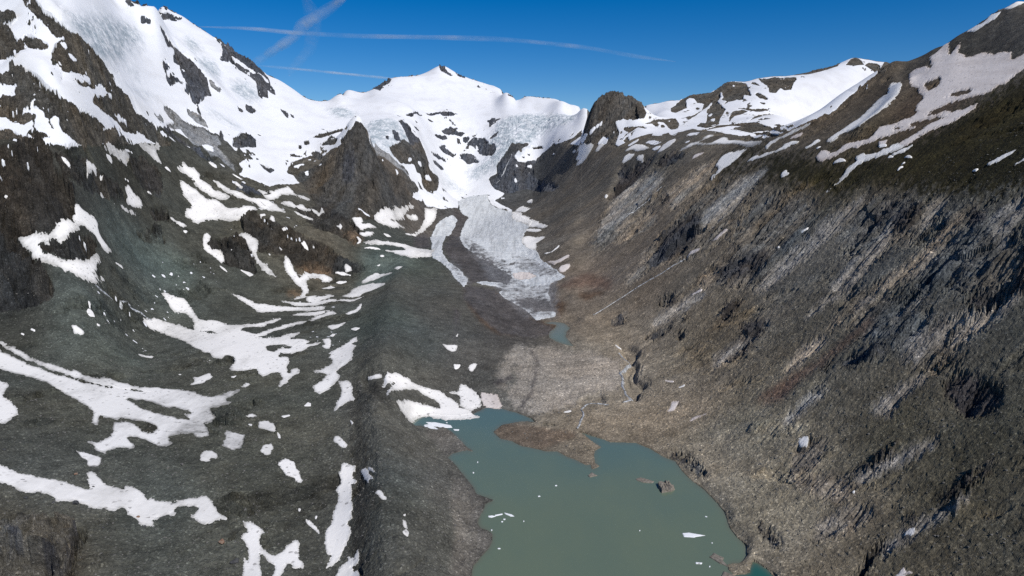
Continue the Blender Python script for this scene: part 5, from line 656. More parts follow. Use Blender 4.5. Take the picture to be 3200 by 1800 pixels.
('slanted snow wedge above the black cliff',[567,2711,604,2798,620,2817,638,2843,663,2831,643,2745,621,2707,603,2681,579,2679],[]),
('long wavy snow band trailing down onto the grey slope',[594,2498,619,2521,677,2491,715,2570,729,2557,744,2550,716,2516,693,2492,674,2480,660,2468,674,2415,687,2388,708,2412,731,2443,750,2437,726,2341,735,2283,736,2246,726,2173,738,2047,726,2038,704,2076,708,2116,708,2157,704,2238,699,2274,677,2359,655,2401,647,2459,627,2467],[]),
('snow blade above the pinkish slabs',[593,2297,609,2329,619,2315,643,2299,614,2284,603,2288],[]),
('big snow wedge with a dark bar at the edge of the green slope',[623,2111,653,2155,672,2139,700,2069,657,2039,637,2029,595,2030,583,2026,589,2056,615,2062],[]),
('long white snow finger on dark turf',[665,1977,684,1977,703,1940,719,1920,728,1911,748,1905,760,1874,733,1885,704,1914,681,1944],[]),
("snow patch on scree above the glacier's far bend",[16,3572,38,3792,61,3803,88,3385,61,3253,39,3362],[]),
('small snow patch on scree above the glacier bend',[83,3954,115,3961,112,3694],[]),
('striped snow wing along the glacier edge',[-5,3662,18,3497,51,3208,64,3148,117,2951,144,2756,121,2777,103,2841,84,2899,69,2963,53,3017,0,3171],[]),
('flat snow bar on the glacier edge',[51,2907,84,2872,123,2733,103,2725,90,2755,62,2825],[]),
('thick snow bank between the glacier and the brown slope',[39,2666,63,2685,88,2622,107,2622,125,2599,123,2552,89,2436,82,2318,52,2375,36,2478],[]),
('snow streak rising from the glacier edge up the brown slope',[103,2255,131,2232,159,2266,154,2239,131,2227,112,2237],[]),
('dusty snow smear on the brown slope by the glacier snout',[110,2146,139,2095,159,2104,170,2112,181,2128,174,2080,160,2068,145,2061,127,2057,119,2096],[]),
('dusty snow patch lowest beside the glacier snout',[136,2003,149,2031,176,2032,171,2001,149,1981],[]),
('creamy snow oval lying on the glacier ice',[0,2055,18,2073,34,2069,49,2060,74,1997,52,1972,23,1975,6,2002],[]),
('dusty snow triangle under the cracked slabs',[424.1,1650.7,438.5,1662.4,457.4,1634.8,443.8,1636.1],[]),
('narrow dusty snow strip along the cracked slabs',[479.9,1637.2,499.7,1646.8,525.1,1643.2,506.6,1630.1,487.9,1628.8],[]),
('small snow tooth under the black cliff',[354,2637,364,2670,371,2651,359,2618],[]),
('huge dusty snowfield filling the hollow under the dark summit crag',[1138,1943,1161,1951,1181,1971,1211,2006,1212,1986,1157,1893,1140,1856,1166,1886,1187,1905,1224,1964,1191,1900,1156,1849,1144,1807,1147,1780,1160,1772,1161,1758,1160,1726,1167.6,1670,1144,1636.3,1141.1,1618.9,1164.1,1623.6,1171.7,1623.5,1197.9,1617.2,1133.1,1521.6,1116.1,1539.4,1110.5,1542.2,1096.5,1544,1066.1,1527.8,1048.1,1530.9,1026.1,1527.8,994.6,1577.3,953.7,1597.9,928.8,1583.3,956.2,1560.9,962.2,1537.8,970.2,1522.3,985.3,1509.9,1000.5,1508.6,988.4,1497.1,977.5,1487.2,934.5,1479.9,928.1,1480,878.8,1498.7,854.7,1487.4,841.2,1484.4,830.9,1499.4,821,1507.9,830.1,1511.8,859.9,1520.1,882,1523.4,907,1531.7,934.9,1526.9,951.4,1520.4,935.7,1546.4,916.5,1568.3,902.4,1593.6,893.6,1544.9,876,1571.2,857,1584,838.8,1603.9,816.1,1601.7,806.2,1608.5,788.1,1636.2,763.3,1640.6,750.6,1645.8,738.1,1655.3,732.3,1663.1,743,1698.2,761,1716,768.2,1678.7,758.6,1672.1,776.5,1660.8,798.6,1670,819.1,1631.6,832.7,1627.7,848.8,1643,871.5,1657.9,897.3,1633.9,918.3,1627,924.2,1622.8,939.7,1631.4,957.4,1668.9,982.4,1682.4,991,1703,1007,1754,1021,1784,1026,1821,1038,1859,1077,1929,1093,1928,1101,1896,1087,1848,1100,1865],[[1037,1785,1046,1778,1053,1762,1065,1766,1041,1720,1022,1717,1013,1727],[996.7,1628.9,1017.7,1631.7,1031.5,1597.3,1033.2,1572.4,1005.3,1610.3],[880.5,1617.9,889.8,1602.4,884.8,1590.5,873.2,1599.3]]),
('long curved snow gully between two brown ribs',[1028,1925,1032,1916,1038,1911,1017,1851,986,1796,958,1764,928,1742,895,1722,852,1709,843,1710,836,1744,830,1749,815,1750,806,1734,793,1736,793,1762,812,1775,842,1784,865,1796,878,1804,887,1807,909,1818,973,1874,987,1873,987,1852,1014,1902],[]),
('topmost snow wedge on the ridge at the frame corner',[1346,1980,1357,1985,1362,1979,1376,1986,1414,2028,1422,2028,1427,2025,1465,2025,1443,2025,1391,1965,1359,1935,1342,1925,1330,1923,1336,1948],[]),
('snow cornice just below the ridge under the topmost wedge',[1253,1984,1269,1994,1277,1977,1290,1961,1306,1976,1349,2032,1327,1985,1327,1971,1330,1961,1292,1920,1273,1926,1266,1926,1247,1919,1243,1927,1242,1940],[]),
('snow strip along the crest of the brown rib',[723,1999,758,1992,791,1972,805,1957,833,1940,812,1935,756,1970,735,1972,716,1962],[]),
('faint dusty snow strip under the crest of the brown rib',[768,1939,804,1918,785,1906,769,1925],[]),
('small snow spur at the top of the green slope',[752,1803,772,1797,791,1812,793,1788,775,1780,757,1784],[]),
("short snow patch near the crest strip's lower end",[739,1915,749,1914,765,1902,770,1868,758,1870,751,1881,744,1894],[]),
('small snow square between the two branches of the dusty snowfield',[832,1587.5,843.3,1565.1,831,1548.7,818,1552],[]),
('snow triangle below the branches on turf',[742.6,1612.6,760.5,1613.4,763.3,1580.2,749.3,1597.6],[]),
('little snow dash above the snow triangle',[763,1756,777,1743,764,1741],[]),
('long crooked snow ribbon running far down the green slope',[672,1498.4,694,1497.2,711.3,1504.3,751.4,1548.5,768.5,1549.3,778.9,1576.8,788.8,1575.1,790.3,1546.6,805.1,1533.9,821.1,1524.6,839.3,1520,845.5,1488.9,822.7,1487.3,809.5,1492.9,771.9,1524.9,757.2,1528.9,727.8,1504.4,692.9,1489.8,680.8,1489.9],[]),
("feathered snow blade above the crooked ribbon's head",[808.3,1486.5,847.4,1471.7,835.8,1459.1,815.2,1457.2,806.7,1471.4],[]),
("small snow scrap beside the crooked ribbon's head",[797.2,1476.3,806,1481.9,803.8,1458.1],[]),
('flat snow dash on rusty turf',[808.7,1437,816.5,1429.9,813.7,1406.8,809.7,1417.2],[]),
('snow dashes trailing down the rusty turf',[790.5,1413,797.8,1412.6,799.4,1404.7,791,1406.7],[]),
('lowest snow dash on the rusty turf',[773.3,1394.1,784.4,1401.1,789.4,1394.4,775.7,1391.5],[]),
('snow patch shaped like a thumb alone on dark turf',[664,1716,677,1731,687,1735,678,1701,678.8,1687.5,662.7,1697.5],[]),
('slanted snow bar above the path at the far edge of the slope',[819.4,1206.7,829.2,1200.7,850.7,1197,863.1,1187.3,847.9,1181,825.8,1183,818.1,1188.4],[]),
('snow patch at the end of the path by the frame edge',[818.5,1133.2,827.5,1138.8,838.2,1137.7,846.3,1131.1,839.6,1121.4,831.5,1127.9,822.7,1127.1],[]),
('small snow sliver under the slanted bar',[801.5,1210.2,809.7,1197.6,801,1196.4],[]),
('tiny snow scrap below the small snow square',[822.3,1565.3,829.5,1562.6,831,1548.7,826.7,1535.8,817.1,1550.1],[]),
('thin snow line on the slabs under the turf',[596.9,1408.8,614.7,1405.1,603.1,1400,596.7,1403.2],[]),
('white dot of snow on the dark slabs',[552.1,1414.4,555.5,1410.1,554,1403.1,551.3,1406.5],[]),
('very long grey streaked snowfield sweeping across the lower scree',[-882.6,1128.2,-872.8,1128,-835.2,1112.8,-826.7,1108.7,-797.1,1088.9,-764.4,1073.7,-744.8,1068,-721.6,1059,-702.1,1055.3,-677.8,1046.2,-658.3,1044.7,-649.5,1051,-626.4,1043.2,-610.7,1042.7,-588.6,1039.2,-572.7,1047.7,-558.2,1044.1,-536.8,1048.8,-505.1,1038.8,-496.6,1027,-472.5,1014.7,-463.6,1015.5,-456.7,1032.6,-439.1,1055.9,-436.2,1044.2,-442.7,1006.2,-425.6,990.2,-450.9,965.3,-439.7,949.6,-427.6,934.7,-423.2,911.4,-437,907.9,-420.7,892.9,-410.4,872.5,-434.3,866.2,-481,866.7,-484.5,883.9,-508.8,902,-528.7,900.8,-547.3,907.2,-547.2,894.8,-576,904.6,-564.2,884.6,-558.8,871,-568.6,873,-578.6,895.2,-594.1,918.8,-612.3,932.9,-636.7,949.5,-664.5,966.3,-714.1,1001.5,-743.4,1016,-764.7,1018.2,-789.7,1027.8,-815.4,1033.9],[[-870.1,1110.3,-861.8,1112.1,-853.1,1108.9,-834.3,1100.4,-786.5,1073,-744,1051.9,-679.2,1028,-644.3,1020.7,-619.7,1020.3,-584.8,1023.5,-559,1021.2,-581.3,1016.9,-641,1015.1,-674.7,1020.5,-713.4,1033.4,-744.8,1045.9,-779.7,1062.9,-817,1082.3,-825.5,1085.9,-849.1,1094,-859.3,1094.9],[-585.8,979.9,-574.6,982.3,-555.6,982.7,-532.8,970.3,-506.1,957.9,-500.1,963.5,-477.8,953.6,-465.4,942.4,-474.4,937,-460.5,922.6,-453.5,913.6,-498.9,928.9,-525.8,940,-546.4,951.8,-565.6,968.6]]),
('grey lobed snow sheet hanging below the very long snowfield',[-546.6,888.9,-528.5,892.9,-510.5,882.2,-494.4,861.9,-481.2,864.5,-483.5,876.7,-444,875.5,-445.4,861.7,-458.7,856.4,-454,847,-442.9,840.3,-440.7,827.9,-451.6,821.7,-473.2,838.9,-492.9,846.9,-502.4,843,-501,838.2,-492.8,830.1,-480.8,819.7,-478.5,810.8,-499.6,810.8,-499.6,799.8,-503.1,791.1,-521.1,797,-522.8,806,-539.3,817.1,-525.9,819.7,-524.9,835.2,-525.5,845.1],[]),
('torn snow wedge below the grey lobed sheet',[-541.8,793.3,-531,787.4,-517.8,785.4,-498.3,778.9,-492.8,765.5,-489.6,756.1,-497.8,752.3,-505.3,758.9,-507.9,767.1,-518.6,773],[]),
('rounded snow bulge cut by the frame edge',[-777.2,978,-769.3,983.1,-749.1,973.3,-730.7,940.1,-720,919.8,-689.7,898.6,-673.2,884.6,-661.8,868.4,-655.9,851,-651.5,834.1,-666.3,828.6,-719.1,900],[]),
('many armed snowfield at the bottom of the waterfall gully',[-782.7,1412.7,-780.7,1422.6,-769,1443.4,-764,1448.3,-750,1450.6,-742.6,1451,-725.6,1447.5,-704.6,1436.7,-681.9,1421.9,-697.6,1459.5,-714.5,1485.2,-739.3,1506.3,-759.3,1506.6,-782.3,1523.2,-805.9,1550.6,-829.3,1572.4,-816.7,1568.9,-806,1579.5,-782.6,1567.5,-774.2,1579.3,-758.8,1565.1,-699.1,1485.4,-658.7,1483.7,-616.3,1460.2,-570.8,1482.1,-559.6,1500.2,-544.5,1534.8,-516.8,1552.1,-534,1523.8,-547.1,1490,-548.1,1467.7,-585.1,1446.8,-583.7,1426.5,-542.1,1403.8,-514.9,1473.3,-490.9,1509.5,-467.3,1529.2,-455.3,1560.3,-442.8,1574.6,-447.2,1600.1,-422.3,1599.7,-415.8,1564.8,-432.3,1556.4,-447.3,1526.7,-470.4,1504.4,-481.5,1488,-510.5,1434.3,-520.3,1389.7,-533.1,1379.3,-515.7,1373.3,-484.8,1376.8,-478.7,1402.5,-451.5,1423.8,-454,1390.7,-461.9,1370,-430,1366.3,-409.8,1346.1,-416.2,1316.3,-446,1308.2,-450.3,1285.7,-413.2,1323.6,-395.3,1337.9,-386.1,1341.1,-389,1322.5,-403.7,1305,-404.2,1280.3,-420.8,1259.7,-436.4,1255.3,-445.7,1271.8,-438.3,1238.2,-422,1239.8,-408.5,1209.3,-404.6,1180.1,-392.4,1148,-385.1,1143.3,-390.7,1159,-381.8,1175.7,-373.4,1159.7,-375.9,1128.5,-379.6,1097.6,-378.8,1070.2,-384.2,1071.8,-392.4,1121.5,-405.8,1146.4,-414.2,1150.8,-426.4,1121.5,-436.5,1130.7,-452.9,1161.5,-461.4,1148.7,-476.8,1143.8,-493.9,1147.5,-501.1,1183,-511.5,1218.5,-523.3,1229.5,-532,1228.1,-532.7,1203.3,-554.4,1220,-572.2,1244.2,-584,1245.3,-609.7,1276.8,-649.8,1329.2,-668.9,1348.2,-686.2,1363.2,-709.3,1379.5,-729.1,1388.7,-738.5,1391.3,-754.4,1391.2,-765.3,1397.3,-774.3,1399.8],[[-679,1425,-636.1,1414.3,-610.3,1388.1,-646.5,1404.2],[-487.5,1303.5,-469.5,1325.4,-448.1,1327,-455.1,1300,-456.7,1270.6,-473.7,1275.4]]),
('wide snow band curving under the brown rock bench',[-717.4,1669.3,-694.3,1659.4,-655.9,1653.6,-627.8,1639.7,-586.1,1640.9,-530,1636.4,-454.2,1639.4,-455.7,1613.9,-480.9,1600.9,-517.8,1605.7,-544.4,1605.6,-572.8,1584.2,-597,1573.2,-614.8,1593,-664.9,1639],[]),
('twisted double snow strip on the scree terrace',[-586.3,1682.4,-562.4,1685.3,-516.5,1673.7,-496.5,1673.2,-521.4,1690.4,-526,1716,-519,1736,-497,1730,-490,1751,-484,1778,-465,1755,-470,1730,-477,1710,-495.1,1686.2,-477.5,1695.1,-461,1707,-424,1705,-401,1713,-391,1728,-381,1740,-390,1708,-405.8,1679.2,-436.7,1693.1,-461.2,1671.5,-482.9,1642.4,-520.3,1644.8,-554.1,1658.7],[]),
('straight snow strip just below the wide curving band',[-518.7,1569.3,-509.9,1586.4,-483.4,1592.9,-459.8,1593.7,-448.4,1604.5,-442.6,1582.7,-456.5,1564.6,-484.4,1564.1],[]),
('snow patch with a thin tail on the terrace edge',[-390.5,1557.9,-385.5,1581.4,-371.5,1592.8,-373.2,1656.2,-366.8,1632.1,-360.6,1586.7,-366.6,1560.5,-380.7,1550.6],[]),
('stepped snow scrap in the middle of the terrace',[-409,1468.8,-401.7,1479.3,-392.4,1477.5,-373.5,1491,-367.4,1503.5,-373.6,1473,-378.2,1455.9,-391.4,1439.4],[]),
('small snow bean beside the stepped scrap',[-349,1433.3,-340.1,1442,-325.8,1426.4,-334.5,1417.1],[]),
('tiny snow pair below the stepped scrap',[-382.2,1387.7,-380.6,1405.8,-373.6,1403,-373.8,1383.5],[]),
('boot shaped snow patch on the scree terrace',[-391.5,1364.4,-380.1,1371.8,-370.8,1359.7,-361.5,1320.3,-357.5,1290.1,-366.6,1291.4,-378.8,1314.4,-372.8,1321.4],[]),
('large crossed snow patch on the crest of the scree',[-329.7,1328.9,-327.4,1366.9,-318.3,1367.9,-311.5,1323.8,-319.5,1315,-301.1,1282.3,-304.6,1259.8,-291.8,1212.4,-289.3,1185.3,-297.8,1168,-306.8,1154.1,-304.8,1135.5,-290.9,1117.4,-302.9,1060,-309.7,1049.5,-325.3,1064.8,-330.8,1078.2,-325.9,1096.2,-320.6,1126.7,-320.1,1137.8,-336.7,1147.6,-344.2,1143.6,-353.2,1156.6,-332.5,1171.3,-326.7,1190.3,-332.3,1219.1,-344,1228.1,-341.4,1239.8,-349.9,1257.6,-340,1286.1],[]),
('snow leg trailing below the crossed patch into the trench',[-294.1,1102.9,-274.5,1098.5,-262,1072.6,-254.5,1039.7,-246.5,1018.4,-254.4,1005.5,-259.5,989,-262.1,963.4,-266.8,967.1,-270.9,1016.1,-274.9,1051.3,-279,1068.1],[]),
('small snow cap below the crossed patch',[-318.1,992.2,-317.4,1010.4,-311.6,1006.2,-307.7,992.7],[]),
('small snow square with ragged rim near the scree terrace foot',[-360.8,922.5,-352.1,925.8,-337.5,920.3,-329,895.5,-323,889.7,-331.9,887.9,-342,897.1,-352.9,898.9],[]),
('tiny snow drop hanging under the ragged square',[-324.3,889.5,-317.5,881.4,-311.3,867,-315.6,869.7],[]),
('tiny snow spike inside the dark trench',[-230.9,919.8,-221.4,902.9,-221.9,896],[]),
('grey snow dash above the ragged square',[-338.9,947.7,-328.9,955,-324.8,951.3,-332.1,942.5],[]),
('great snow bridge banked on the moraine at the lake head',[-208,1036.4,-209.9,1069.4,-209.4,1091.1,-207.5,1099.3,-197.2,1116.1,-191.8,1118.3,-173.1,1121.6,-149.6,1122,-130.7,1124.1,-124.2,1123.3,-105.3,1102,-95.7,1087.4,-88.7,1082.6,-87.6,1067.9,-67.4,1058.6,-63.3,1043.1,-48.4,1030.6,-66.8,1021.8,-99.2,1019,-105.8,1019,-125.3,1026.1,-131,1034.1,-142.3,1029.2,-147.5,1023.8,-152.2,1015.3,-161.6,968.4,-165.3,958.6,-168.3,968.2,-171.5,970.4,-175,974.5,-170.5,991.5,-169.2,1029.7,-164,1046.3,-157.5,1056.3,-150,1060.3,-142.2,1062,-134.9,1061.6,-127.4,1059.2,-116.3,1062,-121.5,1080.2,-132.2,1087.5,-146.2,1094.4,-157.4,1104,-165.2,1100.9,-179.9,1075.7,-183.8,1062.9,-186.2,988.6,-192.8,992.6,-191.4,1012.1,-193.4,1051.2,-192,1073.7,-193.3,1082,-200.7,1058.1,-203.8,1043.9],[]),
('fan shaped snow patch split by a dark stream at the lake head',[-110.8,1125.7,-93.1,1140.1,-91.6,1168.1,-82.5,1164.2,-71,1149.1,-61.4,1132.4,-53.4,1106.4,-50.6,1080.7,-61.3,1065.5,-67.4,1058.6,-87.9,1072.1,-85.6,1085.3,-89.5,1115.1],[]),
('cream snow patch reaching the pale bedrock at the lake head',[-55,1141.7,-42.5,1132.9,-23.4,1127.3,-21.2,1100.9,-15.8,1079.3,-20.5,1065.3,-47.1,1076.6,-52.7,1110.8],[]),
('oval snow patch on the dark moraine above the lake head',[-82.2,1246.6,-74.2,1271.8,-66.2,1265.4,-71.8,1228,-80.8,1222.6],[]),
('snow scrap astride the meltwater stream on the moraine',[-110,1241.2,-97.4,1247.9,-99.7,1229.5,-106.5,1221.4],[]),
('snow shaped like a leaf beside the meltwater stream',[-145.3,1332.3,-130.7,1325,-110.3,1342.9,-109.1,1314.7,-116.2,1293.4,-126.6,1301.6],[]),
('snow chip highest along the meltwater stream',[-118,1389.1,-114.3,1423.5,-114.8,1388.3],[]),
('thin serrated snow strip over the dark hollow',[-243.4,1099.7,-235.4,1095.1,-228.1,1093.3,-221.4,1094.7,-214.5,1092.5,-218,1084.6,-223.6,1082.8,-230,1084.4,-237,1088.6],[]),
('snow spot beside the waterfall on green scree',[-785.5,1231,-789.9,1244.8,-785.3,1248.4,-773.9,1237,-777.5,1225.7],[]),
('striped snow scrap on the scree beside the waterfall',[-784.4,1178.5,-772,1180.4,-754.3,1171.2,-753.9,1160.4,-764.8,1157.7,-771.1,1167],[]),
('thin snow tick above the snow spot on green scree',[-801.9,1264.9,-798.4,1267.6,-791.8,1252.8,-793.2,1252.5],[]),
('small snow dash below the snow spot',[-763.6,1220.1,-759.1,1228.3,-757.8,1217.2],[]),
('broken snow line across the middle of the scree',[-697.8,1229,-684.9,1233.1,-680.1,1249.4,-675.8,1254.3,-678.4,1266.8,-676.1,1249.6,-672,1229.3,-680.1,1224.2,-687.9,1215.7],[]),
('small snow dash near the frame edge on scree',[-859,1155,-847,1152.6,-845.8,1148],[]),
('thin snow dash above the one by the frame edge',[-852.8,1167.1,-838.5,1163.8,-828.3,1157.4,-835.4,1159],[]),
('snow patch shaped like an axe head below the many armed field',[-527,1065.5,-530.3,1094,-541,1109.9,-531.8,1112,-521.7,1131.7,-514.4,1118.8,-507.2,1113.6,-510.8,1083.6,-520.2,1068.3],[]),
('small snow chip between the axe head and the many armed field',[-551.5,1190,-551.5,1200.6,-539.4,1189.3,-545.9,1183.3],[]),
('flat snow chip beyond the axe head patch',[-478.6,1112,-469.4,1120.6,-471,1107.5],[]),
('snow comma at the tip of the very long snowfield',[-442.8,1065.3,-440.8,1085.4,-431,1079.2,-435.7,1063.7],[]),
('small snow arrowhead between the axe head and the long field',[-575.6,1127.5,-567,1127.4,-568.6,1121.8],[]),
('small snow flake by the dark trench foot',[-387.5,940.2,-381.7,953.4,-369.2,943.1,-375.2,936],[]),
('small snow lump under the snow flake',[-372.7,910.8,-366.2,911.8,-364.5,903.7],[]),
('long white snow river winding round the near rock knoll',[-590.8,729.3,-567,720.9,-548.5,713.2,-485.8,704,-463.8,696.1,-490.3,735.4,-489.1,741.7,-481.7,736.9,-472.3,728.8,-462.7,718.1,-452.4,713.7,-439.4,710,-431.1,704.9,-437.9,719.2,-428.8,718.9,-410.7,705.5,-399.9,693.3,-396.6,697.3,-388.6,692.3,-372.1,695.9,-362.6,701.3,-353,704.4,-349.5,708.9,-343,711.7,-331.3,699.8,-321.5,687,-316.7,677.9,-309.1,674.9,-301.1,668.3,-313.1,666.9,-312.8,658.6,-324.2,656.4,-332.3,662.9,-341.7,667.4,-338.4,681.2,-341.6,688.6,-357.4,687.8,-366.3,679.6,-357.4,672,-369.8,663.2,-376.5,655.9,-367,647.3,-375.2,645.6,-384.6,646.2,-389.2,654.9,-403.8,661,-407.8,668.4,-414.8,671.7,-418,662.7,-428.3,664.5,-436,660.2,-447,664.9,-463.9,669.1,-472.6,666.5,-478,662.1,-484.2,671.6,-496.7,677.9,-506,679.3,-516.4,676.1,-525.1,676.6,-535.9,683.1,-547.2,687,-562.1,690.1],[]),
('round snow patch with a bite out of its rim',[-392.2,804.9,-391.2,816.7,-383.4,819,-370.8,807.1,-367.4,796.2,-376.2,796.6,-371,787.6,-383.9,789],[]),
('greyish square snow sheet above the round bitten patch',[-392.8,878.6,-382,878.3,-360.2,870.9,-353.5,843,-347.1,823.4,-358.6,823.4,-376.8,833.6,-379.5,852.6],[]),
('grey rounded snow tab under the grey streaked snowfield',[-433.7,873.6,-413.3,876.1,-407,864.6,-409.7,855.8,-421.2,857.9],[]),
('forked snow patch running off the bottom of the frame',[-286.9,668.2,-268.2,661.6,-253.9,647.3,-258.7,646.4,-257.8,635.7,-250.1,622.3,-236.6,612,-233.3,610.8,-227.9,620.9,-225.7,635.6,-223.2,643.9,-218,638.4,-210.9,618.4,-210.2,609.7,-201.7,604.1,-200.2,597.4,-205.4,592.8,-211.3,593.4,-211.3,602.4,-217.5,592.1,-216.5,577.9,-214.5,561.5,-221.2,560.1,-224.2,587.1,-228.7,597.2,-236.7,601.2,-245.5,612.3,-251.9,616.6,-244.2,603.5,-241.4,593.1,-232.8,574.7,-227.1,559.1,-243.2,556.9,-249.3,572.3,-260.2,602.8,-255.1,601.7,-262.4,618.6,-269.8,630.2,-277.6,640,-274.8,645.9,-271.6,648.2],[]),
('tall snow strip lying in the dark trench',[-215.9,807,-213.1,808.4,-195.6,798.3,-194.2,791.9,-196.3,784.5,-194.2,775.2,-184.9,761.3,-186,755.3,-192.6,757.7,-186.6,740,-180.5,711.3,-173.2,687.4,-172.9,678.7,-169.2,667.4,-173.8,663.8,-166.2,649.5,-165.4,632.3,-167.5,623.6,-168.9,612.5,-172.9,601,-177.9,598.3,-179.9,595,-178.6,611.9,-179.1,617.9,-185.6,620.1,-189.4,634.2,-193.2,640.9,-194.8,650.6,-194.8,658.9,-193.1,668.6,-193.3,677.3,-195.9,683.4,-195.4,698.7,-200.4,731.6,-206.2,745.4,-204.7,758.1,-209.6,778.3,-214.4,787.7,-211.7,791.9],[]),
('snow patch at the bottom end of the dark trench',[-166,570.8,-167,585.5,-166.7,595.6,-164.3,601.7,-159,604.2,-161.6,611.2,-153.5,606.4,-153.2,614.1,-151.2,614.1,-149.2,609.6,-146.8,593.5,-152.1,595.3,-156,595.4,-147.9,585.4,-145.4,587,-135.5,555.1,-151.6,566.8,-159.1,569.8],[]),
('thumb shaped snow patch above the tall trench strip',[-239.8,862,-240.7,873.5,-236.5,873.2,-227.1,862.2,-215.4,843.8,-219.3,840.6,-231.2,851.5],[]),
('slanted snow slab beside the trench on grey scree',[-289.9,791.2,-289.9,805.9,-286.8,811.9,-281.1,809.6,-274.5,804.4,-268.2,792,-258.4,775.9,-252.7,764.7,-248,760.9,-252.7,753.1,-263,763.9,-272.8,768.5],[]),
('small star shaped snow patch beside the round bitten one',[-323.7,825.6,-326.2,837.9,-324.9,848.7,-317.3,849.5,-311.3,837.7,-311.2,828.1,-308.2,819.5,-311.2,813.5],[]),
('forked snow wedge at the head of the moraine crack',[-187.4,786.9,-177.2,777,-167.9,750.2,-156.3,722.4,-164.8,732.7,-162.1,719.7,-173,745.9,-183.4,776.7],[]),
('slim snow wedge right of the forked one',[-176.6,777.2,-172.5,772.2,-166.2,759.4,-160,746.2,-153,728.6,-166,752.5],[]),
('snow patch like a bird in flight on the moraine crack',[-156.5,700.8,-148.5,688.7,-144.7,691.3,-138.6,681.9,-131.3,668,-137.3,669.2,-149.6,688.4],[]),
('upright snow stub on the debris covered ridge',[-110.8,637,-107.4,640.4,-103.6,625.2,-108.5,625],[]),
('lower snow stub on the debris covered ridge',[-107.9,618.4,-105.4,624,-102,621,-102.2,612.6,-107,615.6],[]),
('tiny top snow stub on the debris covered ridge',[-112.2,649.2,-109.4,650.6,-109.9,647.1,-111.2,645.7],[]),
('curved snow sliver left of the tall trench strip',[-225,679.4,-218.1,677.9,-209.2,668.8,-202,658,-200.3,652,-210.8,663.5,-218.1,670.5],[]),
('tiny snow lump above the curved sliver',[-237,699.5,-233.5,699,-233.4,693,-234.9,693.8],[]),
('tiny snow tick beside the curved sliver',[-214.4,687.6,-211.7,685.6,-212,679,-213.6,681.8],[]),
('small pinkish snow bar on the brown gravel bench',[267.1,1149.4,280.6,1133.5,278.6,1128.2,269.9,1138.8],[]),
('snow wedge in a gully of the brown gravel',[277.8,1099.5,292.7,1106.5,289.8,1097.9],[]),
('curved dusty snow bed in the brown gravel hollow',[242.1,1019.4,254,1037.7,259.2,1057.4,269.8,1048.1,256.1,1019.8],[]),
('slanted dusty snow strip below the curved bed',[261.2,965.8,276.8,980.7,295.3,978.4,292.4,973.1],[]),
('small snow almond on the pale beach',[79.8,1041,93.1,1048.5,96.7,1043.7,90.7,1038.8],[]),
('snow wedge at the head of the gorge',[215,1395.2,229.1,1371.9,225.5,1361.9,220.1,1366.7],[]),
('dusty snow strip on the ribbed slabs above the gravel',[387.6,1467.4,403.9,1465.5,416.7,1458.3,409.4,1454.2],[]),
('single white snow patch alone on the brown gravel slope',[361.7,814.7,366.7,815.2,371.4,808.9,369.2,800.4,362.8,791.8,358.7,805.2],[]),
('small ragged snow patch on the dark rubble near the frame bottom',[375.5,603,383.3,604.1,385.9,600.6,382.2,595.3,377.3,599.6],[]),
('dusty snow wedge cut by the bottom of the frame',[341.7,556.6,356.8,565.9,356.8,559.4,363.1,555.4,353.2,555.8,347.2,552.6],[]),
('white snow chip on the brown gravel slope',[369.2,689.1,371,685.1,369,683,368.2,685.7],[])]
LAKE = [-46.3,515.6,-40.8,594.3,-38.8,624.6,-23.9,656.5,-20.9,670.4,-21.3,684.9,-27.2,691.9,-33.9,695.5,-38.9,706.4,-38,715.6,-33.4,735.6,-31.6,750.3,-21,759.9,-29.8,765.4,-43.3,775.5,-49.3,795.7,-61.1,822,-73.8,852.6,-83.3,870.3,-89.6,880.1,-82.5,892.8,-76.4,897.2,-63.9,903.5,-51.2,897.1,-64.6,915.3,-91.1,971.7,-102.2,987.6,-121.3,991.9,-127.5,992,-133.3,989.2,-140.3,994.1,-146.2,991.3,-150.7,985.8,-158.3,963.4,-167.3,948,-163.6,957.1,-160.5,970.1,-157.8,986.7,-155.9,1009.2,-152.2,1022.1,-147.5,1028.3,-142.5,1033.3,-131.7,1037.6,-119.6,1037.4,-106.6,1034.6,-87.5,1033.1,-62.7,1043.2,-41.5,1076.6,-17,1068.6,7.7,1049.9,31.4,1024.7,38.2,1002.4,62.5,996.8,108.2,964.9,129.7,946.4,142.3,932.4,179.4,930.5,197.4,906.1,206.9,885.2,221.8,867,223.3,840,224.8,832.1,229,811.5,237.8,788.4,244.3,752.3,246.6,728.8,242.4,703.7,241.7,691.5,243.5,676.8,246.7,667,247.8,657.7,242.8,645.3,245.1,632,252.5,624.5,256.9,615,259,605,252.1,581.7,215.2,540.1,164.8,541.8,75.7,542.4,47.2,545.2,-10.5,545.3,-20,543.4,-29.4,538.5,-32.4,535.8,-38.2,528.7]
DELTA = [-28.4,970.1,-15.3,997.7,6.2,1009.4,23.3,1012.3,38.6,1004.1,50.5,994.6,79,987.3,96.2,975.9,105,959.1,119,927.7,127.3,914.3,115.9,901.5,113.4,886,111.8,861.6,118,852.1,104.9,842.3,105.5,859.1,99.8,855.3,87.9,870.6,71.6,887.1,64.1,899.9,46.1,900.9,28.2,911.8,12.8,918.4,0,935.2,-17.5,944.4]
SPIT = [215.6,617.2,217.7,627.2,231.2,628.6,237,634,242.1,640.4,246.8,636.1,241.4,626.4,236,613.6,227.8,609.5,218.6,611.2]
BAY = [238,625.1,245.5,632.4,250.5,626.7,254.7,617.5,256.1,604.4,250.8,578,234.2,580,210.2,581.7,216.4,607.3,235.8,612.8]
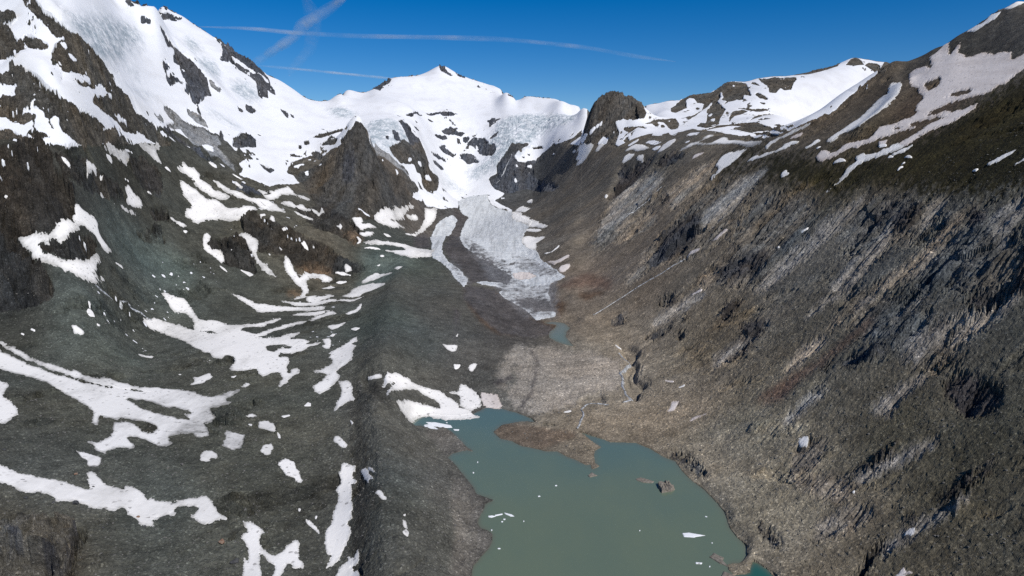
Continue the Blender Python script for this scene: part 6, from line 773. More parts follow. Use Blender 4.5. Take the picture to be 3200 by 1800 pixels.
POND = [82.1,1478.5,86.7,1522.9,103.4,1569.5,107.4,1595.6,84,1604.8,72.4,1615.4,102.1,1627.8,125.3,1612.3,131.5,1590.9,136.7,1561.3,125.8,1525.9,120,1481.2,125.1,1435,130.7,1400.6,118.7,1408.8,107,1422.7,93.4,1445.4]
ISLANDS = [('low brown gravel islet off the tip of the delta',[98.4,824.6,103.9,833.3,110.6,824.6,99.8,819.6]),
('long flat brown gravel islet in the lake',[158.4,814.8,164.9,819,169.5,816.2,180.5,807.9,177.2,803.8,166.1,805.2,159.6,810.7]),
('craggy rock islet with a pale slanted slab in the lake',[183,798.4,193.5,803.8,199.5,802.5,202,786.5,195.9,781.4,184.2,778.3,182.9,789.2]),
('small gravel island nearest the emerald bay',[202.8,639.6,209.5,646.8,217.1,637.8,214.4,632.5,217.3,622.1,210.1,628.1]),
('gravel shoal cut by the bottom of the frame',[201.4,599,205.8,607.2,210,614.5,217.7,607.9,221.6,599])]
FLOES = [('largest ice floe, a long white paddle shape on the lake',[186.5,685.7,193.8,686.6,200.8,684.1,210.2,680.9,200.4,678.5,196.7,676.9,186.3,678.1]),
('thin straight ice floe near the gravel island',[186.2,630.4,192.8,629.3,191.2,626.9,185.8,627.6]),
('small white ice floe off the delta',[30.8,769.9,34.5,771.2,35,768.2,31.3,767.2]),
('tiny round ice floe in the open lake',[12.4,712,14.1,712,14,709.2,12.6,709.2]),
('tiny ice floe nearest the largest one',[140.1,691.9,141.8,691.9,141.1,689.4,139.8,689.6]),
('little ice sliver by the brown shore',[220.8,722.6,224,721,223,718.8,220.6,720.4]),
('tiny ice lump beside the thin straight floe',[197.8,623.8,199.7,624.1,198.7,621.4,197.4,621.7]),
('pale thin ice sliver above the gravel island',[212.7,667.1,214.4,666.7,213.7,664.8,212.3,665.2]),
('tiny ice pair between the delta and the islet',[53.5,798.4,57.2,798.4,56.7,795.2,53.5,795.5]),
('dark tipped ice splinter along the scree shore',[-27.5,722.4,-22.4,723.3,-18.7,721.5,-23.4,718.8,-26.8,719.7]),
('thin ice line stretching from the dark splinter',[-20.1,724.2,-11,727.8,-10.8,725.5,-19.5,721.9]),
('broad ice splinter at the end of the thin ice line',[-9.3,730,0,725.5,2.7,721.5,-1.8,721.5,-7.6,726.4]),
('small ice chip under the thin ice line',[-10.6,716.2,-7,716.2,-7.4,713.1,-10.1,713.5]),
('smaller ice chip by the scree shore',[-12.8,710.5,-9.7,711.4,-9.9,708.3,-12.3,708.3]),
('white ice dot off the shore point',[-23.5,693.5,-21.3,692.7,-21.9,689.4,-23.2,690.2]),
('short white ice bar off the debris shore',[-15.8,656.4,-11.6,656.1,-11.9,653.8,-15.4,654.2]),
('tiny bright ice speck near the submerged rock',[-47.7,866.9,-45.5,866.9,-45.6,861.9,-47.2,862.6]),
('faint ice speck off the scree bank',[-52.1,835,-49.2,835,-49.2,830.9,-51.3,830.9]),
('flat snow covered ice raft below the snow bridge',[-174,1034.7,-166.1,1045.6,-146.4,1042.5,-147.4,1026.1,-159.9,1025.3,-166.8,1029.5]),
('long snow covered ice raft in the teal head of the lake',[-134.3,1009.3,-120.3,1008.5,-94.3,995.9,-91.3,987.1,-110.2,985.9,-125,996.3]),
('small blue ice cluster beside the long raft',[-135.9,997.1,-128.9,1003.2,-118.1,989.1,-109.3,977.3,-123.3,981.2,-133.3,989.1]),
('small ice wedge in the teal head of the lake',[-103.9,1007.3,-100.2,1009.3,-100.3,1002.8]),
('thin ice bar in the teal head of the lake',[-89.2,980.4,-80.1,979.6,-80.5,974.9,-87.3,975.7])]
STREAMS = [('waterfall','white waterfall tumbling down the green scree gully',[-826.5,1332.8,-823.1,1335.8,-818,1348.6,-812.6,1367.6,-807.9,1395.7,-796.2,1420.4,-789.8,1426.8,-781,1428.9,-771.7,1424.3],2.6),
('stream','thin meltwater stream on slabs above the glacier bend',[489,2246,438,2227,369,2205,340,2200,317,2193,290,2169,281,2157],0.9),
('stream','long white stream running down the brown slope to the snout',[434.8,1646.5,420.5,1645.6,410.7,1648.4,371.2,1649.5,338.3,1659.3,305.5,1663.8,283.2,1660.8,258.3,1655.9,249.6,1651.5,240.8,1646.2,195.7,1610.1],1),
('stream','frothy grey stream in the rocky gorge',[217,1333.2,220.9,1307.2,231.5,1276.8,220.2,1254.5,208.5,1228.7,202.2,1224.1,200.7,1180.2,194.2,1150.3,193.4,1102.4,200.9,1087.6,195,1081.8,181.9,1072.4],2.4),
('stream','braided grey stream entering the lake across the beach',[158.5,1063.1,131.3,1073.6,120.9,1067.9,112.1,1046,112.7,1020.8,103.1,985.2,97.6,975.4],1.6),
('waterfall','thread of water down the dark rock wall beside the icefall',[0,4514,-28,4400,-56,4315,-80,4253,-103,4221],3)]
BOULDER = [('big dark boulder on the edge of the long white snow river',-457.7,662.4,6.56,'dark'),
('reddish boulder at the lower rim of the snow river',-390.9,658.4,3.45,'rust'),
('rust faced boulder on the smooth grey rock hump',-290.8,625.0,7.28,'rust'),
('dark boulder below the tip of the snow river',-375.9,642.3,3.74,'dark'),
('dark boulder pair member nearest the rock knoll',-411.1,630.6,3.31,'dark'),
('black boulder at the edge of the near rock knoll',-441.9,625.6,3.28,'dark'),
('dark block in a gap of the snow river',-511.0,665.8,4.27,'dark'),
('flat topped dark block under the snow river',-478.6,660.6,3.85,'dark'),
('dark rock outcrop beside the forked snow patch',-264.0,592.6,8.28,'dark'),
('dark stone sitting in the snow river',-464.6,704.7,2.87,'dark'),
('rusty stone on scree above the snow river',-496.8,726.5,3.81,'rust'),
('pale slab of stone on the open scree',-399.2,773.9,4.06,'grey'),
('pale round stone on the open scree',-411.8,764.3,3.12,'grey'),
('small pale stone under the round bitten snow patch',-398.7,748.0,2.61,'grey'),
('dark stone at the frame edge above the snow river',-601.4,759.4,4.42,'dark'),
('dark stone on the smooth scree near the frame bottom',-344.4,637.8,2.97,'dark'),
('pale stone beside the torn snow wedge',-489.2,762.1,2.66,'grey')]
CONTRAIL = [('broad curling contrail crossing two others',[-20865,56262,7400,-18323,50990,7400,-12393,40868,7400,-10774,37211,7400,-9357,35065,7400,-7518,31906,7400,-6879,30746,7400],353,2.2),
('upright faded contrail crossing the broad one',[-18438,58804,7400,-16636,53935,7400,-14782,49826,7400,-12885,45512,7400,-11301,40618,7400,-9897,36008,7400,-9217,32679,7400,-8890,30816,7400],430,1.3),
('long thin contrail running across the whole sky',[-16537,37952,7400,-13717,38500,7400,-12362,39648,7400,-8763,40743,7400,-4286,41122,7400,-877,41639,7400,1229,42576,7400,4775,44740,7400,8406,48357,7400,11675,50792,7400],173,0.27),
('thin straight contrail ending behind the snow mountain',[-18829,52844,7400,-16493,54842,7400,-13773,57504,7400,-9894,61302,7400],148,0.5)]
REGION = [('mountainside','snow streaked dark mountainside with rock spurs above green scree',[-3070,3282,-2958,3240,-2858,3211,-2833,3199,-2696,3158,-2682,3158,-2408,3083,-2394,3083,-2248,3038,-2190,3015,-2030,2944,-1972,2912,-1849,2832,-1733,2745,-1722,2740,-1689,2715,-1652,2695,-1635,2695,-1635,2710,-1645,2740,-1785,2988,-1802,3032,-1819,3094,-1820,3146,-1814,3169,-1800,3181,-1735,3083,-1719,3072,-1699,3072,-1645,3117,-1621,3129,-1675,3252,-1636,3258,-1959,3933,-1967,3984,-1947,3977,-1977,4073,-1970,4096,-1971,4134,-1950,4164,-1922,4180,-1818,4187,-1790,4203,-1768,4234,-1663,4329,-1602,4361,-1534,4377,-1496,4321,-1499,4385,-1452,4401,-1360,4525,-1330,4592,-1303,4677,-1290,4695,-1304,4660,-1244,4369,-1212,4184,-1176,3925,-1128,3450,-1093,3218,-1050,2904,-1035,2795,-1014,2614,-998,2533,-960,2473,-901,2456,-885,2481,-871,2516,-822,2658,-813,2673,-782,2660,-765,2646,-729,2613,-663,2559,-573,2418,-535,2370,-480,2218,-454,2089,-446,1974,-491,1913,-503,1884,-518,1768,-526,1734,-535,1706,-581,1704,-614.7,1694.4,-645.3,1677.7,-706.2,1635,-724,1595.1,-752.2,1545.1,-763.7,1517,-775.7,1460.7,-777.2,1433.6,-774.5,1403,-760.1,1317.3,-755.3,1297.8,-732.8,1227.5,-719,1174.8,-714.7,1148.8,-712.8,1127.5,-713.9,1085.8,-759,1092.2,-838,1112.1,-863,1113.8,-916.6,1028.9,-931.9,967.9,-940.4,944.1,-942.8,941.2,-1007.8,933.7,-1076.8,1006.6,-1151.8,1088.3,-1487,1476.3,-1580.6,1585.2,-1707,1731,-1972,2032,-2284,2381,-2608,2735,-3147,3313]),
('snow_mountain','white snow mountain with a small rocky peak and a broken icefall',[-897,2444,-960,2473,-998,2533,-1014,2614,-1035,2795,-1050,2904,-1093,3218,-1118,3377,-1150,3662,-1170,3831,-1185,3933,-1238,4227,-1330,4609,-1276,4712,-1226,4773,-1186,4791,-1172,4826,-1318,5532,-1297,5553,-1267,5532,-1248,5563,-1176,5583,-1154,5604,-1139,5656,-1125,5719,-1174,6112,-1141,6237,-985,6353,-961,6412,-940,6495,-925,6628,-929,6916,-906,7005,-876,7057,-811,7123,-776,7136,-666,7136,-502,7215,-296,7189,-192,7149,-156,7083,-122,7096,-88,7057,-48,6225,12,6168,41,6089,72,6100,132,6044,162,6044,192,6022,334,5847,390,5804,391,5411,443,5381,470,5381,495,5352,525,5381,483,4712,507,4712,508,4703,515,4703,511,4703,461,4351,396,3764,386,3730,413,4183,375,4185,338,4204,303,4254,249,4413,210,4557,189,4597,166,4620,142,4627,47,4595,0,4598,-49,4509,-148,4360,-116,4201,-90,4158,-40,4094,-170,4075,-280,4101,-296,4027,-291,3696,-300,3578,-313,3504,-332,3469,-371,3422,-391,3412,-427,3371,-456,3310,-468,3263,-478,3409,-495,3409,-503,3407,-521,3346,-550,3276,-560,3261,-572,3252,-623,3249,-638,3256,-733,3581,-612,2932,-621,2918,-633,2916,-644,2902,-671,2896,-703,2922,-720,2943,-740,2972,-766,3019,-788,3047,-819,3056,-845,3047,-878,3011,-886,2993,-895,2928,-897,2845,-890,2741,-860,2731,-819,2669,-873,2489]),
('snow_plateau','snow covered plateau with dark rock knobs behind the domed butte',[694,3756,879,4626,931,4643,1003,4634,1078,4643,1088,4583,1127,4652,1370,4721,1575,4729,1698,4703,1810,4712,1936,4756,2024,4809,2049,4818,2120,4871,2165,4916,2231,5008,2283,5063,2384,5110,2446,5129,2512,5101,2647,5073,2696,5082,1103,2062,1117,2055,1088,2014,1075,2001,1047,1985,1039,2020,1007,2009,949,2006,939,2003,911,1976,899,1968,852,1948,824,1959,811,1977,795,2011,747,2040,742,2172,764,2356,759,2425,733,2431,700,2459,663,2475,642,2503,627,2603,615,2791,594,2976,543,3216,496,3349,541,3528,540,3576,529,3630,602,3608,623,3577,660,3585,687,3627,697,3653,691,3679]),
('rock_butte','pointed brown rock butte beside the icefall',[-634,2923,-624,2930,-775,3714,-611,2955,-605,2950,-712,3505,-667,3366,-632,3276,-602,3270,-576,3284,-552,3315,-543,3348,-522,3370,-503,3407,-478,3409,-466,3253,-492,3084,-496,2914,-492,2724,-493,2658,-497,2607,-520,2432,-535,2370,-573,2418,-663,2559,-729,2613,-782,2660,-813,2673,-829,2704,-860,2731,-890,2741,-917,2896,-902,2949,-852,3028,-828,3043,-800,3044,-765,3016,-740,2972,-721,2946,-687,2913,-672,2902,-658,2901,-645,2907]),
('rock_butte','domed dark rock butte with bare cliffs on the skyline',[511,4703,431,3818,442,3755,467,3811,532,3804,666,3756,683,3756,687,3690,700,3653,660,3585,623,3577,578,3612,529,3630,540,3576,541,3528,496,3349,459,3478,444,3512,411,3554,380,3634,367,3703,356,4034,379,4162,414,4198,387,3778,395,3714,402,3747]),
('hillside','brown rocky hillside with slanting slabs and dark turf',[-40,4094,-90,4158,-116,4201,-148,4360,-49,4509,0,4598,47,4595,142,4627,166,4620,189,4597,210,4557,249,4413,306,4239,345,4168,366,4148,383,4086,371,3742,382,3656,413,3574,446,3531,461,3498,496,3350,543,3218,571,3097,595,2978,616,2794,628,2605,642,2505,657,2463,674,2432,719,2374,738,2358,745,2339,750,2280,746,2195,744,2123,747,2038,760,2021,776,2010,809,1970,825,1962,894,1971,979,1998,1016,2024,1028,2036,1047,2042,2384,4616,2505,4779,2589,4903,1099,2066,1122,2051,1137,2051,1147,2055,1174,2074,1191,2074,1207,2070,1256,2040,1282,2040,1286,2032,1297,2036,1322,2036,1328,2032,1405,2032,1425,2025,1508,2021,1512,2017,1631,2017,1744,2051,1913,2112,1927,2120,1953,2128,1958,2132,1761,1913,1575.6,1698.7,1005.9,1043,910.6,934.5,845.2,859.3,792.9,798.5,736.7,732.7,675.7,661.1,632.7,610.5,568.4,534.3,502.8,457.1,476.3,457.1,455.6,468.5,447.5,474.3,416.7,503.5,344.4,591.1,316.3,592.9,289.2,590.7,258.7,599.3,247.8,657.7,244.5,685.8,242.4,703.7,241.6,767.4,206.9,885.2,180.1,934.5,201.9,1095.5,244,1295.5,233,1426.9,198.8,1459.7,162,1484.4,148.1,1594.6,144,1620.9,139,1639.7,111.6,1670,109,1809,138,1877,154,1931,120,2045,104,2187,84,2305,36,2480,70,2868,87,3001,31,3203,16,3289,0,3537,-20,3708,-42,3784,-63,3828,-85,3860,-136,3988,-99,4038]),
('glacier','grey white glacier tongue filling the valley head',[-294,3712,-300,4052,-284,4123,-262,4126,-147,4097,-136,3988,-117,3899,-47,3768,-23,3699,0,3537,16,3289,31,3203,87,3001,64,2875,52,2781,36,2480,62,2354,84,2305,96,2184,120,2045,154,1931,135,1906,112,1901,99,1820,104,1749,102.9,1692.7,111.6,1670,108.5,1652,57.9,1615.6,49.2,1648.5,32.3,1695.5,0,1751,-20,1776,-37,1822,-20,1892,0,2001,-36,2096,-62,2150,-106,2206,-170,2376,-197,2549,-238,3144,-238,3211,-218,3445,-260,3499]),
('glacier','narrow pale side arm of ice along the dark moraine band',[-289,3399,-265,3344,-284,3112,-245,2482,-243,2350,-227,2226,-203,2135,-150,2015,-127,1933,-126,1865,-132,1828,-147,1887,-165,1938,-183,2012,-215,2102,-247,2165,-267,2226,-283,2401,-307,2544,-362,3062,-357,3245,-328,3344])]

# ---------------------------------------------------------------- materials
def lin(c):
    c = np.asarray(c, float) / 255.0
    return np.where(c <= 0.04045, c / 12.92, ((c + 0.055) / 1.055) ** 2.4)

class NT:
    def __init__(self, name):
        self.m = bpy.data.materials.new(name)
        self.m.use_nodes = True
        self.t = self.m.node_tree
        self.b = self.t.nodes["Principled BSDF"]
        self.pos = self.new("ShaderNodeNewGeometry").outputs["Position"]
    def new(self, kind, **kw):
        n = self.t.nodes.new(kind)
        for k, v in kw.items():
            setattr(n, k, v)
        return n
    def put(self, sock, v):
        if hasattr(v, "is_linked") or isinstance(v, bpy.types.NodeSocket):
            self.t.links.new(v, sock)
        else:
            sock.default_value = v
    def noise(self, scale, detail=6, rough=0.6, stretch=None, vec=None):
        n = self.new("ShaderNodeTexNoise")
        v = vec or self.pos
        if stretch:
            mp = self.new("ShaderNodeMapping")
            self.put(mp.inputs["Vector"], v)
            mp.inputs["Rotation"].default_value = stretch[3:] if len(stretch) > 3 else (0, 0, 0)
            mp.inputs["Scale"].default_value = stretch[:3]
            v = mp.outputs[0]
        self.put(n.inputs["Vector"], v)
        n.inputs["Scale"].default_value = scale
        n.inputs["Detail"].default_value = detail
        n.inputs["Roughness"].default_value = rough
        return n.outputs["Fac"]
    def voro(self, scale, feature='F1', out="Distance"):
        n = self.new("ShaderNodeTexVoronoi", feature=feature)
        self.put(n.inputs["Vector"], self.pos)
        n.inputs["Scale"].default_value = scale
        return n.outputs[out]
    def math(self, op, a, b=0.0, c=0.0, clamp=False):
        n = self.new("ShaderNodeMath", operation=op, use_clamp=clamp)
        self.put(n.inputs[0], a); self.put(n.inputs[1], b); self.put(n.inputs[2], c)
        return n.outputs[0]
    def remap(self, v, a, b, c=0.0, d=1.0, smooth=False):
        n = self.new("ShaderNodeMapRange", clamp=True)
        if smooth:
            n.interpolation_type = 'SMOOTHSTEP'
        self.put(n.inputs["Value"], v)
        for k, x in zip(("From Min", "From Max", "To Min", "To Max"), (a, b, c, d)):
            self.put(n.inputs[k], x)
        return n.outputs[0]
    def mix(self, f, a, b, blend='MIX'):
        n = self.new("ShaderNodeMix", data_type='RGBA', blend_type=blend)
        self.put(n.inputs["Factor"], f)
        self.put(n.inputs[6], a if not isinstance(a, tuple) else (*a, 1.0)[:4])
        self.put(n.inputs[7], b if not isinstance(b, tuple) else (*b, 1.0)[:4])
        return n.outputs[2]
    def attr(self, name, out="Color"):
        return self.new("ShaderNodeAttribute", attribute_name=name).outputs[out]
    def sep(self, col):
        n = self.new("ShaderNodeSeparateColor")
        self.put(n.inputs[0], col)
        return n.outputs
    def bump(self, h, strength, dist):
        n = self.new("ShaderNodeBump")
        n.inputs["Strength"].default_value = strength
        n.inputs["Distance"].default_value = dist
        self.put(n.inputs["Height"], h)
        self.t.links.new(n.outputs[0], self.b.inputs["Normal"])
    def finish(self, base, rough=0.9, spec=0.2):
        self.put(self.b.inputs["Base Color"], base)
        self.put(self.b.inputs["Roughness"], rough)
        self.put(self.b.inputs["Specular IOR Level"], spec)
        return self.m

def snow_colour(n, clean, dirt, amount, thin=None):
    streak = n.noise(0.012, 6, 0.65, stretch=(1.0, 0.35, 1.0))
    fine = n.noise(0.12, 5, 0.7)
    f = n.math('MULTIPLY', n.remap(streak, 0.47, 0.66), n.remap(fine, 0.3, 0.7, 0.4, 1.0))
    if thin is not None:
        f = n.math('ADD', f, n.math('MULTIPLY', thin, n.remap(fine, 0.25, 0.65, 0.35, 1.2)))
    f = n.math('MULTIPLY', f, amount, clamp=True)
    return n.mix(f, clean, dirt)

def ground_material():
    n = NT("alpine ground")
    tint = n.attr("tint")
    cov = n.sep(n.attr("cover"))
    snow, ice, rough = cov[0], cov[1], cov[2]
    crag = n.remap(n.attr("cover", "Alpha"), 0.2, 0.9)
    big = n.noise(0.007, 8, 0.62)
    mid = n.noise(0.045, 8, 0.72)
    grit = n.noise(0.35, 6, 0.75)
    stone = n.voro(0.55, out="Color")
    sv_ = n.sep(stone)[0]
    kb = n.math('MULTIPLY', n.remap(big, 0.25, 0.75, 0.72, 1.28), n.remap(mid, 0.3, 0.7, 0.36, 1.64))
    ks = n.math('MULTIPLY', n.remap(big, 0.3, 0.7, 0.80, 1.20), n.remap(mid, 0.3, 0.7, 0.58, 1.42))
    k = n.math('ADD', n.math('MULTIPLY', kb, crag), n.math('MULTIPLY', ks, n.math('SUBTRACT', 1.0, crag)))
    k = n.math('MULTIPLY', k, n.remap(grit, 0.3, 0.7, 0.55, 1.45))
    k = n.math('MULTIPLY', k, n.remap(n.math('POWER', sv_, 14.0), 0.0, 1.0, 0.95, 2.2))
    kc = n.new("ShaderNodeCombineColor")
    for i in range(3):
        n.put(kc.inputs[i], k)
    rock = n.mix(1.0, tint, kc.outputs[0], 'MULTIPLY')
    # iron stain and lichen, in their own patches
    stain = n.noise(0.018, 5, 0.7)
    rock = n.mix(n.math('MULTIPLY', n.remap(stain, 0.56, 0.74, 0.0, 0.55), n.remap(crag, 0.0, 1.0, 0.25, 1.0)), rock, n.mix(1.0, rock, (1.25, 1.02, 0.80), 'MULTIPLY'))
    stain2 = n.noise(0.03, 5, 0.7, stretch=(1, 1, 1.3))
    rock = n.mix(n.remap(stain2, 0.58, 0.8, 0.0, 0.5), rock, n.mix(1.0, rock, (0.78, 0.86, 0.90), 'MULTIPLY'))
    # glacier ice: grey-blue with debris streaks along the flow
    flow = n.noise(0.055, 8, 0.75, stretch=(1.0, 0.055, 0.4, 0, 0, 0.10))
    crev = n.noise(0.05, 8, 0.8, stretch=(0.5, 1.0, 0.6, 0, 0, -0.4))
    icec = n.mix(n.remap(flow, 0.47, 0.72, 0.0, 0.75), (0.63, 0.65, 0.66), (0.20, 0.20, 0.20))
    icec = n.mix(n.remap(crev, 0.48, 0.66, 0.0, 0.7), icec, (0.32, 0.36, 0.39))
    icef = n.remap(n.math('ADD', ice, n.remap(mid, 0.2, 0.8, -0.25, 0.25)), 0.40, 0.60)
    base = n.mix(icef, rock, icec)
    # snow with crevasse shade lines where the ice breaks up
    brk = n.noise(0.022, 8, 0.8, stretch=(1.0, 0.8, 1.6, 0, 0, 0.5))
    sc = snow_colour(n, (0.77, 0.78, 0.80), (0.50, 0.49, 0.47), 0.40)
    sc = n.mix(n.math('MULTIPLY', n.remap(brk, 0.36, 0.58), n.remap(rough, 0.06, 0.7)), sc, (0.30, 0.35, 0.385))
    edge = n.math('ADD', snow, n.remap(grit, 0.2, 0.8, -0.16, 0.16))
    sf = n.remap(edge, 0.44, 0.56)
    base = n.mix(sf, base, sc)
    hgt = n.math('ADD', n.math('MULTIPLY', mid, 3.0), n.math('MULTIPLY', grit, 0.9))
    hgt = n.math('MULTIPLY', hgt, n.remap(sf, 0.0, 1.0, 1.0, 0.04))
    n.bump(n.math('MULTIPLY', hgt, n.remap(crag, 0.0, 1.0, 1.0, 1.7)), 0.85, 1.6)
    return n.finish(base, 0.92, 0.12)

def snow_material(name, clean, dirt, amount):
    n = NT(name)
    c = snow_colour(n, clean, dirt, amount, n.sep(n.attr('thin'))[0])
    spk = n.voro(0.3, out="Color")
    c = n.mix(n.remap(n.math('POWER', n.sep(spk)[1], 22.0), 0.4, 0.8, 0.0, 0.6), c, (0.16, 0.15, 0.14))
    h = n.noise(0.09, 5, 0.6)
    n.bump(h, 0.35, 0.9)
    return n.finish(c, 0.75, 0.2)

def water_material(name, near, far, y_near, y_far):
    n = NT(name)
    sx = n.new("ShaderNodeSeparateXYZ")
    n.put(sx.inputs[0], n.pos)
    f = n.remap(n.math('ADD', sx.outputs[1], n.remap(n.noise(0.006, 4, 0.5), 0.2, 0.8, -120, 120)), y_near, y_far, smooth=True)
    c = n.mix(f, near, far)
    plume = n.noise(0.011, 5, 0.6, stretch=(1.0, 0.45, 1.0, 0, 0, 0.5))
    c = n.mix(n.remap(plume, 0.40, 0.64, 0.0, 0.8), c, n.mix(1.0, c, (1.13, 1.07, 1.0), 'MULTIPLY'))
    shoal = n.math('MULTIPLY', n.sep(n.attr('shore'))[0], n.remap(n.noise(0.06, 5, 0.7), 0.3, 0.7, 0.5, 2.2), clamp=True)
    c = n.mix(n.math('MULTIPLY', shoal, 0.75), c, (0.135, 0.125, 0.088))
    wind = n.remap(n.noise(0.008, 4, 0.6, stretch=(0.5, 1.0, 1.0)), 0.4, 0.65)
    h = n.math('MULTIPLY', n.math('ADD', n.noise(0.7, 4, 0.6), n.noise(0.09, 3, 0.5)), n.remap(wind, 0.0, 1.0, 0.4, 1.0))
    n.bump(h, 0.22, 0.25)
    return n.finish(c, n.remap(wind, 0.0, 1.0, 0.10, 0.26) if 'pond' not in name else 0.5, 0.45 if 'pond' not in name else 0.1)

def stone_material(name, a, b):
    n = NT(name)
    f = n.noise(0.5, 7, 0.7)
    c = n.mix(n.remap(f, 0.35, 0.65), a, b)
    n.bump(n.noise(1.2, 5, 0.7), 0.6, 0.4)
    return n.finish(c, 0.9, 0.15)

M_GROUND = ground_material()
M_SNOW = snow_material("melting snow", (0.85, 0.83, 0.795), (0.42, 0.41, 0.385), 0.75)
M_GREY = snow_material("grey old snow", (0.80, 0.785, 0.755), (0.27, 0.265, 0.25), 1.0)
M_DUST = snow_material("dusty snow", (0.70, 0.64, 0.60), (0.42, 0.36, 0.32), 0.8)
M_FLOE = snow_material("floating ice", (0.82, 0.84, 0.86), (0.55, 0.60, 0.62), 0.3)
M_LAKE = water_material("silty lake water", (0.122, 0.162, 0.115), (0.096, 0.152, 0.132), 700, 1020)
M_BAY = water_material("clear green water", (0.012, 0.085, 0.065), (0.03, 0.11, 0.09), 560, 680)
M_POND = water_material("meltwater pond", (0.12, 0.17, 0.165), (0.14, 0.17, 0.165), 1400, 1600)
M_STONE = stone_material("rubble stone", (0.07, 0.07, 0.067), (0.20, 0.19, 0.175))
M_DARKSTONE = stone_material("dark boulder", (0.035, 0.036, 0.04), (0.09, 0.09, 0.09))
M_RUST = stone_material("rusty boulder", (0.16, 0.07, 0.04), (0.26, 0.20, 0.15))
M_ISLET = stone_material("lake gravel", (0.13, 0.11, 0.09), (0.27, 0.245, 0.21))

def foam_material():
    n = NT("white water")
    f = n.noise(0.22, 6, 0.75)
    c = n.mix(n.remap(f, 0.42, 0.6), (0.12, 0.12, 0.115), (0.60, 0.62, 0.64))
    return n.finish(c, 0.4, 0.4)
M_FOAM = foam_material()

def contrail_material(dens):
    """thin ice cloud: mostly see-through, denser where the sight line crosses more of it"""
    n = NT("contrail ice cloud")
    t = n.t
    lw = n.new("ShaderNodeLayerWeight")
    lw.inputs["Blend"].default_value = 0.5
    core = n.math('POWER', n.math('SUBTRACT', 1.0, lw.outputs["Facing"], clamp=True), 1.6)
    wisp = n.math('MULTIPLY', n.remap(n.noise(0.0006, 6, 0.65), 0.3, 0.7, 0.35, 1.0), n.remap(n.noise(0.00025, 4, 0.6), 0.40, 0.60, 0.25, 1.0))
    a = n.math('MULTIPLY', n.math('MULTIPLY', core, wisp), dens, clamp=True)
    d, tl, tr = n.new("ShaderNodeBsdfDiffuse"), n.new("ShaderNodeBsdfTranslucent"), n.new("ShaderNodeBsdfTransparent")
    for s in (d, tl):
        s.inputs["Color"].default_value = (0.95, 0.95, 0.95, 1)
    m1, m2 = n.new("ShaderNodeMixShader"), n.new("ShaderNodeMixShader")
    t.links.new(d.outputs[0], m1.inputs[1]); t.links.new(tl.outputs[0], m1.inputs[2])
    m1.inputs[0].default_value = 0.4
    n.put(m2.inputs[0], a)
    t.links.new(tr.outputs[0], m2.inputs[1]); t.links.new(m1.outputs[0], m2.inputs[2])
    t.links.new(m2.outputs[0], t.nodes["Material Output"].inputs["Surface"])
    t.nodes.remove(n.b)
    return n.m

# ---------------------------------------------------------------- mesh helpers
def tag(o, label, cat, kind=None, group=None):
    o["label"] = label
    o["category"] = cat
    if kind: o["kind"] = kind
    if group: o["group"] = group
    return o

def link_mesh(name, verts, quads, mat, tris=None, smooth=False):
    me = bpy.data.meshes.new(name)
    verts = np.asarray(verts, np.float32).reshape(-1, 3)
    faces = np.asarray(quads if tris is None else tris, np.int32)
    k = faces.shape[1]
    me.vertices.add(len(verts)); me.vertices.foreach_set("co", verts.ravel())
    me.loops.add(faces.size); me.loops.foreach_set("vertex_index", faces.ravel())
    me.polygons.add(len(faces))
    me.polygons.foreach_set("loop_start", np.arange(0, faces.size, k, dtype=np.int32))
    me.polygons.foreach_set("use_smooth", np.full(len(faces), smooth, bool))
    me.update(calc_edges=True)
    me.materials.append(mat)
    o = bpy.data.objects.new(name, me)
    COL.objects.link(o)
    return o

def grid_mesh(name, rs, cs, z, keep, mat, attrs=None, smooth=False):
    """part of the terrain grid as one mesh; keep = bool per cell"""
    nr, nc = z.shape
    idx = np.arange(nr * nc).reshape(nr, nc)
    q = np.stack([idx[:-1, :-1], idx[:-1, 1:], idx[1:, 1:], idx[1:, :-1]], -1)[keep]
    used = np.zeros(nr * nc, bool); used[q.ravel()] = True
    new = np.cumsum(used) - 1
    v = np.stack([GX[rs, cs], GY[rs, cs], z], -1).reshape(-1, 3)[used]
    o = link_mesh(name, v, new[q], mat, smooth=smooth)
    for an, arr in (attrs or {}).items():
        a = o.data.color_attributes.new(an, 'FLOAT_COLOR', 'POINT')
        a.data.foreach_set("color", np.ascontiguousarray(arr.reshape(-1, 4)[used], np.float32).ravel())
    return o

# ---------------------------------------------------------------- terrain relief
Z = base_height(SPOT)
Z = fit_skyline(shape_features(Z, CREST, CARVE), SKYLINE)
CI = np.broadcast_to(np.arange(NC, dtype=np.float32)[None, :], (NR, NC))
RI = np.broadcast_to(np.arange(NR, dtype=np.float32)[:, None], (NR, NC))
frag = 0.55 * perlin(CI / 9.0, RI / 9.0, 3) + 0.35 * perlin(CI / 3.7, RI / 3.7, 4) + 0.25 * perlin(CI / 1.9, RI / 1.9, 5)

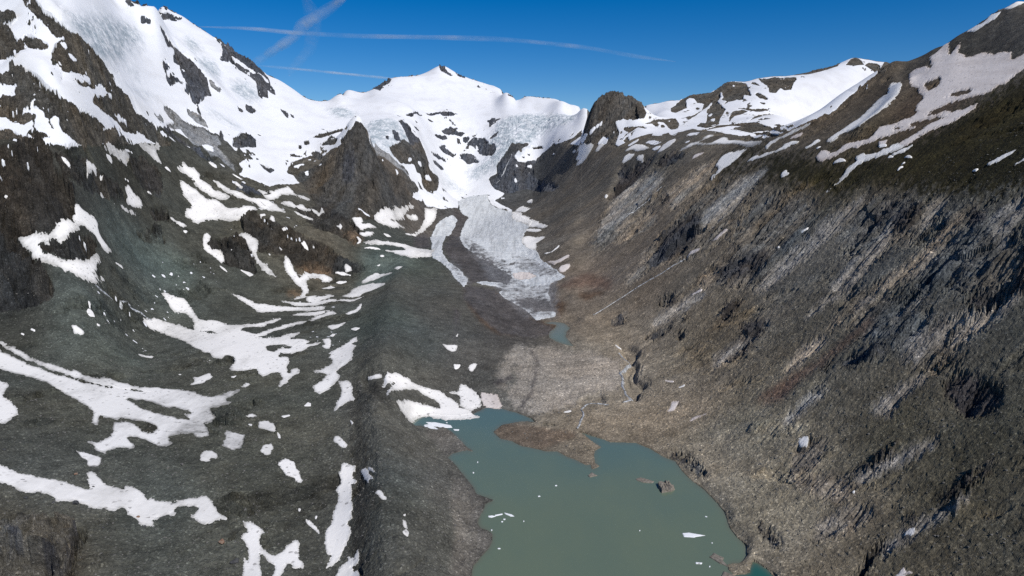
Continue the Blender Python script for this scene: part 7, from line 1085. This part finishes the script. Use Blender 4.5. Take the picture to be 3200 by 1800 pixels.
# macro colour of the ground from samples estimated by eye at image coordinates
tp = np.asarray(TINT, float)
tq = np.c_[tp[:, 0] / tp[:, 1] * SK, np.log(tp[:, 1])]
tc = lin(tp[:, 2:] * np.where(tp[:, 0] < 0.02 * tp[:, 1], 0.82, 0.88)[:, None]) * np.array([0.94, 1.0, 1.0])
cs_, cy_ = np.linspace(S0, S1, 120) * SK, np.linspace(L0, L1, 160)
Q_ = np.c_[np.tile(cs_, 160), np.repeat(cy_, 120)]
w_ = 1.0 / (((Q_[:, None] - tq[None]) ** 2).sum(-1) ** 1.6 + 1e-4)
tcol = (w_ @ tc) / w_.sum(1)[:, None]
TINTG = np.stack([upsample(tcol[:, k].reshape(160, 120), NR, NC) for k in range(3)], -1).astype(np.float32)
SNOW = np.zeros((NR, NC), np.float32)
ICE = np.zeros((NR, NC), np.float32)
BRK = np.zeros((NR, NC), np.float32)
ROUGH = np.full((NR, NC), 0.22, np.float32)
STRATA = np.zeros((NR, NC), np.float32)
RIBS = np.zeros((NR, NC), np.float32)
KINDS = {  # colour, roughness, strata
    'rock': ((80, 76, 70), 1.1, 0.8), 'crag': ((72, 70, 67), 1.3, 0.9), 'slab': ((130, 128, 124), 0.6, 0.9), 'tanslab': ((124, 117, 107), 0.7, 0.9), 'crack': ((62, 62, 64), 1.8, 1.1), 'slate': ((76, 78, 83), 1.1, 0.6), 'gravelice': ((128, 130, 132), 0.6, 0.3),  # 'crack' is dark broken rock, with crag shadow mixed into its colour
    'cliff': ((56, 53, 50), 1.6, 1.0), 'knoll': ((92, 89, 82), 1.7, 0.7), 'wetrock': ((96, 95, 92), 0.9, 1.3), 'veg': ((42, 40, 26), 0.3, 0.25),
    'tanrock': ((122, 103, 83), 0.7, 0.4), 'bedrock': ((142, 136, 127), 0.16, 0.15), 'darkmud': ((84, 70, 58), 0.15, 0.2),
    'redscree': ((94, 80, 71), 0.12, 0.2), 'greenscree': ((88, 97, 91), 0.15, 0.1), 'darkmor': ((78, 75, 74), 0.3, 0.1),
    'silt': ((108, 97, 85), 0.06, 0.1), 'bank': ((108, 104, 97), 0.25, 0.3), 'dark': ((60, 59, 61), 1.5, 0.8),  # 'dark' puts the shade of the black overhanging cliffs into the rock colour
    'wetdebris': ((66, 65, 60), 0.35, 0.2), 'moraine_rim': ((150, 150, 150), 0.3, 0.0)}
SOFTK = {'veg': (14, 2.8), 'slab': (4, 1.6), 'tanslab': (4, 1.6), 'crack': (4, 2.2), 'ice': (2, 1.0), 'dirtyice': (5, 1.5), 'wetrock': (9, 1.9), 'bedrock': (5, 1.9), 'darkmud': (5, .8), 'redscree': (5, .8), 'greenscree': (12, .5),
         'tanrock': (6, 1.0), 'silt': (3, .6), 'ribs': (12, .6), 'bank': (5, .6), 'wetdebris': (10, 1.8), 'knoll': (2, 1.2), 'serac': (8, .6), 'dirtysnow': (5, .6), 'darkmor': (3, 1.2), 'dark': (3, 2.4), 'cliff': (2, .9)}
for kind, pts in COVER:
    g = fill_polygon(pts)
    if g is None:
        continue
    rs, cs, m = g
    rad, amp = SOFTK.get(kind, (1, 0.75))
    m = soft(m, rad, 2) + frag[rs, cs] * amp * 0.5 * (lambda q: np.clip(4 * q * (1 - q) * 1.6, 0, 1))(soft(m, rad, 2))
    if rad <= 2:
        m = smoothstep(0.30, 0.70, m)
    else:
        m = np.clip(m, 0, 1)
    if kind == 'snow':
        SNOW[rs, cs] += (1 - SNOW[rs, cs]) * m; ICE[rs, cs] *= 1 - m
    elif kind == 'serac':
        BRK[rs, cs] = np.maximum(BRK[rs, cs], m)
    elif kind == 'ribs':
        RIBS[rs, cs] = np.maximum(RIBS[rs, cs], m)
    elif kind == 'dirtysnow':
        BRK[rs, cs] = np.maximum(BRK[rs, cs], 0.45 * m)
    elif kind in ('ice', 'dirtyice'):
        if kind == 'ice':
            ICE[rs, cs] += (1 - ICE[rs, cs]) * m
        else:
            ICE[rs, cs] -= 0.50 * m * ICE[rs, cs]
            TINTG[rs, cs] += (lin((104, 103, 104)) - TINTG[rs, cs]) * m[..., None]
        SNOW[rs, cs] *= 1 - m
    else:
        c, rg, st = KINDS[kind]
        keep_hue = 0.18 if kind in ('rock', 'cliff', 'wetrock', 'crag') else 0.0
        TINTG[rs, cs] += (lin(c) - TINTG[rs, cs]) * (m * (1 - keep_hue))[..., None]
        ROUGH[rs, cs] += (rg - ROUGH[rs, cs]) * m
        STRATA[rs, cs] += (st - STRATA[rs, cs]) * m
        if kind in ('rock', 'slate', 'gravelice', 'crag'):
            SNOW[rs, cs] *= 1 - m

near_snow = soft(SNOW, 14, 2)
fleck = 0.6 * fbm(CI, RI * 0.8, 26.0, 4, 121, 0.6) + 0.4 * fbm(CI, RI, 9.0, 3, 122, 0.6)
SNOW = np.clip(SNOW - smoothstep(0.17, 0.30, fleck) * smoothstep(0.97, 0.75, near_snow) * (BRK < 0.3), 0, 1)
SNOW = np.clip(SNOW + smoothstep(0.24, 0.36, -fleck) * smoothstep(0.08, 0.35, near_snow) * (ICE < 0.3) * (GY > 1300), 0, 1).astype(np.float32)
speck = 0.5 * perlin(CI / 16.0 + RI / 30.0, RI / 6.0 - CI / 30.0, 181) + 0.5 * perlin(CI / 7.0, RI / 3.2, 182)
wild = smoothstep(0.22, 0.30, -GX / GY) * smoothstep(1150, 1350, GY) * (1 - smoothstep(2700, 3300, GY)) * smoothstep(-0.1, 0.35, fbm(CI, RI, 120.0, 2, 183))
SNOW = np.clip(SNOW + smoothstep(0.40, 0.46, speck) * (wild > 0.5), 0, 1).astype(np.float32)
ROUGH = np.where(SNOW > 0.5, ROUGH, np.maximum(ROUGH, 0.75 * smoothstep(0.1, 0.4, near_snow)))

# bedrock ribs breaking through the rubble of the flanks
rib = fbm(GX + 0.45 * GY * np.sign(GX), GY * 0.8, 130.0, 5, 161, 0.58)
flankm = smoothstep(0.16, 0.30, np.abs(GX / GY - 0.03)) * (GY < 3200) * (ROUGH < 0.6)
rib = smoothstep(0.10, 0.34, rib) * flankm * smoothstep(0.02, 0.10, GX / GY + 0.9)
ROUGH += rib * np.where(GX > 0, 0.62, 0.60)
STRATA += rib * np.where(GX > 0, 0.7, 0.5)
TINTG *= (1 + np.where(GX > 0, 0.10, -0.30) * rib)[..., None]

# snow patches are things of their own; the ground below them is smooth
PM = []
melt = 0.45 * perlin(CI / 26.0, RI / 13.0, 13) + 0.45 * perlin(CI / 11.0, RI / 5.0, 14) + 0.40 * perlin(CI / 5.0, RI / 2.3, 15) + 0.25 * perlin(CI / 2.2, RI / 1.3, 16)
UNDER = np.zeros((NR, NC), np.float32)
for label, pts, holes in PATCH:
    g = fill_polygon(pts)
    rs, cs, m = g
    for h in holes:
        hr, hc, hm = fill_polygon(h)
        full = np.zeros((NR, NC), np.float32); full[hr, hc] = hm
        m = m * (1 - full[rs, cs])
    small = m.sum() < 90
    if small:
        m = soft(m, 1, 1) * 1.25 + frag[rs, cs] * 0.22 * np.clip(8 * m * (1 - m), 0, 1)
    else:
        big_ = m.sum() > 900
        e = soft(m, 3 if big_ else 2, 2)
        c_ = soft(m, 1, 2)
        m = 0.55 * c_ + 0.45 * e + (0.92 if big_ else 0.66) * melt[rs, cs] * np.clip(5 * e * (1 - e), 0, 1)
    thin_ = np.zeros_like(m) if small else 1 - smoothstep(0.45, 0.92, soft((m > 0.5).astype(np.float32), 4 if m.size > 9000 else 2, 2))
    PM.append((label, rs, cs, m, thin_))
    UNDER[rs, cs] = np.maximum(UNDER[rs, cs], smoothstep(0.1, 0.6, soft(m, 2, 1)))

def water_mask(pts, holes=()):
    rs, cs, m = fill_polygon(pts)
    for h in holes:
        hr, hc, hm = fill_polygon(h)
        full = np.zeros((NR, NC), np.float32); full[hr, hc] = hm
        m = m * (1 - full[rs, cs])
    m = soft(m, 1, 2)
    return rs, cs, m + frag[rs, cs] * 0.25 * np.clip(6 * m * (1 - m), 0, 1)

calm = np.clip(1 - 0.93 * np.maximum(SNOW, UNDER), 0, 1) * (1 - 0.75 * ICE)
R = ROUGH * calm * np.where((GY > 2500) & (GX > 0.1 * GY) & (ROUGH < 1.3), 0.45, 1.0)
far = 0.55 + GY / 3200.0
wx, wy = 18 * fbm(GX, GY, 90.0, 3, 15), 18 * fbm(GX, GY, 90.0, 3, 16)
Z += R * far * 8.0 * fbm(GX + wx, GY + wy, 170.0, 6, 11, 0.56, True)
del wx, wy
slope = np.abs(np.gradient(Z, axis=1) / np.maximum(np.gradient(GX, axis=1), 1e-3)) + np.abs(np.gradient(Z, axis=0) / np.gradient(GY, axis=0))
slope = smoothstep(0.25, 0.7, soft(slope.astype(np.float32), 6, 1))
BANDA = np.zeros((NR, NC), np.float32); BANDB = np.zeros((NR, NC), np.float32)
# slabs and gullies strike differently on the two flanks and in the middle of the valley head
for sa, sb, fa, fb, rx, ry in ((S0, -0.30, -9, 0.12, 0.80, -0.60), (-0.42, 0.12, 0.12, 0.12, 0.06, 1.0), (0.0, S1, 0.12, 9, 0.93, 0.37)):
    c0, c1 = int((sa - S0) / (S1 - S0) * (NC - 1)), int((sb - S0) / (S1 - S0) * (NC - 1)) + 1
    sl = (slice(0, NR), slice(c0, c1))
    sx = sv[c0:c1]
    wgt = np.ones(c1 - c0, np.float32)
    if sa > S0: wgt *= smoothstep(sa, sa + 0.12, sx)
    if sb < S1: wgt *= 1 - smoothstep(sb - 0.12, sb, sx)
    wgt = wgt[None, :].astype(np.float32)
    X, Y = GX[sl], GY[sl]
    ax, ay = X * rx + Y * ry, X * -ry + Y * rx
    wob = 16 * fbm(X, Y, 80.0, 3, 77)
    st, cm, fr, rg = STRATA[sl], calm[sl], far[sl], ROUGH[sl]
    g1 = fbm(ax / 4.5 + 0.5 * wob, ay + 0.6 * wob, 40.0, 5, 31, 0.6, True)
    g2 = fbm(ax / 3.5 + wob, ay + wob, 17.0, 3, 41, 0.6, True)
    Z[sl] -= wgt * st * cm * fr * (7.5 * np.maximum(g1 - 0.25, 0) ** 1.3 * 2.0 + 2.6 * np.maximum(g2 - 0.2, 0) * 1.6)
    g3 = fbm(ax / 5.0, ay + wob, 85.0, 4, 51, 0.55, True)
    Z[sl] -= wgt * cm * fr * slope[sl] * (2.0 + 9.0 * np.minimum(rg, 1.2) * (1 - 0.6 * st)) * np.maximum(g3, -0.3)
    rk = (R[sl] > 0.30) & (wgt > 0) & np.ones_like(g1, bool)
    if rk.any():
        A_, B_ = ax[rk], ay[rk]
        w1 = 6 * perlin(A_ / 23.0, B_ / 23.0, 9); w2 = 6 * perlin(A_ / 19.0, B_ / 19.0, 10)
        el = 1.0 + 1.4 * np.minimum(st[rk], 1.0)
        fz = 16.0 * facets((A_ + w1) / 2.2, B_ + w2, 62.0, 1) + 7.0 * facets((A_ + w2) / 2.4, B_ + w1, 23.0, 2) + 3.0 * facets(A_ / 2.0, B_, 8.5, 3)
        amp = np.clip(R[sl][rk] - 0.25, 0, 1.4) * fr[rk] * (2.6 if sb < 0 else 1.0)
        Z[sl][rk] += np.broadcast_to(wgt, rk.shape)[rk] * amp * fz * 0.62
    BANDA[sl] += wgt * fbm(ax / 4.5 + 0.6 * wob, ay + 0.6 * wob, 34.0, 5, 33, 0.66)
    BANDB[sl] += wgt * fbm(ax / 7.0, ay, 80.0, 3, 35, 0.5)
crk = fbm(GX + 9 * frag, GY + 9 * frag, 55.0, 4, 151, 0.6, True)
Z -= np.clip(R - 0.35, 0, 1.6) * far * 9.0 * np.maximum(crk - 0.15, 0)
del crk
rw = 5 * fbm(GX, GY, 40.0, 2, 171)
Z += RIBS * calm * (1.1 * fbm((GX * 0.36 - GY * 0.93 + rw) / 10.0, GX * 0.93 + GY * 0.36 + rw, 9.0, 3, 173, 0.6, True) + 0.5 * fbm(GX, GY, 15.0, 3, 174))
del rw
near_ = GY < 2000
Z[near_] += 0.62 * (calm * np.clip(1.2 - ROUGH * 0.3, 0.5, 1))[near_] * smoothstep(2000, 1100, GY[near_]) * facets(GX[near_], GY[near_], 4.6, 7, 0.8)
del near_
Z += (R * 2.8 + 0.85 * calm) * fbm(GX, GY, 24.0, 5, 61, 0.62)
Z += np.maximum(SNOW, ICE) * (1 - R) * 1.4 * fbm(GX, GY, 120.0, 3, 71, 0.45)
Z += BRK * (10.0 * far * fbm(GX * 0.8, GY, 46.0, 4, 81, 0.62, True))
Z += ICE * (1.5 * fbm(GX, GY / 7.0, 22.0, 4, 91, 0.6, True) + 2.6 * fbm(GX * 0.6 + GY * 0.15, GY, 30.0, 5, 93, 0.62, True))
# strata also show as colour bands of the rock
TINTG *= (1 + (0.16 + 0.62 * np.clip(STRATA, 0, 1)) * BANDA)[..., None]
pat_ = fbm(GX, GY, 150.0, 4, 131, 0.55)
TINTG *= (1 + 0.30 * pat_)[..., None]
hue_ = fbm(GX, GY, 210.0, 3, 141, 0.5)
TINTG *= 1 + hue_[..., None] * np.array([0.10, 0.02, -0.07], np.float32)
del pat_, hue_
TINTG *= 1 + np.clip(STRATA * BANDB, -0.5, 0.5)[..., None] * np.array([0.35, 0.10, -0.20], np.float32)
del BANDA, BANDB, slope

# the lower flank on the right is tinted warmer and paler
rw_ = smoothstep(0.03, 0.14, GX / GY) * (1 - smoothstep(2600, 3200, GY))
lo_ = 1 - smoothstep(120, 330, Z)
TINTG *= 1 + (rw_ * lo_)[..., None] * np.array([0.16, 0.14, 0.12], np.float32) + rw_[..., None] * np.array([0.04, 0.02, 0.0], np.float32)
del rw_, lo_

# water bodies press the ground down
WATER = []
for name, label, pts, holes, level, mat in (
        ("lake", "silty grey green glacier lake in the valley bottom", LAKE, [DELTA, SPIT, BAY], 0.0, M_LAKE),
        ("lagoon", "small emerald green lagoon behind the gravel spit", BAY, [SPIT], 0.06, M_BAY),
        ("pond", "narrow grey blue meltwater pond below the glacier snout", POND, [], None, M_POND)):
    rs, cs, m = water_mask(pts, holes)
    z = Z[rs, cs]
    if level is None:
        level = float(np.median(z[m > 0.6]))
        near = smoothstep(0.0, 0.5, soft((m > 0.3).astype(np.float32), 4, 2))
        z = z + (level + 0.4 - z) * near * 0.8
    if name != "pond":
        beach = smoothstep(0.02, 0.55, soft((m > 0.3).astype(np.float32), 12, 2))
        z = level + 0.5 + (z - level - 0.5) * (1 - 0.93 * beach)
    z = np.where(m > 0.5, level - 0.25 - (m - 0.5) * 5, np.where(m > 0.02, np.maximum(z, level + (0.5 - m) * 1.8), z))
    Z[rs, cs] = z
    WATER.append((name, label, rs, cs, m, level, mat))
lm = np.zeros((NR, NC), np.float32)
for w in WATER[:2]:
    lm[w[2], w[3]] = np.maximum(lm[w[2], w[3]], w[4])
Z = np.where((lm < 0.3) & (GY < 1500), np.maximum(Z, 0.5 + 0.4 * np.abs(frag)), Z).astype(np.float32)
# wet rim along the shore
rim = np.clip(soft((lm > 0.4).astype(np.float32), 2, 2) * 2, 0, 1)
TINTG *= (1 - 0.25 * rim * (lm < 0.5))[..., None]

# ---------------------------------------------------------------- ground objects
REG = np.zeros((NR, NC), np.int16)
for k, (name, label, pts) in enumerate(REGION):
    g = fill_polygon(pts)
    if g is None:
        continue
    rs, cs, m = g
    REG[rs, cs] = np.where(m > 0.5, k + 1, REG[rs, cs])
# whatever lies hidden behind the last named slope of a sight line belongs to it
last = np.zeros(NC, np.int16)
for j in range(NR):
    hit = REG[j] > 0
    last = np.where(hit & (GY[j] > 1500), REG[j], last)
    REG[j] = np.where(~hit & (GY[j] > 1500) & (last > 0) & (GY[j] > 2600), last, REG[j])
cover = np.stack([SNOW, ICE, BRK, np.clip(ROUGH, 0, 1)], -1)
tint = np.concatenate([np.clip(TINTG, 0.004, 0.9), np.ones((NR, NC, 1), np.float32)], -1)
cell = REG[:-1, :-1]
full_s = (slice(0, NR), slice(0, NC))
for k, (name, label) in enumerate([("valley_floor", "grey scree, moraine and pale bedrock of the valley floor")] + [(r[0], r[1]) for r in REGION]):
    keep = cell == k
    if keep.sum() == 0:
        continue
    rr, cc = np.where(keep)
    rs, cs = slice(rr.min(), rr.max() + 2), slice(cc.min(), cc.max() + 2)
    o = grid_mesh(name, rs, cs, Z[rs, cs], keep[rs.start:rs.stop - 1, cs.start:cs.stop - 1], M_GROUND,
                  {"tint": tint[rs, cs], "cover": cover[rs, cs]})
    tag(o, label, "terrain", kind="structure")

# ---------------------------------------------------------------- water
for name, label, rs, cs, m, level, mat in WATER:
    z = np.full(m.shape, level, np.float32)
    keep = (np.maximum.reduce([m[:-1, :-1], m[1:, :-1], m[:-1, 1:], m[1:, 1:]]) > 0.12)
    sh = 1 - soft((m > 0.5).astype(np.float32), 5, 2)
    o = grid_mesh(name, rs, cs, z, keep, mat, {"shore": np.stack([sh, sh, sh, np.ones_like(sh)], -1)}, smooth=True)
    tag(o, label, "water", kind="structure")

def ground_at(x, y):
    c, r = colrow(np.asarray(x, float), np.asarray(y, float))
    c0, r0 = np.clip(c.astype(int), 0, NC - 2), np.clip(r.astype(int), 0, NR - 2)
    fc, fr = c - c0, r - r0
    return (Z[r0, c0] * (1 - fc) + Z[r0, c0 + 1] * fc) * (1 - fr) + (Z[r0 + 1, c0] * (1 - fc) + Z[r0 + 1, c0 + 1] * fc) * fr

# ---------------------------------------------------------------- snow patches, each a thing
for label, rs, cs, m, thin_ in PM:
    z = np.maximum(Z[rs, cs], 0.0)
    y = GY[rs, cs]
    h = 0.30 + 0.00055 * y
    z = z + np.clip((m - 0.5) * 2, -1, 1) * h + 0.15 * h * frag[rs, cs]
    keep = (np.maximum.reduce([m[:-1, :-1], m[1:, :-1], m[:-1, 1:], m[1:, 1:]]) > 0.36)
    words = label.lower()
    mat = M_DUST if any(w in words for w in ("dusty", "pinkish", "cream")) else M_GREY if "grey" in words.split(" on ")[0].split(" beside ")[0].split(" under ")[0] else M_SNOW
    if keep.sum() == 0:
        continue
    o = grid_mesh("snow_patch", rs, cs, z.astype(np.float32), keep, mat, {"thin": np.stack([thin_, thin_, thin_, np.ones_like(thin_)], -1)})
    tag(o, label, "snow patch", group="snow patches lying on the slopes and valley floor")

# ---------------------------------------------------------------- islets and ice floes
def slab(name, pts, top, mat, rough, seed, taper=0.75):
    """a free standing lump with the given plan outline: flanks, bevelled rim and an uneven top"""
    p = np.asarray(pts, float).reshape(-1, 2)
    q = []
    for k in range(len(p)):
        a, b = p[k], p[(k + 1) % len(p)]
        for t in np.linspace(0, 1, 5)[:-1]:
            q.append(a + (b - a) * t)
    q = np.array(q)
    rng = np.random.RandomState(seed)
    c = q.mean(0)
    n = len(q)
    rings = [(1.05, -0.5), (1.0, top * 0.25), (0.93, top * 0.62), (taper, top * 0.9), (taper * 0.6, top), (0.25, top * 1.05)]
    V = []
    for sc, z in rings:
        for k in range(n):
            w = c + (q[k] - c) * sc * (1 + rng.uniform(-.03, .03) * rough)
            V.append((w[0], w[1], z + rng.uniform(-1, 1) * rough * top * 0.16 * (z > 0)))
    V.append((c[0], c[1], top * 1.05))
    Fq = []
    for r in range(len(rings) - 1):
        for k in range(n):
            a, b = r * n + k, r * n + (k + 1) % n
            Fq.append((a, b, b + n)); Fq.append((a, b + n, a + n))
    l = (len(rings) - 1) * n
    for k in range(n):
        Fq.append((l + k, l + (k + 1) % n, len(V) - 1))
    return link_mesh(name, V, None, mat, tris=Fq)

for i, (label, pts) in enumerate(ISLANDS):
    rocky = "craggy" in label
    o = slab("islet", pts, 5.5 if rocky else 1.3, M_ISLET, 2.2 if rocky else 1.0, 100 + i, 0.6 if rocky else 0.7)
    tag(o, label, "islet", group="islets in the lake")
for i, (label, pts) in enumerate(FLOES):
    p_ = np.asarray(pts, float).reshape(-1, 2)
    if np.ptp(p_[:, 0]) < 6:
        pts = p_.mean(0) + (p_ - p_.mean(0)) * 0.75
    o = slab("ice_floe", pts, 0.55 if "raft" not in label else 0.8, M_FLOE, 0.7, 200 + i, 0.85)
    tag(o, label, "ice floe", group="ice floes drifting on the lake")

# ---------------------------------------------------------------- running water
for i, (name, label, pts, wid) in enumerate(STREAMS):
    p = np.asarray(pts, float).reshape(-1, 2)
    d = np.r_[0, np.cumsum(np.hypot(*np.diff(p, axis=0).T))]
    n = int(max(12, d[-1] / 4))
    t = np.linspace(0, d[-1], n)
    x, y = np.interp(t, d, p[:, 0]), np.interp(t, d, p[:, 1])
    rng = np.random.RandomState(300 + i)
    x = x + 1.2 * np.convolve(rng.randn(n), np.ones(4) / 4, 'same'); 
    tx, ty = np.gradient(x), np.gradient(y)
    L = np.hypot(tx, ty) + 1e-6
    nx, ny = -ty / L, tx / L
    wv = wid * (0.55 + 0.45 * np.abs(np.sin(t / 23.0)) + 0.3 * rng.rand(n))
    V = []
    offs = (-1.0, -0.5, 0.0, 0.5, 1.0)
    for o_ in offs:
        xx, yy = x + nx * wv * o_, y + ny * wv * o_
        zz = ground_at(xx, yy) + 0.0006 * yy + (0.5 if abs(o_) < 0.9 else -0.8)
        V.append(np.stack([xx, yy, zz], -1))
    V = np.array(V)
    idx = np.arange(5 * n).reshape(5, n)
    q = np.stack([idx[:-1, :-1], idx[:-1, 1:], idx[1:, 1:], idx[1:, :-1]], -1).reshape(-1, 4)
    o = link_mesh(name, V.reshape(-1, 3), q, M_FOAM, smooth=True)
    tag(o, label, name)

# ---------------------------------------------------------------- boulders and rubble
def ico():
    t = (1 + 5 ** .5) / 2
    v = np.array([(-1, t, 0), (1, t, 0), (-1, -t, 0), (1, -t, 0), (0, -1, t), (0, 1, t), (0, -1, -t), (0, 1, -t), (t, 0, -1), (t, 0, 1), (-t, 0, -1), (-t, 0, 1)], float)
    v /= np.linalg.norm(v[0])
    f = [(0, 11, 5), (0, 5, 1), (0, 1, 7), (0, 7, 10), (0, 10, 11), (1, 5, 9), (5, 11, 4), (11, 10, 2), (10, 7, 6), (7, 1, 8), (3, 9, 4), (3, 4, 2), (3, 2, 6), (3, 6, 8), (3, 8, 9), (4, 9, 5), (2, 4, 11), (6, 2, 10), (8, 6, 7), (9, 8, 1)]
    return v, np.array(f)
ICO_V, ICO_F = ico()

def refine(v, f):
    mid, v, out = {}, list(map(tuple, v)), []
    def m(a, b):
        k = (min(a, b), max(a, b))
        if k not in mid:
            w = (np.array(v[a]) + np.array(v[b])) / 2
            v.append(tuple(w / np.linalg.norm(w))); mid[k] = len(v) - 1
        return mid[k]
    for a, b, c in f:
        x, y, z = m(a, b), m(b, c), m(c, a)
        out += [(a, x, z), (b, y, x), (c, z, y), (x, y, z)]
    return np.array(v), np.array(out)
B_V, B_F = refine(*refine(ICO_V, ICO_F))

def boulder(label, x, y, size, mat, seed):
    rng = np.random.RandomState(seed)
    v = B_V.copy()
    for _ in range(9):                                   # planar breaks give the angular outline
        d = rng.randn(3); d /= np.linalg.norm(d)
        h = rng.uniform(0.45, 0.8)
        ex = np.maximum(v @ d - h, 0)
        v -= ex[:, None] * d
    v *= np.array([1.0, rng.uniform(.6, .9), rng.uniform(.5, .75)]) * size * 0.62
    a = rng.rand() * 6.28
    v[:, :2] = v[:, :2] @ np.array([[math.cos(a), -math.sin(a)], [math.sin(a), math.cos(a)]])
    z = float(ground_at(np.array([x]), np.array([y]))[0])
    v += (0, 0, 0)
    o = link_mesh("boulder", v, None, mat, tris=B_F)
    o.location = (x, y, z + size * 0.18)
    tag(o, label, "boulder", group="boulders on the scree")
    return o

for i, (label, x, y, size, mk) in enumerate(BOULDER):
    boulder(label, x, y, size, {'dark': M_DARKSTONE, 'rust': M_RUST, 'grey': M_STONE}[mk], 400 + i)

rng = np.random.RandomState(5)
NB = 70000
cc = rng.uniform(0.05, 0.95, NB) * (NC - 2)
rr = rng.uniform(0.10, 0.46, NB) * (NR - 2)
s_, l_ = S0 + cc / (NC - 1) * (S1 - S0), L0 + rr / (NR - 1) * (L1 - L0)
by = np.exp(l_); bx = s_ * by
ci, ri = cc.astype(int), rr.astype(int)
clump = fbm(bx, by, 70.0, 2, 21)
ok = (lm[ri, ci] < 0.05) & (UNDER[ri, ci] < 0.1) & (SNOW[ri, ci] < 0.1) & (ICE[ri, ci] < 0.1) & (clump > rng.uniform(-.6, .5, NB))
bx, by = bx[ok], by[ok]
size = (0.22 + 0.00036 * by) * (0.6 + 0.7 * rng.pareto(2.6, len(bx)).clip(0, 3))
bz = ground_at(bx, by)
V = np.repeat(ICO_V[None], len(bx), 0) * (1 + 0.35 * rng.uniform(-1, 1, (len(bx), 12, 1)))
V *= size[:, None, None] * np.stack([rng.uniform(.7, 1.3, len(bx)), rng.uniform(.7, 1.3, len(bx)), rng.uniform(.4, .8, len(bx))], -1)[:, None]
V += np.stack([bx, by, bz + size * 0.15], -1)[:, None]
Fr = (ICO_F[None] + (np.arange(len(bx)) * 12)[:, None, None]).reshape(-1, 3)
o = link_mesh("rubble", V.reshape(-1, 3), None, M_STONE, tris=Fr)
tag(o, "loose grey stones strewn over the scree and moraine", "rubble", kind="stuff")

# ---------------------------------------------------------------- contrails high in the air
for i, (label, pts, rad, dens) in enumerate(CONTRAIL):
    p = np.asarray(pts, float).reshape(-1, 3)
    d = np.r_[0, np.cumsum(np.linalg.norm(np.diff(p, axis=0), axis=1))]
    n = 60
    t = np.linspace(0, d[-1], n)
    q = np.stack([np.interp(t, d, p[:, k]) for k in range(3)], -1)
    for _ in range(3):
        q[1:-1] = (q[:-2] + 2 * q[1:-1] + q[2:]) / 4
    rng = np.random.RandomState(600 + i)
    wv = rad * (0.75 + 0.5 * np.convolve(rng.rand(n), np.ones(5) / 5, 'same')) * np.clip(np.minimum(np.arange(n), np.arange(n)[::-1]) / 8.0, 0.05, 1) ** 0.6
    tg = np.gradient(q, axis=0); tg /= np.linalg.norm(tg, axis=1)[:, None]
    sd_ = np.cross(tg, (0, 0, 1.0)); sd_ /= np.linalg.norm(sd_, axis=1)[:, None]
    up_ = np.cross(sd_, tg)
    K = 16
    V = [q + wv[:, None] * (sd_ * math.cos(a) + up_ * 0.8 * math.sin(a)) for a in np.arange(K) / K * 2 * math.pi]
    V = np.array(V)
    idx = np.arange(K * n).reshape(K, n)
    nxt = np.roll(idx, -1, 0)
    qd = np.stack([idx[:, :-1], nxt[:, :-1], nxt[:, 1:], idx[:, 1:]], -1).reshape(-1, 4)
    vv = np.concatenate([V.reshape(-1, 3), q[:1], q[-1:]])
    caps = [(idx[(k + 1) % K, 0], idx[k, 0], K * n, K * n) for k in range(K)]
    tri = np.concatenate([qd[:, [0, 1, 2]], qd[:, [0, 2, 3]],
                          np.array([(idx[(k + 1) % K, 0], idx[k, 0], K * n) for k in range(K)]),
                          np.array([(idx[k, n - 1], idx[(k + 1) % K, n - 1], K * n + 1) for k in range(K)])])
    o = link_mesh("contrail", vv, None, contrail_material(dens), tris=tri, smooth=True)
    tag(o, label, "contrail", group="contrails in the blue sky")

# ---------------------------------------------------------------- thin mountain air
HAZE = 0
if HAZE > 0:
    hx, ya, yb, za, zb = 9300.0, -600.0, 10000.0, float(Z.min()) - 1.0, float(max(Z.max(), 400.0)) + 20.0
    hv = [(sx * hx, y, z) for z in (za, zb) for y in (ya, yb) for sx in (-1, 1)]
    hq = [(0, 2, 3, 1), (4, 5, 7, 6), (0, 1, 5, 4), (2, 6, 7, 3), (0, 4, 6, 2), (1, 3, 7, 5)]
    hm = bpy.data.materials.new("mountain air")
    hm.use_nodes = True
    ht = hm.node_tree
    ht.nodes.remove(ht.nodes["Principled BSDF"])
    pv = ht.nodes.new("ShaderNodeVolumePrincipled")
    pv.inputs["Color"].default_value = (0.72, 0.84, 1.0, 1.0)
    pv.inputs["Density"].default_value = HAZE
    ht.links.new(pv.outputs[0], ht.nodes["Material Output"].inputs["Volume"])
    tag(link_mesh("haze", hv, hq, hm), "thin bluish mountain air filling the valley", "haze", kind="stuff")
